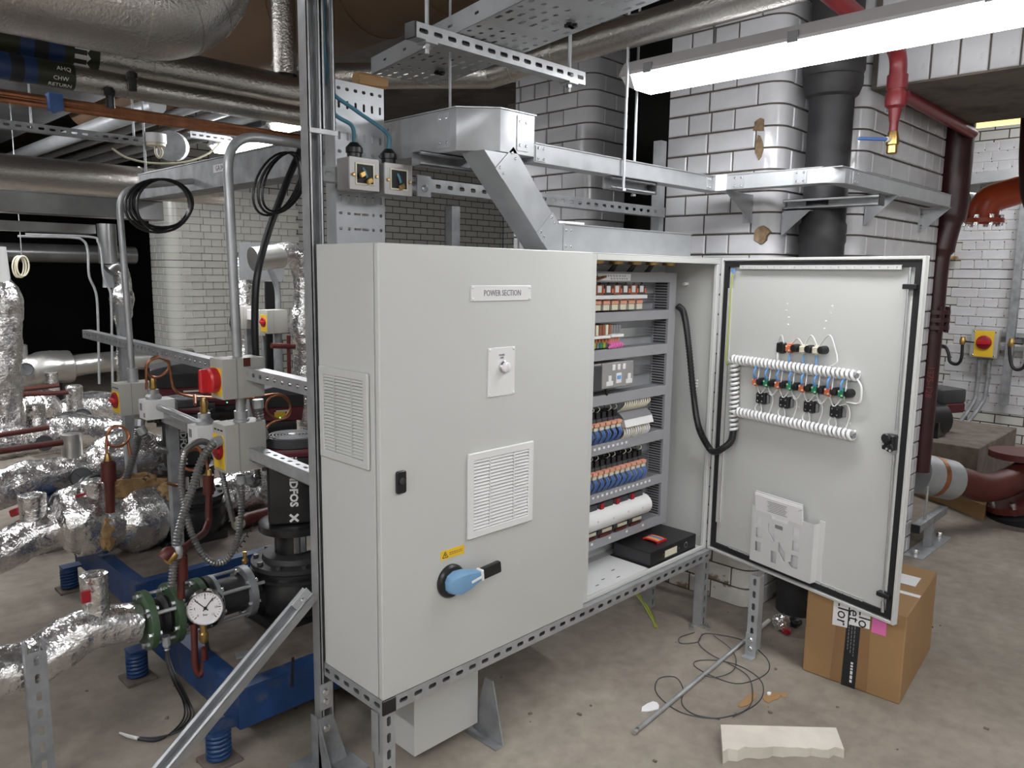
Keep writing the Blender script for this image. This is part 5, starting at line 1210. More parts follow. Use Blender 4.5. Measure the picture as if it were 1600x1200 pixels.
# large clad duct turning up in the corner of the picture
a0 = at(-260, -66, Y=1.0); a1 = at(212, 10, Y=1.0); zc = a1.z; a0.z = zc
arcp = arc((a1.x, 1.0, zc+0.24), X_, -Z_, 0.24, math.pi/2, 0.0, 12)
arcp = [V3((a1.x+0.24*math.sin(t_), 1.0, zc+0.24-0.24*math.cos(t_))) for t_ in [i*math.pi/2/12 for i in range(13)]]
bd = lagged('clad_duct', 'large silver clad duct bending upward in the top left corner', [a0, V3((a1.x-0.6, 1.0, zc))]+arcp+[V3((a1.x+0.24, 1.0, 3.1))], 0.150, seams=())
for t_ in (0.0, 0.50, 0.82, 1.25):
    c = V3((a1.x+0.24*math.sin(t_), 1.0, zc+0.24-0.24*math.cos(t_))); d = V3((math.cos(t_), 0, math.sin(t_)))
    build('seam_band', B().cyl(c-d*0.004, c+d*0.004, 0.1525, n=36), 'clad', bd)
# two parallel clad pipes carrying the flow labels
zu = at(130, 83, Y=1.55).z; zl = at(113, 121, Y=1.45).z
xu = at(445, 120, Y=1.55).x
up_ = lagged('clad_pipe', 'upper of two silver clad pipes, with the arrow label', [V3((-4.0, 1.55, zu)), V3((xu+0.10, 1.55, zu))], 0.073, seams=(0.86,))
lw_ = lagged('clad_pipe', 'lower of two silver clad pipes, with the return label', [V3((-4.0, 1.45, zl)), V3((xu+0.30, 1.45, zl))], 0.041, seams=(0.80,))
rs_ = lagged('clad_riser', 'silver clad riser standing on the upper pipe beside the strut column', [V3((xu, 1.55, zu+0.07)), V3((xu, 1.55, 3.1))], 0.052, seams=(0.05, 0.5))
def bandlabel(parent, y, z, r, spec):
    for x0, x1, m in spec: build('label_band', B().cyl((x0, y, z), (x1, y, z), r+0.0022, n=32), m, parent)
xl = lambda px, py, Y: at(px, py, Y=Y).x
MG = mat('label_green', (0.022, 0.026, 0.012), 0.4); M['lgreen'] = MG; M['lblue'] = mat('label_blue', (0.012, 0.035, 0.11), 0.4)
u0, u1, u2, u3, u4 = [xl(p, 85, 1.55) for p in (-60, 24, 46, 68, 92)]; u5 = xl(146, 92, 1.55)
bandlabel(up_, 1.55, zu, 0.073, ((u0, u1, 'lgreen'), (u1, u2, 'lblue'), (u2, u3, 'ink'), (u3, u4, 'lblue'), (u4, u5, 'lgreen')))
l0, l1, l2, l3 = [xl(p, 112, 1.45) for p in (-60, 13, 34, 54)]; l4 = xl(113, 120, 1.45)
bandlabel(lw_, 1.45, zl, 0.041, ((l0, l1, 'lblue'), (l1, l2, 'ink'), (l2, l3, 'lblue'), (l3, l4, 'lgreen')))
def curved(parent, name, poly, y, z, r, m):
    """flat print wrapped on a pipe along x: poly of (x, angle) where angle 0 faces the viewer's side (-y), positive up"""
    P = [V3((x, y-r*math.cos(a), z+r*math.sin(a))) for x, a in poly]; O = [V3((x, y-(r+0.0012)*math.cos(a), z+(r+0.0012)*math.sin(a))) for x, a in poly]; n = len(P)
    build(name, B().add(O+P, [tuple(range(n)), tuple(range(2*n-1, n-1, -1))]+[((i+1) % n, i, n+i, n+(i+1) % n) for i in range(n)]), m, parent, smooth=False)
for ang in (0.0, -0.42, -0.85):
    xs, xe_ = u4+0.03, u5-0.03; hd = (xe_-xs)*0.76+xs
    curved(up_, 'arrow_mark', [(xs, ang-0.10), (hd, ang-0.10), (hd, ang-0.20), (xe_, ang), (hd, ang+0.20), (hd, ang+0.10), (xs, ang+0.10)], 1.55, zu, 0.0758, 'whitep')
def pipetext(parent, s_, x, y, z, r, ang, size):
    N_ = V3((0, -math.cos(ang), math.sin(ang))); text('label_lettering', s_, V3((x, y, z))+N_*(r+0.0026), X_, V3((0, math.sin(ang), math.cos(ang))), size, 'whitep', parent)
pipetext(lw_, 'AHQ', (l3+l4)/2+0.02, 1.45, zl, 0.0425, 0.30, 0.020); pipetext(lw_, 'CHW', (l3+l4)/2+0.01, 1.45, zl, 0.0425, -0.42, 0.019); pipetext(lw_, 'RETURN', (l3+l4)/2+0.01, 1.45, zl, 0.0425, -0.95, 0.019)
for px, py, Y in ((207, 128, 1.40), (172, 155, 1.415)):
    c = at(px, py, Y=Y); g_ = thing('pipe_sensor', ('black sensor strapped to the lower clad pipe, right one' if px > 200 else 'black sensor strapped under the lower clad pipe, left one'), 'sensor', c-Z_*0.04)
    build('body', B().cyl(c-Z_*0.03, c+Z_*0.035, 0.014, n=12), 'black', g_); build('cap', B().cyl(c+Z_*0.012, c+Z_*0.03, 0.019, n=8), 'black', g_)
# copper pipes crossing under them
for k, (dy, r) in enumerate(((0, 0.013), (4.5, 0.011), (9, 0.013))):
    p = at(30, 151+dy, Y=1.75); q = at(440, 208+dy, Y=1.75); q.z = (p.z+q.z)/2; p.z = q.z
    build('copper_pipe', B().tube([p+(p-q)*1.4, q+(q-p)*0.35], r, 10), 'copper', label=('top copper pipe of the three under the clad pipes', 'middle copper pipe of the three under the clad pipes', 'lowest copper pipe of the three under the clad pipes')[k], cat='pipe')
c = at(85, 160, Y=1.74); build('pipe_clip', B().bar(c+Z_*0.03, c-Z_*0.03, 0.05, 0.05, X_).bar(c-Z_*0.02, at(80, 172, Y=1.74), 0.03, 0.03, X_), 'bluec', label='dark blue band tying the copper pipes', cat='clip', bevel=0.003)
# brown wrapped duct, running away overhead
lagged('wrapped_duct', 'large brown paper-wrapped duct above the silver pipes', [V3((0.98, 0.45, 2.72)), V3((0.98, 1.4, 2.72)), V3((0.98, 5.0, 2.72))], 0.24, 'kraft', seams=(0.10, 0.2, 0.32))
lagged('clad_pipe', 'grey clad pipe running beside the hanging perforated tray', [V3((1.02, -0.9, 2.275)), V3((1.13, 0.55, 2.275)), V3((1.18, 0.85, 2.275)), V3((0.75, 1.35, 2.275))], 0.052, 'clad', seams=(0.55, 0.66))
build('wrapping_stub', B().tube([at(556, 124, Y=0.46), at(578, 128, Y=0.46), at(602, 131, Y=0.46)], [0.022, 0.024, 0.017], 10), 'card', label='torn brown wrapping above the upright perforated tray', cat='wrapping')
# bright conduits on the soffit, running away
for k, (px, py) in enumerate(((60, 232), (110, 232), (150, 236), (185, 238), (222, 240), (246, 226))):
    p = at(px, py, Z=2.46); r = (0.055, 0.03, 0.03, 0.045, 0.03, 0.024)[k]
    build('soffit_pipe', B().tube([V3((p.x-0.02, p.y-0.3, 2.46+r)), V3((p.x+0.15, p.y+3.0, 2.46+r))] if False else [V3((p.x, p.y-2.6, 2.46)), V3((p.x, p.y+3.0, 2.46))], r, 14), 'galvb', label='galvanised pipe running away under the soffit, %s from the left' % ('first', 'second', 'third', 'fourth', 'fifth', 'sixth')[k], cat='pipe', group='pipes under the soffit')
build('soffit_duct', B().box((0.0, 3.9, 2.55), (0.7, 7.5, 2.75)), 'steel', label='flat galvanised duct under the soffit behind the copper pipes', cat='duct', bevel=0.004)
# slotted channels crossing below the soffit pipes
def chan(label, p, q, Y, m='galvd'):
    a = at(*p, Y=Y); c = at(*q, Y=Y); z = (a.z+c.z)/2; a.z = c.z = z
    t_ = thing('slotted_channel', label, 'strut', a.lerp(c, 0.5)-Z_*0.02); build('channel', B().strut(a, c, -Y_, sl=0.014), m, t_)
    for f in (0.25, 0.9): r = a.lerp(c, f); build('rod', B().cyl(r, V3((r.x, r.y, 3.1 if Y < 3.2 else 2.46)), 0.006, n=6), 'galvd', t_)
chan('slotted channel on rods at the left edge under the soffit pipes', (-20, 192), (232, 222), 3.0)
chan('slotted channel on rods left of the lit battens', (296, 224), (392, 210), 3.6)
# clad pipe lower down, left edge
zq_ = at(120, 278, Y=3.55).z; xr = at(300, 290, Y=3.55).x
lagged('clad_pipe', 'dull clad pipe crossing at the left edge above the dark doorway', [V3((-4.0, 3.55, zq_)), V3((xr+0.2, 3.55, zq_))], 0.098, seams=(0.9,))
# trunking branch to the left
tb_ = thing('trunking_run', 'flat galvanised trunking crossing to the left edge below the clad pipe', 'cable trunking', (-0.8, 2.6, 1.80))
build('trunk', B().box((-3.0, 2.655, 1.715), (0.525, 2.775, 1.812)), 'steel', tb_, bevel=0.002); build('lid', B().box((-3.0, 2.652, 1.812), (0.525, 2.778, 1.815)), 'steel', tb_)
build('trunking_lower', B().box((-3.0, 2.62, 1.63), (0.18, 2.74, 1.675)), 'steel', label='thin lower cable trunking just under the flat one', cat='cable trunking', bevel=0.002)
text('run_label_text', 'GA.04.75', (0.4055, 1.70, 1.895), -Y_, Z_, 0.030, 'ink', build('run_label', B().box((0.405, 1.62, 1.878), (0.407, 1.78, 1.912)), 'paper', wt))
# white rose box, hanging loop and white cable below the soffit
c = at(243, 218, Y=2.9); wr_ = thing('ceiling_rose', 'round white junction box under the soffit', 'junction box', c)
build('base', B().cyl(c-Z_*0.02, c+Z_*0.03, 0.055, n=24), 'white', wr_); build('lid', B().cyl(c-Z_*0.035, c-Z_*0.02, 0.05, n=24), 'cream', wr_)
build('rod', B().cyl(c+V3((-0.06, 0, -0.25)), V3((c.x-0.06, c.y, 3.1)), 0.006, n=6), 'galvd', wr_)
build('cable', B().tube(spline([c+V3((0.0, 0, -0.03)), at(244, 240, Y=2.9), at(249, 246, Y=2.9), at(253, 238, Y=2.9), at(249, 228, Y=2.9)], 6), 0.008, 6), 'cream', wr_)
build('white_cable', B().tube(spline([at(175, 232, Y=2.9), at(200, 247, Y=2.9), at(240, 255, Y=2.9), at(290, 253, Y=2.9), at(325, 240, Y=2.9), at(345, 222, Y=2.9)], 8), 0.006, 6), 'cream', label='white cable sagging under the soffit pipes', cat='cable')
build('flex_disc', B().cyl(at(266, 228, Y=3.3), at(272, 229, Y=3.5), 0.09, n=20), 'galvd', label='round grey duct cap under the soffit', cat='duct')
# hanging coils of dark cable
def coil(label, cx, cy, rx, ry, Y, n, r, tilt=0.0, m='black', seed=1, hang=False):
    q = random.Random(seed); t_ = thing('cable_coil', label, 'cable', at(cx, cy+ry, Y=Y))
    for k in range(n):
        pts = []; a, b_ = rx*q.uniform(0.78, 1.0), ry*q.uniform(0.85, 1.0); ox = q.uniform(-6, 6)
        for i in range(29):
            an = 2*math.pi*i/28; pts.append(at(cx+ox+a*math.cos(an)+tilt*math.sin(an), cy-ry+b_+b_*math.sin(an), Y=Y+0.012*k))
        build('turn', B().tube(pts[:-1], r, 6, closed=True), m, t_)
    if hang: c = at(cx, cy-ry, Y=Y); build('drop', B().cyl(c, V3((c.x, c.y, 3.1)), r*0.6, n=6), 'galvd', t_)
    return t_
coil('coil of black cable hung in front of the white brick corner', 252, 322, 52, 42, 1.84, 5, 0.0058, seed=2)
coil('coil of black cable hung beside the strut column', 436, 288, 36, 50, 0.92, 4, 0.0042, tilt=-14, seed=5)
coil('small coil of white cable hung in the dark doorway', 34, 418, 11, 18, 5.0, 4, 0.006, m='cream', seed=7, hang=True)
# thick black armoured cable slanting down to the isolator
build('armoured_cable', B().tube(spline([at(472, 228, Y=1.05), at(448, 285, Y=1.0), at(420, 360, Y=0.98), at(402, 430, Y=0.96), at(398, 500, Y=0.96), at(400, 566, Y=0.96)], 8), 0.0125, 10), 'black', label='thick black armoured cable slanting down to the front isolator', cat='cable')
# things in the dark doorway
zz_ = at(90, 396, Y=7.0).z
build('far_pipe', B().tube([V3((-3, 7.0, zz_)), V3((1.9, 7.0, zz_))], 0.09, 16), 'steel', label='dull pipe crossing the dark doorway', cat='pipe')
fp_ = lagged('clad_riser', 'clad vertical pipe in the dark doorway left of the white corner', [at(166, 350, Y=5.6), at(170, 412, Y=5.6)], 0.075, 'steel')
build('wall_panel', B().bar(at(180, 412, Y=5.75), at(180, 450, Y=5.75), 0.20, 0.02, Y_), 'galvb', label='pale plate behind the foil elbow in the dark doorway', cat='panel')
for k, pp_ in enumerate(([(28, 369), (110, 371), (130, 376), (137, 392), (139, 430), (148, 452), (152, 475), (154, 540), (155, 600)], [(40, 366), (140, 370), (153, 378), (158, 395), (162, 432), (172, 455), (174, 478), (175, 540), (176, 605)])):
    build('surface_conduit', B().tube(spline([at(x, y, Y=5.2) for x, y in pp_], 6), 0.010, 6), 'galv', label=('inner conduit bending down through the dark doorway', 'outer conduit bending down through the dark doorway')[k], cat='conduit')
# ================================================================ PUMP ROWS
def copy_tree(o, parent=None, off=None):
    c = o.copy(); COL.objects.link(c); c.parent = parent
    if off is not None: c.location = o.location+V3(off); ORI[c.name] = ORI[o.name]+V3(off)
    else: ORI[c.name] = ORI[parent.name]
    for ch in o.children: copy_tree(ch, c)
    return c
# ---- sprung inertia bases
def spring(parent, x, y, h, r=0.032):
    q = build('spring_foot', B().box((x-0.05, y-0.05, 0), (x+0.05, y+0.05, 0.012)), 'cover', parent, bevel=0.002)
    pts = [V3((x+r*math.cos(a), y+r*math.sin(a), 0.014+(h-0.016)*k/60)) for k in range(61) for a in [2*math.pi*k/10]]
    build('spring', B().tube(pts, 0.0065, 8), 'bluesp', parent)
    build('spring_cap', B().cyl((x, y, h-0.004), (x, y, h+0.008), 0.036, n=16), 'bluesp', parent)
    build('spring_core', B().cyl((x, y, 0.012), (x, y, h-0.004), 0.014, n=10), 'iron', parent)
def base(label, x0, x1, y0, y1, sp):
    t_ = thing('inertia_base', label, 'pump base', ((x0+x1)/2, (y0+y1)/2, 0)); z0, z1 = 0.095, 0.220; w_ = 0.012
    for q in (((x0, y0, z0), (x1, y0+w_, z1)), ((x0, y1-w_, z0), (x1, y1, z1)), ((x0, y0+w_, z0), (x0+w_, y1-w_, z1)), ((x1-w_, y0+w_, z0), (x1, y1-w_, z1))):
        build('side_channel', B().box(*q), 'blue', t_, bevel=0.002)
    for q in (((x0, y0, z1), (x1, y0+0.05, z1+0.004)), ((x0, y0+0.05, z1), (x0+0.05, y1, z1+0.004))): build('top_flange', B().box(*q), 'blue', t_)
    build('concrete_fill', B().box((x0+w_, y0+w_, z0+0.01), (x1-w_, y1-w_, z1+0.002)), 'cover', t_)
    for x, y in sp:
        spring(t_, x, y, 0.10); build('spring_bracket', B().box((x-0.03, y-0.03, 0.108), (max(x+0.05, x0), y+0.03, 0.116)), 'blue', t_)
    return t_
base('blue sprung inertia base under the nearest black pump', -0.165, 1.0, 0.50, 1.27, ((-0.215, 0.54), (-0.215, 1.20)))
base('blue sprung inertia base of the second pump row', -0.10, 1.1, 1.52, 2.30, ((-0.15, 1.60), (-0.15, 2.22)))
base('blue sprung inertia base of the third pump row', 0.0, 1.2, 2.75, 3.5, ((-0.05, 2.85),))
for k, q in enumerate(((0.02, 0.62, 0.02), (0.26, 0.52, 0.0))):
    pass
# ---- vertical black pumps
def big_pump(label):
    ax = V3((0.235, 0.86, 0.222)); t_ = thing('pump', label, 'pump', ax)
    D1 = V3((-0.50, -0.866, 0)); R1 = V3((0.866, -0.50, 0))
    def lat(name, prof, m, n=32): return build(name, B().lathe([(r, z-0.222) for r, z in prof], ax, Z_, n), m, t_)
    lat('volute', [(0.10, 0.245), (0.135, 0.26), (0.158, 0.30), (0.160, 0.345), (0.150, 0.385), (0.165, 0.39), (0.165, 0.402), (0.145, 0.405), (0.145, 0.42)], 'blackm')
    lat('cover_plate', [(0.150, 0.42), (0.156, 0.425), (0.156, 0.440), (0.118, 0.445), (0.112, 0.462), (0.080, 0.466)], 'iron')
    for k in range(10):
        a = 2*math.pi*k/10; build('bolt', B().cyl(ax+V3((0.138*math.cos(a), 0.138*math.sin(a), 0.218)), ax+V3((0.138*math.cos(a), 0.138*math.sin(a), 0.230)), 0.010, n=6), 'dark', t_)
    lat('coupling_guard', [(0.072, 0.466), (0.072, 0.545)], 'blackm')
    b = B()
    for k in range(5):
        a0 = math.atan2(-0.7, -0.2)+0.30*k-0.3; P = []
        for s_ in (0, 1):
            for z in (0.475, 0.535):
                for rr_ in (0.0725, 0.0755): P.append(ax+V3((rr_*math.cos(a0+0.25*s_), rr_*math.sin(a0+0.25*s_), z-0.222)))
        b.add(P, [(1, 5, 7, 3), (0, 2, 6, 4), (0, 1, 3, 2), (4, 6, 7, 5), (2, 3, 7, 6), (0, 4, 5, 1)])
    build('guard_band', b, 'chrome', t_)
    lat('motor_flange', [(0.085, 0.545), (0.125, 0.55), (0.125, 0.575), (0.105, 0.582)], 'blackm')
    c = ax+Z_*(0.582-0.222+0.125)
    mt = build('motor_body', B().ob(c, R1*0.088, D1*0.088, Z_*0.125), 'blackm', t_, bevel=0.022, segs=3)
    build('motor_fins', B().ob(c+R1*0.090+Z_*0.0, R1*0.012, D1*0.06, Z_*0.11), 'black', t_, bevel=0.004)
    build('hood', B().prism([c+R1*sx*0.094+D1*sd*0.094+Z_*0.118 for sx, sd in ((1, 1), (1, -1), (-1, -1), (-1, 1))], Z_*0.030), 'burg', t_, bevel=0.012, segs=2)
    build('fan_cowl', B().lathe([(0.090, 0.145), (0.096, 0.150), (0.096, 0.172), (0.088, 0.180), (0.0, 0.181)], c, Z_, 32), 'dark', t_)
    for k in range(6):
        rr_ = 0.018+0.0115*k; build('vent_ring', B().lathe([(rr_, 0), (rr_+0.001, 0.0022), (rr_+0.005, 0.0022), (rr_+0.006, 0)], c+Z_*0.181, Z_, 28), 'grey', t_)
    build('cowl_badge', B().lathe([(0.014, 0), (0.013, 0.002), (0, 0.0025)], c+Z_*0.183, Z_, 16), 'zinc', t_)
    fo = c+D1*0.0884
    text('brand_lettering', 'GRUNDFOS', fo+R1*0.000+Z_*0.042, -Z_, R1, 0.037, 'whitep', t_, bold=0.0014)
    xo = fo-Z_*0.097
    for s_ in (-1, 1): build('brand_emblem', B().bar(xo+R1*0.014*s_+Z_*0.013+D1*0.0006, xo-R1*0.014*s_-Z_*0.013+D1*0.0006, 0.008, 0.0010, D1), 'whitep', t_)
    build('suction_branch', B().tube([ax+V3((-0.10, 0, 0.10)), ax+V3((-0.20, 0, 0.115))], 0.060, 20), 'blackm', t_)
    build('foot', B().box((ax.x-0.15, ax.y-0.11, 0.2225), (ax.x+0.13, ax.y+0.11, 0.262)), 'blackm', t_, bevel=0.004)
    build('foot_bracket', B().prism([ax+V3((-0.16, -0.10, 0.0)), ax+V3((-0.05, -0.10, 0.0)), ax+V3((-0.05, -0.10, 0.06)), ax+V3((-0.16, -0.10, 0.03))], (0, 0.02, 0)), 'blackm', t_)
    return t_
pmp = big_pump('black vertical pump nearest the cabinet, white maker name down its motor')
pm2 = copy_tree(pmp, None, (0.05, 1.05, 0.0)); pm2['label'] = 'black vertical pump of the second row behind the small white boxes'
# ---- crumpled foil lagging
def foilpipe(name, label, pix, Y, m='foil', amp=0.10, step=0.022, n=30, seed=1, parent=None, cat='lagged pipe', partname='foil_lagging'):
    """pix: (x, y, radius in m) along the pipe in the plane y = Y (or per-point Y as a 4th value)"""
    P = [at(q[0], q[1], Y=(q[3] if len(q) > 3 else Y)) for q in pix]; R = [q[2] for q in pix]
    return foilpath(name, label, P, R, m, amp, step, n, seed, parent, cat, partname)
def foilpath(name, label, P, R, m='foil', amp=0.10, step=0.022, n=30, seed=1, parent=None, cat='lagged pipe', partname='foil_lagging'):
    k = 8; S = spline(P, k); RR = []
    for i in range(len(R)-1):
        for j in range(k):
            t_ = j/k; t_ = t_*t_*(3-2*t_); RR.append(R[i]*(1-t_)+R[i+1]*t_)
    RR.append(R[-1])
    pts = [S[0]]; rad = [RR[0]]; acc = 0.0
    for i in range(1, len(S)):
        seg = (S[i]-S[i-1]).length; d = 0.0
        while acc+seg-d >= step:
            d += step-acc; acc = 0.0; f = d/seg; pts.append(S[i-1].lerp(S[i], f)); rad.append(RR[i-1]+(RR[i]-RR[i-1])*f)
        acc += seg-d
    pts.append(S[-1]); rad.append(RR[-1])
    b = B().tube(pts, rad, n); sd = V3((seed*3.7, seed*1.3, seed*5.1))
    for i, c in enumerate(pts):
        for j in range(n):
            p = b.v[i*n+j]; d = p-c; L = max(d.length, 1e-5)
            k_ = noise.noise(p*9+sd)*0.8+noise.noise(p*24+sd)*0.7+noise.noise(p*52+sd)*0.45
            b.v[i*n+j] = c+d*(1+amp*k_)
    if parent is not None: return build(partname, b, m, parent, ang=28)
    t_ = thing(name, label, cat, V3((pts[len(pts)//2].x, pts[len(pts)//2].y, min(p.z for p in b.v))))
    build(partname, b, m, t_, ang=28); return t_
def stub(parent, px, y0, y1, r, Y, m='foil', seed=3, name='valve_stub', taper=0.9):
    a = at(px, y0, Y=Y); c = at(px, y1, Y=Y); c.x, c.y = a.x, a.y
    foilpath(None, None, [a, a.lerp(c, 0.5), c-Z_*0.004, c], [r, r*taper, r*taper, r*0.55], m, 0.05, 0.015, 24, seed, parent, partname=name)
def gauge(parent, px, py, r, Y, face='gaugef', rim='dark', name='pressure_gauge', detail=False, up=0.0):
    c = at(px, py, Y=Y); N_ = V3((CAM.x-c.x-0.25, CAM.y-c.y, up)).normalized()
    g_ = build(name, B().lathe([(r*0.9, -0.02), (r, -0.015), (r, 0.010), (r*0.93, 0.013), (r*0.90, 0.008), (r*0.90, 0.002)], c, N_, 28), rim, parent)
    build('gauge_face', B().lathe([(r*0.9, 0.006), (0, 0.0062)], c, N_, 28), face, parent)
    u_ = Z_.cross(N_).normalized(); v_ = N_.cross(u_)
    if detail:
        for k in range(25):
            a = math.radians(225-k*270/24); d = u_*math.cos(a)+v_*math.sin(a); l = 0.16 if k % 4 == 0 else 0.08
            build('scale_mark', B().bar(c+N_*0.0068+d*(r*0.82), c+N_*0.0068+d*(r*(0.82-l)), 0.0020 if k % 4 == 0 else 0.0011, 0.0006, N_), 'ink', parent)
        for k in range(7):
            a = math.radians(225-k*45); d = u_*math.cos(a)+v_*math.sin(a); text('scale_figure', str(k*2), c+N_*0.0066+d*(r*0.56), u_, v_, r*0.17, 'ink', parent, ext=0.0002)
        text('scale_unit', 'bar', c+N_*0.0066-v_*(r*0.38), u_, v_, r*0.2, 'ink', parent, ext=0.0002)
        for a, l in ((math.radians(138), 0.72), (math.radians(52), 0.70)):
            d = u_*math.cos(a)+v_*math.sin(a); build('pointer', B().bar(c+N_*0.0085-d*r*0.2, c+N_*0.0085+d*r*l, 0.0028, 0.0008, N_), 'ink', parent)
        build('pointer_hub', B().cyl(c+N_*0.007, c+N_*0.0105, r*0.09, n=12), 'ink', parent)
    else:
        d = u_*-0.6+v_*0.6; build('pointer', B().bar(c+N_*0.0075, c+N_*0.0075+d*r*0.8, 0.003, 0.001, N_), 'ink', parent)
    return g_
# row 1, in front
Y1 = 0.87
f1 = foilpipe('lagged_pipe', 'crumpled foil lagged pipe in the left foreground with the green flanges', [(-70, 1068, 0.066), (0, 1050, 0.068), (45, 1038, 0.070), (85, 1015, 0.072), (120, 990, 0.066), (160, 978, 0.062), (215, 972, 0.060)], Y1, seed=2)
stub(f1, 152, 985, 893, 0.043, Y1, seed=4); build('red_tag', B().ob(at(134, 932, Y=0.80), X_*0.012, Y_*0.006, Z_*0.018), 'redd', f1)
axz = at(250, 962, Y=Y1).z; AX = lambda px: V3((at(px, 960, Y=Y1).x, Y1, axz))
vt = thing('valve_set', 'green flanged bellows and grey butterfly valve feeding the nearest pump', 'valve', AX(270)-Z_*0.1)
XM = X_
def flg(px, r, th, m, name='flange', nb=6):
    c = AX(px); build(name, B().lathe([(r*0.6, 0), (r, 0.0), (r, th), (r*0.6, th)], c, X_, 28), m, vt)
    for k in range(nb):
        a = 2*math.pi*k/nb+0.3; o = V3((0, math.cos(a), math.sin(a)))*(r*0.82); build('nut', B().cyl(c+o-X_*0.010, c+o+X_*(th+0.010), 0.009, n=6), 'zinc', vt)
flg(222, 0.094, 0.020, 'green'); flg(262, 0.098, 0.022, 'green'); flg(306, 0.088, 0.020, 'green'); flg(330, 0.085, 0.012, 'galvd'); flg(378, 0.088, 0.024, 'galvd')
bl = [(0.060, 0), (0.066, 0.015), (0.056, 0.03), (0.066, 0.045), (0.056, 0.06), (0.060, AX(262).x-AX(222).x-0.02)]
build('bellows', B().lathe(bl, AX(222)+X_*0.020, X_, 24), 'rubber', vt)
build('spool', B().cyl(AX(262)+X_*0.02, AX(306), 0.058, n=24), 'iron', vt); build('valve_body', B().cyl(AX(330), AX(378), 0.062, n=24), 'iron', vt); build('neck', B().cyl(AX(378), V3((0.08, Y1, axz)), 0.060, n=20), 'blackm', vt); build('disc_plate', B().cyl(AX(320), AX(326), 0.086, n=24), 'rubber', vt)
for a in (0.9, 2.6, 4.0, 5.4):
    o = V3((0, math.cos(a), math.sin(a)))*0.080; build('tie_rod', B().cyl(AX(218)+o, AX(400)+o, 0.0065, n=8), 'galv', vt)
# pressure gauge with siphon, in front of the valves
gg = thing('pressure_gauge', 'white dial pressure gauge with chrome rim in front of the green flanges', 'gauge', at(320, 1000, Y=0.72))
gauge(gg, 321, 949, 0.056, 0.72, 'glass', 'chrome', 'case', True, 0.25)
g0 = at(318, 985, Y=0.735)
build('gauge_cock', B().lathe([(0.009, -0.03), (0.014, -0.022), (0.014, 0.0), (0.010, 0.005), (0.010, 0.03)], g0-Z_*0.01, Z_, 10), 'brass', gg); build('cock_handle', B().bar(g0-Z_*0.03+X_*0.006, g0-Z_*0.075+X_*0.012, 0.012, 0.008, Y_), 'black', gg, bevel=0.002)
build('siphon', B().tube(spline([at(303, 975, Y=0.78), at(304, 1010, Y=0.77), at(305, 1040, Y=0.765), at(312, 1054, Y=0.76), at(319, 1040, Y=0.755), at(319, 1012, Y=0.75)], 7), 0.0105, 12), 'redox', gg)
# red oxide pipework above it
ro = thing('gauge_pipework', 'red oxide small-bore pipework rising from the green valve set to the copper coil', 'pipe', AX(285))
YR = 0.80
pth = fillet([at(283, 935, Y=YR), at(282, 868, Y=YR), at(285, 858, Y=YR), at(320, 832, Y=YR+0.25), at(326, 815, Y=YR+0.3), at(326, 745, Y=YR+0.3)], 0.02, 4)
build('pipe', B().tube(pth, 0.012, 12), 'redox', ro)
build('tee', B().tube([at(283, 905, Y=YR), at(282, 868, Y=YR)], 0.021, 12), 'redox', ro); build('elbow', B().tube(fillet([at(282, 868, Y=YR), at(262, 862, Y=YR-0.02), at(254, 872, Y=YR-0.02)], 0.02, 4), 0.019, 12), 'redox', ro); build('coupling', B().tube([at(326, 772, Y=YR+0.3), at(326, 742, Y=YR+0.3)], 0.019, 12), 'redox', ro)
build('cock', B().lathe([(0.013, -0.02), (0.016, -0.01), (0.016, 0.01), (0.011, 0.02)], at(268, 870, Y=YR-0.02), V3((0.5, -0.3, 0.6)), 10), 'brass', ro); build('cock', B().lathe([(0.012, -0.02), (0.015, -0.01), (0.015, 0.01), (0.010, 0.02)], at(278, 862, Y=YR-0.02), Z_, 10), 'galv', ro)
def pigtail(label, pix, Y, r=0.0055, m='copper', cock=True):
    t_ = thing('copper_siphon', label, 'pipe', at(*pix[-1], Y=Y)); build('tube', B().tube(spline([at(x, y, Y=Y+0.01*math.sin(i*0.7)) for i, (x, y) in enumerate(pix)], 7), r, 8), m, t_)
    if cock: build('fitting', B().lathe([(0.013, -0.025), (0.016, -0.01), (0.012, 0.008), (0.009, 0.02)], at(*pix[-1], Y=Y), Z_, 8), 'brass', t_)
    return t_
pigtail('copper pigtail siphon looping left of the front isolators', [(262, 755), (278, 758), (285, 745), (283, 715), (290, 700), (305, 697), (314, 705), (315, 722), (305, 734), (290, 732), (285, 720), (290, 708), (306, 702), (320, 712), (326, 742)], 1.10)
c = at(343, 732, Y=1.05); 
# row 2
Y2 = 1.92
f2 = foilpipe('lagged_pipe', 'bulging crumpled foil lagging of the second pump row', [(-80, 885, 0.085), (0, 862, 0.085), (40, 842, 0.082), (80, 825, 0.085), (100, 818, 0.130), (125, 812, 0.150), (160, 815, 0.140), (178, 812, 0.125), (205, 808, 0.155), (240, 800, 0.150), (268, 800, 0.115), (285, 805, 0.07)], Y2, seed=6, amp=0.09)
stub(f2, 55, 840, 772, 0.055, Y2, seed=8); stub(f2, 152, 800, 748, 0.060, Y2-0.05, seed=9)
crumple('wool_patch', None, None, at(208, 762, Y=Y2-0.02), (0.13, 0.05, 0.06), 'wool', 4, parent=f2); crumple('wool_patch', None, None, at(166, 835, Y=Y2-0.13), (0.035, 0.02, 0.07), 'wool', 6, parent=f2); crumple('wool_patch', None, None, at(262, 775, Y=Y2-0.08), (0.05, 0.05, 0.06), 'wool', 7, parent=f2)
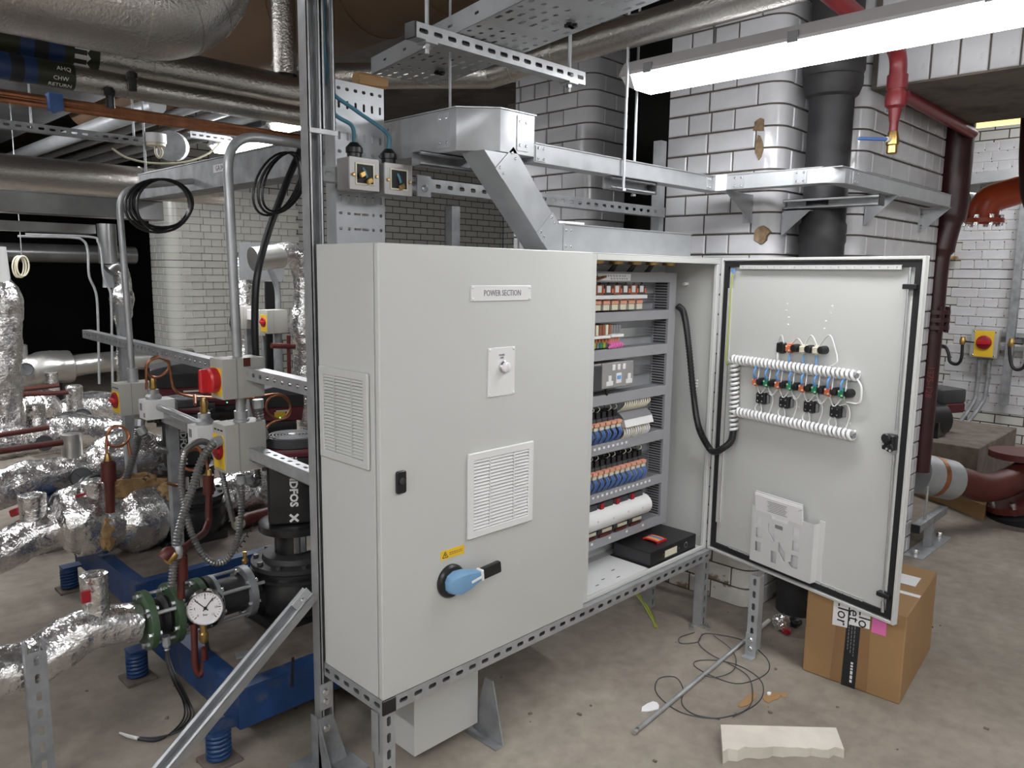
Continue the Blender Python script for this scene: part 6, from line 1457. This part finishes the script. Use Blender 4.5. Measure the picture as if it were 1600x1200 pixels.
f2b = foilpipe('lagged_pipe', 'crumpled foil lagged branch behind the nearest pump', [(290, 790, 0.10), (330, 785, 0.12), (370, 775, 0.12), (420, 765, 0.10), (440, 760, 0.09)], 2.05, seed=12)
rv = thing('valve_spindle', 'red oxide standpipe rising out of the second foil row', 'pipe', at(170, 800, Y=1.76)); YV = 1.76
build('standpipe', B().tube([at(172, 800, Y=YV), at(170, 720, Y=YV)], 0.020, 12), 'redox', rv); build('union', B().tube([at(170, 752, Y=YV), at(169, 722, Y=YV)], 0.029, 12), 'redox', rv)
pigtail('copper pigtail siphon above the red standpipe of the second row', [(204, 712), (200, 690), (198, 675), (190, 667), (177, 668), (167, 680), (170, 695), (182, 698), (194, 694), (202, 682), (196, 670), (182, 665), (170, 672), (166, 690), (168, 716)], YV)
build('drain_lever', B().tube([at(118, 777, Y=1.85), at(148, 768, Y=1.85)], 0.008, 8), 'redd', f2); build('drain_lever', B().bar(at(20, 802, Y=2.0), at(33, 797, Y=1.95), 0.03, 0.03, Z_), 'redd', f2, bevel=0.004)
slv = build('insulated_sleeve', B().tube([at(372, 818, Z=0.262), at(385, 812, Z=0.262), at(432, 800, Z=0.262)], [0.030, 0.036, 0.036], 16), 'redox', label='dark red sleeve with a pale end behind the flexible conduit loop', cat='pipe')
build('sleeve_end', B().cyl(at(370.5, 819, Z=0.262), at(374, 817, Z=0.262), 0.033, n=16), 'cream', slv)
# row 3
Y3 = 3.15
f3 = foilpipe('lagged_pipe', 'crumpled foil lagged pipe of the third row with a wide foil neck', [(-60, 775, 0.10), (0, 764, 0.105), (50, 748, 0.105), (100, 740, 0.098), (140, 732, 0.10), (175, 715, 0.135), (205, 708, 0.145), (240, 712, 0.13), (275, 715, 0.09)], Y3, seed=15)
stub(f3, 115, 735, 676, 0.058, Y3, seed=16, m='foils'); gauge(f3, 127, 746, 0.056, Y3-0.16)
build('lagging_elbow', B().tube(spline([at(124, 782, Y=2.9), at(126, 762, Y=2.9), at(138, 750, Y=2.95), at(158, 748, Y=3.02)], 6), 0.030, 12), 'black', label='black bent hose hooking over the third foil row', cat='hose')
# row 4, 5, 6
f4 = foilpipe('lagged_pipe', 'crumpled foil lagged pipe of the fourth row crossed by red drain pipes', [(-40, 700, 0.10), (0, 694, 0.105), (40, 688, 0.105), (85, 680, 0.12), (110, 672, 0.125), (150, 674, 0.11), (190, 678, 0.12), (215, 682, 0.09)], 4.2, seed=20)
stub(f4, 58, 665, 632, 0.062, 4.0, seed=21); gauge(f4, 70, 692, 0.052, 4.05)
f5 = foilpipe('lagged_pipe', 'crumpled foil lagged pipe of the fifth row behind the left isolator', [(25, 652, 0.13), (60, 640, 0.16), (90, 648, 0.11), (115, 645, 0.12), (145, 640, 0.155), (175, 642, 0.15), (200, 646, 0.10)], 5.2, seed=25)
stub(f5, 118, 645, 602, 0.068, 5.1, seed=26); gauge(f5, 129, 650, 0.062, 5.0)
f6 = foilpipe('lagged_pipe', 'smooth foil clad pipe of the farthest row running to the white corner', [(10, 592, 0.12), (40, 583, 0.13), (55, 578, 0.14), (75, 574, 0.145), (110, 573, 0.14), (116, 572, 0.095), (150, 567, 0.092), (220, 562, 0.090), (300, 558, 0.088)], 6.0, m='foils', amp=0.04, seed=30)
stub(f6, 36, 575, 538, 0.048, 6.0, m='foils', seed=31); stub(f6, 82, 610, 582, 0.055, 5.6, seed=32); gauge(f6, 41, 577, 0.055, 5.85)
for px in (90, 230): c = at(px, 568, Y=6.0); build('pipe_leg', B().cyl((c.x, c.y, 0), c, 0.03, n=10), 'black', f6)
fv = foilpath('lagged_riser', 'tall crumpled foil riser at the left picture edge', [at(4, 700, Y=4.4), at(8, 640, Y=4.4), at(2, 590, Y=4.4), at(6, 520, Y=4.4), at(8, 470, Y=4.4), at(-4, 430, Y=4.4)], [0.13, 0.11, 0.12, 0.105, 0.10, 0.06], seed=35)
build('riser_cap', B().tube([at(-4, 440, Y=4.4), at(-6, 385, Y=4.4)], [0.075, 0.055], 20), 'white', fv)
for k, (p, q, Y) in enumerate((((-20, 683), (76, 668), 3.6), ((-20, 708), (98, 691), 3.0), ((28, 610), (92, 602), 4.9), ((30, 617), (106, 613), 4.6))):
    build('drain_pipe', B().tube([at(*p, Y=Y), at(*q, Y=Y)], 0.017, 10), 'redox', f4 if k < 2 else f5)
for k, (px, py, w_) in enumerate(((255, 760, 0.16), (70, 722, 0.3), (232, 820, 0.1))):
    pass
# far foil risers behind the isolators
r1 = foilpath('lagged_riser', 'foil lagged riser with an elbow beside the strut column', [at(426, 404, Y=3.4), at(445, 396, Y=3.4), at(464, 402, Y=3.4), at(474, 430, Y=3.4), at(476, 470, Y=3.4), at(474, 510, Y=3.4), at(476, 560, Y=3.4), at(478, 620, Y=3.4), at(484, 690, Y=3.4), at(487, 728, Y=3.4)], [0.075, 0.078, 0.078, 0.075, 0.078, 0.095, 0.085, 0.10, 0.085, 0.08], 'foil', 0.09, seed=40)
build('plain_elbow', B().tube(spline([at(395, 405, Y=3.4), at(420, 402, Y=3.4), at(440, 400, Y=3.4)], 5), 0.082, 20), 'foils', r1)
r2 = foilpath('lagged_riser', 'dim foil lagged riser against the cream brick wall', [at(383, 395, Y=5.2), at(384, 450, Y=5.2), at(380, 500, Y=5.2), at(382, 540, Y=5.2), at(374, 600, Y=5.2), at(374, 672, Y=5.2)], [0.10, 0.105, 0.12, 0.09, 0.10, 0.10], 'foil', 0.09, seed=43)
build('wall_panel', B().bar(at(408, 380, Y=4.9), at(410, 437, Y=4.9), 0.42, 0.02, Y_), 'galvb', label='grey plate behind the foil elbow near the strut column', cat='panel')
r3 = foilpath('lagged_riser', 'foil wrapped elbow in the dark doorway', [at(188, 420, Y=5.6), at(192, 445, Y=5.6), at(190, 465, Y=5.6), at(190, 490, Y=5.6), at(191, 520, Y=5.6), at(193, 640, Y=5.6)], [0.065, 0.07, 0.10, 0.09, 0.05, 0.05], 'foil', 0.09, seed=47)
build('plain_elbow', B().tube(spline([at(168, 422, Y=5.6), at(180, 414, Y=5.6), at(190, 424, Y=5.6)], 5), 0.065, 16), 'steel', r3)
# ---- support rails and isolators in front of the pumps
RX = lambda y: 0.030+(y-0.36)*0.045
sr = thing('isolator_stand', 'strut stand of two rails carrying the isolators before the pumps', 'support frame', (0.08, 1.3, 0))
for z, y1 in ((1.125, 2.80), (0.855, 2.0)):
    build('rail', B().strut((RX(0.335)+0.02, 0.335, z), (RX(y1)+0.02, y1, z), -X_ if z > 1 else Z_, h=0.041, sl=0.010), 'galv', sr)
    build('end_cap', B().ob((RX(0.33)+0.02, 0.3325, z), X_*0.023, Y_*0.002, Z_*0.023), 'black', sr)
build('upright', B().strut((RX(2.36)+0.07, 2.36, 0), (RX(2.36)+0.07, 2.36, 1.29), -Y_, slots=False), 'galv', sr); build('upright', B().strut((RX(1.75)+0.07, 1.75, 0.2245), (RX(1.75)+0.07, 1.75, 0.90), -Y_, slots=False), 'galvd', sr)
def rail_arm(y, z, x0, x1): build('cross_arm', B().strut((x0, y, z), (x1, y, z), Z_, slots=False), 'galv', sr)
LASTISO = ['']
def isolator(label, y, z0, z1, knob=False, x=None, hw=0.046, dp_=0.145, note=True):
    xc = RX(y)-0.012 if x is None else x
    x0, x1 = xc-dp_/2, xc+dp_/2
    t_ = thing('rotary_isolator', label, 'isolator switch', (xc, y, z0))
    build('box', B().box((x0, y-hw, z0), (x1, y+hw, z1)), 'box', t_, bevel=0.005, segs=2)
    build('lid_seam', B().box((x0+0.048, y-hw-0.0006, z0+0.001), (x0+0.050, y+hw+0.0006, z1+0.0006)), 'grey', t_)
    LASTISO[0] = t_.name; zc = (z0+z1)/2-0.004
    build('label_plate', B().box((x0-0.002, y-hw*0.86, z0+0.012), (x0, y+hw*0.86, z1-0.035 if not knob else z1-0.03)), 'yellow', t_, bevel=0.0006)
    if note:
        for k in range(3): build('handwriting', B().ob((x0-0.0006, y+hw*(0.5-0.5*k), z1-0.02), X_*0.0006, Y_*hw*0.16, Z_*0.0025), 'ink', t_)
    if knob:
        build('knob', B().lathe([(0.040, 0), (0.042, 0.008), (0.042, 0.024), (0.036, 0.030)], (x0-0.002, y, zc), -X_, 28), 'red', t_); build('knob_grip', B().ob((x0-0.042, y, zc), X_*0.014, Y_*0.010, Z_*0.038), 'red', t_, bevel=0.004)
    else:
        build('knob', B().lathe([(0.035, 0), (0.035, 0.006), (0.030, 0.010)], (x0-0.002, y, zc), -X_, 28), 'redd', t_); build('knob_grip', B().ob((x0-0.015, y, zc), X_*0.006, Y_*0.030, Z_*0.009), 'red', t_, bevel=0.003)
    return t_
YI = 0.86
i1 = isolator('grey isolator with a large red knob on the upper rail before the pumps', YI, 1.045, 1.178, True, note=False); build('brown_tape', B().box((RX(YI)-0.012+0.0, YI-0.0468, 1.150), (RX(YI)+0.012, YI-0.046, 1.1785)), 'redox', i1)
i2 = isolator('grey isolator with yellow front on the lower rail before the pumps', YI, 0.800, 0.962)
i3 = isolator('grey isolator with yellow front at the far left end of the lower rail', 1.98, 0.828, 0.968, hw=0.05)
def smallbox(label, y, z, w_=0.058):
    xc = RX(y)-0.01; t_ = thing('transmitter_box', label, 'sensor', (xc, y, z-0.04)); build('box', B().box((xc-w_, y-0.042, z-0.040), (xc+w_, y+0.042, z+0.040)), 'white', t_, bevel=0.004, segs=2)
    build('label', B().box((xc-w_-0.0008, y+0.005, z-0.005), (xc-w_, y+0.028, z+0.025)), 'grey', t_); build('label', B().box((xc-w_-0.0008, y-0.025, z-0.03), (xc-w_, y-0.010, z-0.012)), 'inkg', t_)
    build('gland', B().lathe([(0.030, 0), (0.032, 0.012), (0.022, 0.022), (0.022, 0.040)], (xc-0.012, y, z+0.040), Z_, 12), 'galv', t_); build('fitting', B().lathe([(0.012, 0.040), (0.016, 0.050), (0.012, 0.065), (0.015, 0.075), (0.008, 0.095)], (xc-0.012, y, z+0.040), Z_, 8), 'brass', t_)
    build('lower_gland', B().cyl((xc, y, z-0.06), (xc, y, z-0.04), 0.016, n=10), 'black', t_); return V3((xc-0.012, y, z+0.135))
s1 = smallbox('small white transmitter box beside the far left isolator', 1.68, 0.892); s2 = smallbox('small white transmitter box left of the front isolators', 1.14, 0.870)
YP = 1.66
pigtail('copper pigtail siphon looping above the left transmitter box', [(400, 622), (330, 621), (290, 618), (272, 607), (266, 580), (262, 566), (248, 559), (234, 564), (228, 576), (236, 588), (250, 588), (262, 578), (264, 566), (252, 557), (238, 560), (229, 574), (229, 600), (229, 608)], YP, cock=False)
build('copper_branch', B().tube([at(304, 618, Y=1.2), at(305, 632, Y=1.14)], 0.006, 8), 'copper', label='short copper tube into the right transmitter box', cat='pipe')
pg = thing('copper_siphon', 'copper pigtail siphon between the isolator and the strut column', 'pipe', at(420, 660, Y=1.5))
build('tube', B().tube(spline([at(398, 620, Y=1.5), at(436, 616, Y=1.5), at(452, 628, Y=1.5), at(452, 648, Y=1.5), at(436, 655, Y=1.5), at(420, 646, Y=1.5), at(416, 632, Y=1.5), at(424, 620, Y=1.5), at(440, 619, Y=1.5), at(454, 634, Y=1.5), at(444, 652, Y=1.5), at(420, 664, Y=1.5), at(408, 690, Y=1.5)], 7), 0.0055, 8), 'copper', pg)
# rigid conduits rising to the trunking
def conduit(label, pts, r=0.016, rad=0.12):
    t_ = thing('conduit', label, 'conduit', pts[0]); build('tube', B().tube(fillet(pts, rad, 8), r, 14), 'galv', t_); return t_
xa = RX(YI)-0.005
cd1 = conduit('bent galvanised conduit rising from the front isolator to the wide trunking', [V3((xa, YI+0.01, 1.178)), V3((xa-0.01, YI+0.01, 1.895)), V3((0.407, YI+0.03, 1.897))]); build('coupler', B().cyl((0.375, YI+0.03, 1.897), (0.407, YI+0.03, 1.897), 0.024, n=12), 'galvb', cd1)
cd2 = conduit('galvanised conduit linking the two front isolators', [V3((xa, YI, 0.962)), V3((xa, YI, 1.0)), V3((xa, YI, 1.045))]); build('coupler', B().lathe([(0.026, 0), (0.026, 0.006), (0.021, 0.008), (0.022, 0.035)], (xa, YI, 0.962), Z_, 16), 'galv', cd2)
xb = RX(1.98)-0.01
cd3 = conduit('bent galvanised conduit rising from the far left isolator', [V3((xb, 1.98, 0.968)), V3((xb-0.015, 1.98, 1.80)), V3((0.407, 2.0, 1.86))], 0.0135, 0.10); build('coupler', B().cyl((xb, 1.98, 0.968), (xb, 1.98, 1.03), 0.023, n=14), 'galv', cd3)
cd4 = conduit('galvanised conduit strapped along the lower rail', [V3((RX(1.62)-0.02, 1.62, 0.905)), V3((RX(1.4)-0.02, 1.4, 0.905)), V3((RX(1.2)-0.02, 1.19, 0.900))], 0.014)
# flexible conduits
def flexc(label, pix, r=0.0125, m='flexm'):
    S = spline([at(x, y, Y=Y) for x, y, Y in pix], 10); pts = [S[0]]; acc = 0
    st_ = 0.0050
    for a, c in zip(S, S[1:]):
        L = (c-a).length; d = 0
        while acc+L-d >= st_: d += st_-acc; acc = 0; pts.append(a.lerp(c, d/L))
        acc += L-d
    t_ = thing('flexible_conduit', label, 'conduit', pts[-1]); build('corrugated_tube', B().tube(pts, [r*(1.0 if i % 2 else 0.70) for i in range(len(pts))], 12), m, t_, ang=18)
    build('end_gland', B().cyl(pts[0], pts[min(6, len(pts)-1)], r*1.25, n=10), 'galvb', t_); return t_
flexc('flexible steel conduit dropping from the upper front isolator', [(403, 624, 0.86), (405, 645, 0.86), (412, 675, 0.87), (417, 695, 0.90), (408, 706, 0.92), (400, 704, 0.92)], 0.0150)
flexc('flexible steel conduit arching left from the lower front isolator to the valve set', [(345, 688, 0.84), (332, 695, 0.83), (315, 720, 0.82), (300, 765, 0.81), (285, 810, 0.80), (275, 855, 0.79), (268, 920, 0.78)], 0.0145)
flexc('flexible steel conduit hanging in a deep loop below the front isolators', [(376, 742, 0.86), (378, 780, 0.86), (372, 840, 0.84), (352, 876, 0.82), (325, 875, 0.82), (302, 840, 0.84), (286, 780, 0.90), (284, 730, 0.95), (292, 702, 1.0), (312, 690, 1.05), (330, 694, 1.10)], 0.0118)
flexc('thin flexible steel conduit behind the deep loop', [(336, 706, 1.0), (346, 735, 1.02), (355, 775, 1.05), (364, 815, 1.1)], 0.0105)
flexc('short bent flexible conduit behind the lower isolator', [(388, 742, 0.92), (394, 756, 0.93), (403, 752, 0.95), (402, 734, 0.97)], 0.0125)
flexc('flexible steel conduit dropping from the far left isolator', [(218, 656, 1.95), (214, 690, 1.93), (206, 720, 1.9), (196, 752, 1.88)], 0.0185)
flexc('flexible steel conduit slanting right from the left transmitter box', [(219, 668, 1.75), (230, 685, 1.74), (246, 700, 1.73), (268, 706, 1.8)], 0.0150)
# thin wires round them
build('coiled_lead', B().tube([at(402-1.2*k+3*math.sin(k*1.5), 812+3.5*k*0.55+3*math.cos(k*1.5), Y=1.0) for k in range(26)], 0.0016, 5), 'ink', label='thin coiled black lead hanging near the nearest pump', cat='wire')
build('coiled_lead', B().tube([at(250-1.4*(k % 20)+4*math.sin(k*1.5), 728+1.2*k+3*math.cos(k*1.5), Y=1.7) for k in range(20)], 0.002, 5), 'ink', label='thin coiled black lead above the second foil row', cat='wire')
build('sensor_pocket', B().lathe([(0.010, 0), (0.012, 0.012), (0.006, 0.018), (0.006, 0.04)], at(383, 880, Y=0.80), Z_, 8), 'brass', label='small brass sensor pocket on the grey valve by the pump', cat='sensor')
# ---- second pump type with burgundy boxes behind the rails
def box_pump(label, c, w_, d_, h, lab=False):
    t_ = thing('circulator_pump', label, 'pump', V3((c.x, c.y, 0.2245))); U_ = V3((0.94, -0.34, 0)); D_ = V3((0.34, 0.94, 0))
    b = B(); n_ = 8; prof = [(-w_, 0.0)]+[(-w_+2*w_*i/n_, h*0.30+h*0.26*math.sin(math.pi*(0.12+0.5*i/n_))) for i in range(n_+1)]+[(w_, 0.0)]
    b.prism([c-D_*d_+U_*x+Z_*z for x, z in prof], D_*(2*d_)); build('control_box', b, 'dark', t_, bevel=0.004)
    b = B().prism([c-D_*d_+U_*x+Z_*z for x, z in ((-w_, 0), (-w_*0.9, -h*0.30), (w_*0.9, -h*0.34), (w_, 0))], D_*(2*d_)); build('box_skirt', b, 'burg', t_, bevel=0.004)
    b = B().prism([c-D_*(d_+0.001)+U_*x+Z_*z for x, z in ((-w_*0.98, 0.004), (w_*0.98, 0.004), (w_*0.98, h*0.30), (-w_*0.98, h*0.30))], -D_*0.002); build('front_panel', b, 'ink', t_)
    build('name_strip', B().ob(c-D_*(d_+0.003)-Z_*h*0.08+U_*w_*0.1, U_*w_*0.25, D_*0.001, Z_*h*0.020), 'cream', t_)
    build('motor', B().cyl(c-Z_*h*0.5-U_*w_*0.9, c-Z_*h*0.5+U_*w_*0.7, h*0.42, n=20), 'blackm', t_); build('pedestal', B().box((c.x-w_*0.5, c.y-d_*0.6, 0.2245), (c.x+w_*0.5, c.y+d_*0.6, c.z-h*0.3)), 'blackm', t_)
    if lab: build('yellow_label', B().ob(c-D_*(d_+0.003)-Z_*h*0.17, U_*w_*0.22, D_*0.001, Z_*h*0.07), 'yellow', t_)
    build('green_led', B().ob(c-D_*(d_+0.003)-Z_*h*0.24, U_*0.003, D_*0.001, Z_*0.003), 'led', t_)
    return t_
box_pump('burgundy and black circulator behind the left transmitter box', at(293, 600, Y=3.0), 0.20, 0.15, 0.27)
box_pump('burgundy and black circulator behind the front isolators', at(352, 614, Y=3.36), 0.13, 0.10, 0.20)
box_pump('burgundy circulator with a yellow label beside the strut column', at(432, 632, Y=2.6), 0.14, 0.12, 0.24, True)
# isolators on the far stand
for k, (px, py, Y, w_) in enumerate(((382, 496, 4.0, 0.05), (428, 502, 3.6, 0.055), (408, 508, 4.3, 0.045))):
    c = at(px, py, Y=Y); isolator(('far isolator half hidden behind the bent conduit', 'far isolator on the conduit right of the black cable', 'small far isolator with a red knob behind the black cable')[k], Y, c.z-0.085, c.z+0.085, k == 2, x=c.x, hw=w_, dp_=0.16, note=False); build('mounting_post', B().strut((c.x+0.06, Y+w_+0.021, 0), (c.x+0.06, Y+w_+0.021, c.z+0.06), -Y_, slots=False), 'galvd', bpy.data.objects[LASTISO[0]])
fs = thing('far_conduit', 'black and grey conduits dropping to the far isolator stand', 'conduit', at(432, 600, Y=3.62))
build('grey_conduit', B().tube(spline([at(414, 380, Y=3.62), at(422, 420, Y=3.62), at(433, 450, Y=3.62), at(435, 490, Y=3.62)], 6), 0.022, 10), 'galvd', fs); build('grey_conduit', B().cyl(at(434, 518, Y=3.62), at(443, 720, Y=3.62), 0.028, n=12), 'galvd', fs); build('black_strip', B().bar(at(425, 440, Y=3.75), at(428, 690, Y=3.75), 0.11, 0.02, Y_), 'black', fs)
build('transmitter_box', B().bar(at(402, 484, Y=3.9), at(402, 500, Y=3.9), 0.13, 0.08, Y_), 'white', label='small white box between the far isolators', cat='sensor', bevel=0.004)
wh = thing('valve_handwheel', 'red oxide gear handle on the far foil riser', 'valve', at(448, 560, Y=3.3)); build('bar', B().tube([at(424, 540, Y=3.3), at(460, 541, Y=3.3)], 0.020, 10), 'redox', wh); build('stem', B().tube([at(451, 524, Y=3.3), at(452, 600, Y=3.3)], 0.014, 10), 'redox', wh)
# ---- foreground left: slotted upright, brace, loose tails, bits on the base
su = thing('strut_post', 'short slotted upright in the left foreground propping the foil pipe', 'strut post', (-0.62, 0.76, 0)); up0 = at(60, 1100, Y=0.765)
build('channel', B().strut((up0.x, 0.765, 0), (up0.x, 0.765, at(58, 1015, Y=0.765).z), -Y_, a=0.052, h=0.03), 'galvd', su)
for s_ in (-1, 1): build('fork', B().ob((up0.x+s_*0.023, 0.765, at(58, 1008, Y=0.765).z), X_*0.003, Y_*0.015, Z_*0.014), 'galvd', su)
br = thing('diagonal_brace', 'diagonal strut brace from the floor up to the strut column', 'strut', (-0.75, 0.3, 0))
b0, b1 = V3((-0.722, 0.300, 0.0)), V3((-0.036, 0.300, 0.552)); bd_ = (b1-b0).normalized()
build('channel', B().strut(b0+bd_*0.03, b1, V3((0.5, 0.35, -0.6)), slots=False), 'galv', br); build('fixing_plate', B().ob(b1-bd_*0.03+V3((-0.012, -0.020, 0.018)), bd_*0.03, V3((-bd_.z, 0, bd_.x))*0.016, Y_*0.002), 'galvb', br); bolt(b1-bd_*0.03+V3((-0.012, -0.022, 0.018)), -Y_, br, 0.008, 0.006)
tl = thing('cable_tails', 'bunch of stripped cable tails curling on the floor by the spring', 'cable', at(250, 1130, Z=0))
for k in range(4):
    o = 3*k-4; q = [at(261, 1000, Y=0.80), at(262+o*0.6, 1030, Y=0.79), at(275+o, 1065, Y=0.75), at(290+o, 1095, Z=0.06), at(294+1.6*o, 1120, Z=0.012), at(275+o, 1142, Z=0.006), at(245, 1155-o*0.6, Z=0.006), at(215, 1154-o*0.4, Z=0.006)]
    build('tail', B().tube(spline(q, 7), 0.0028, 6), 'dark' if k % 2 else 'ink', tl)
build('white_tip', B().tube([at(216, 1154, Z=0.008), at(200, 1150, Z=0.008), at(187, 1145, Z=0.008)], [0.006, 0.0055, 0.003], 8), 'white', tl)
fx1 = flexc('short flexible conduit end below the green flange', [(259, 994, 0.80), (260, 1004, 0.80), (261, 1016, 0.80)], 0.010)
build('steel_offcut', B().ob(at(380, 1023, Z=0.226), V3((0.022, -0.008, 0)), V3((0.006, 0.016, 0)), Z_*0.003), 'galvd', label='small steel plate offcut lying on the nearest inertia base', cat='offcut')
build('cable_tie', B().ob(at(457, 1050, Y=0.495), V3((0.002, 0, 0.03))*1.6, Y_*0.0015, V3((0.004, 0, -0.0003))), 'black', label='black tie hanging over the edge of the nearest inertia base', cat='cable tie')
# crumbs of debris on the floor
r_ = random.Random(21); b = B()
for k in range(110):
    if k < 60: x, y = r_.uniform(-0.9, 0.4), r_.uniform(-0.3, 1.3)
    else: x, y = r_.uniform(0.3, 2.4), r_.uniform(-1.3, 0.3)
    s_ = r_.uniform(0.001, 0.0045); a = r_.uniform(0, 3); b.ob((x, y, s_*0.6), V3((math.cos(a), math.sin(a), 0))*s_*r_.uniform(0.6, 2.0), V3((-math.sin(a), math.cos(a), 0))*s_, Z_*s_*0.6)
build('floor_debris', b, 'grit', label='scattered crumbs of plaster and grit on the floor', cat='debris', kind='stuff', loc=(0, 0, 0))
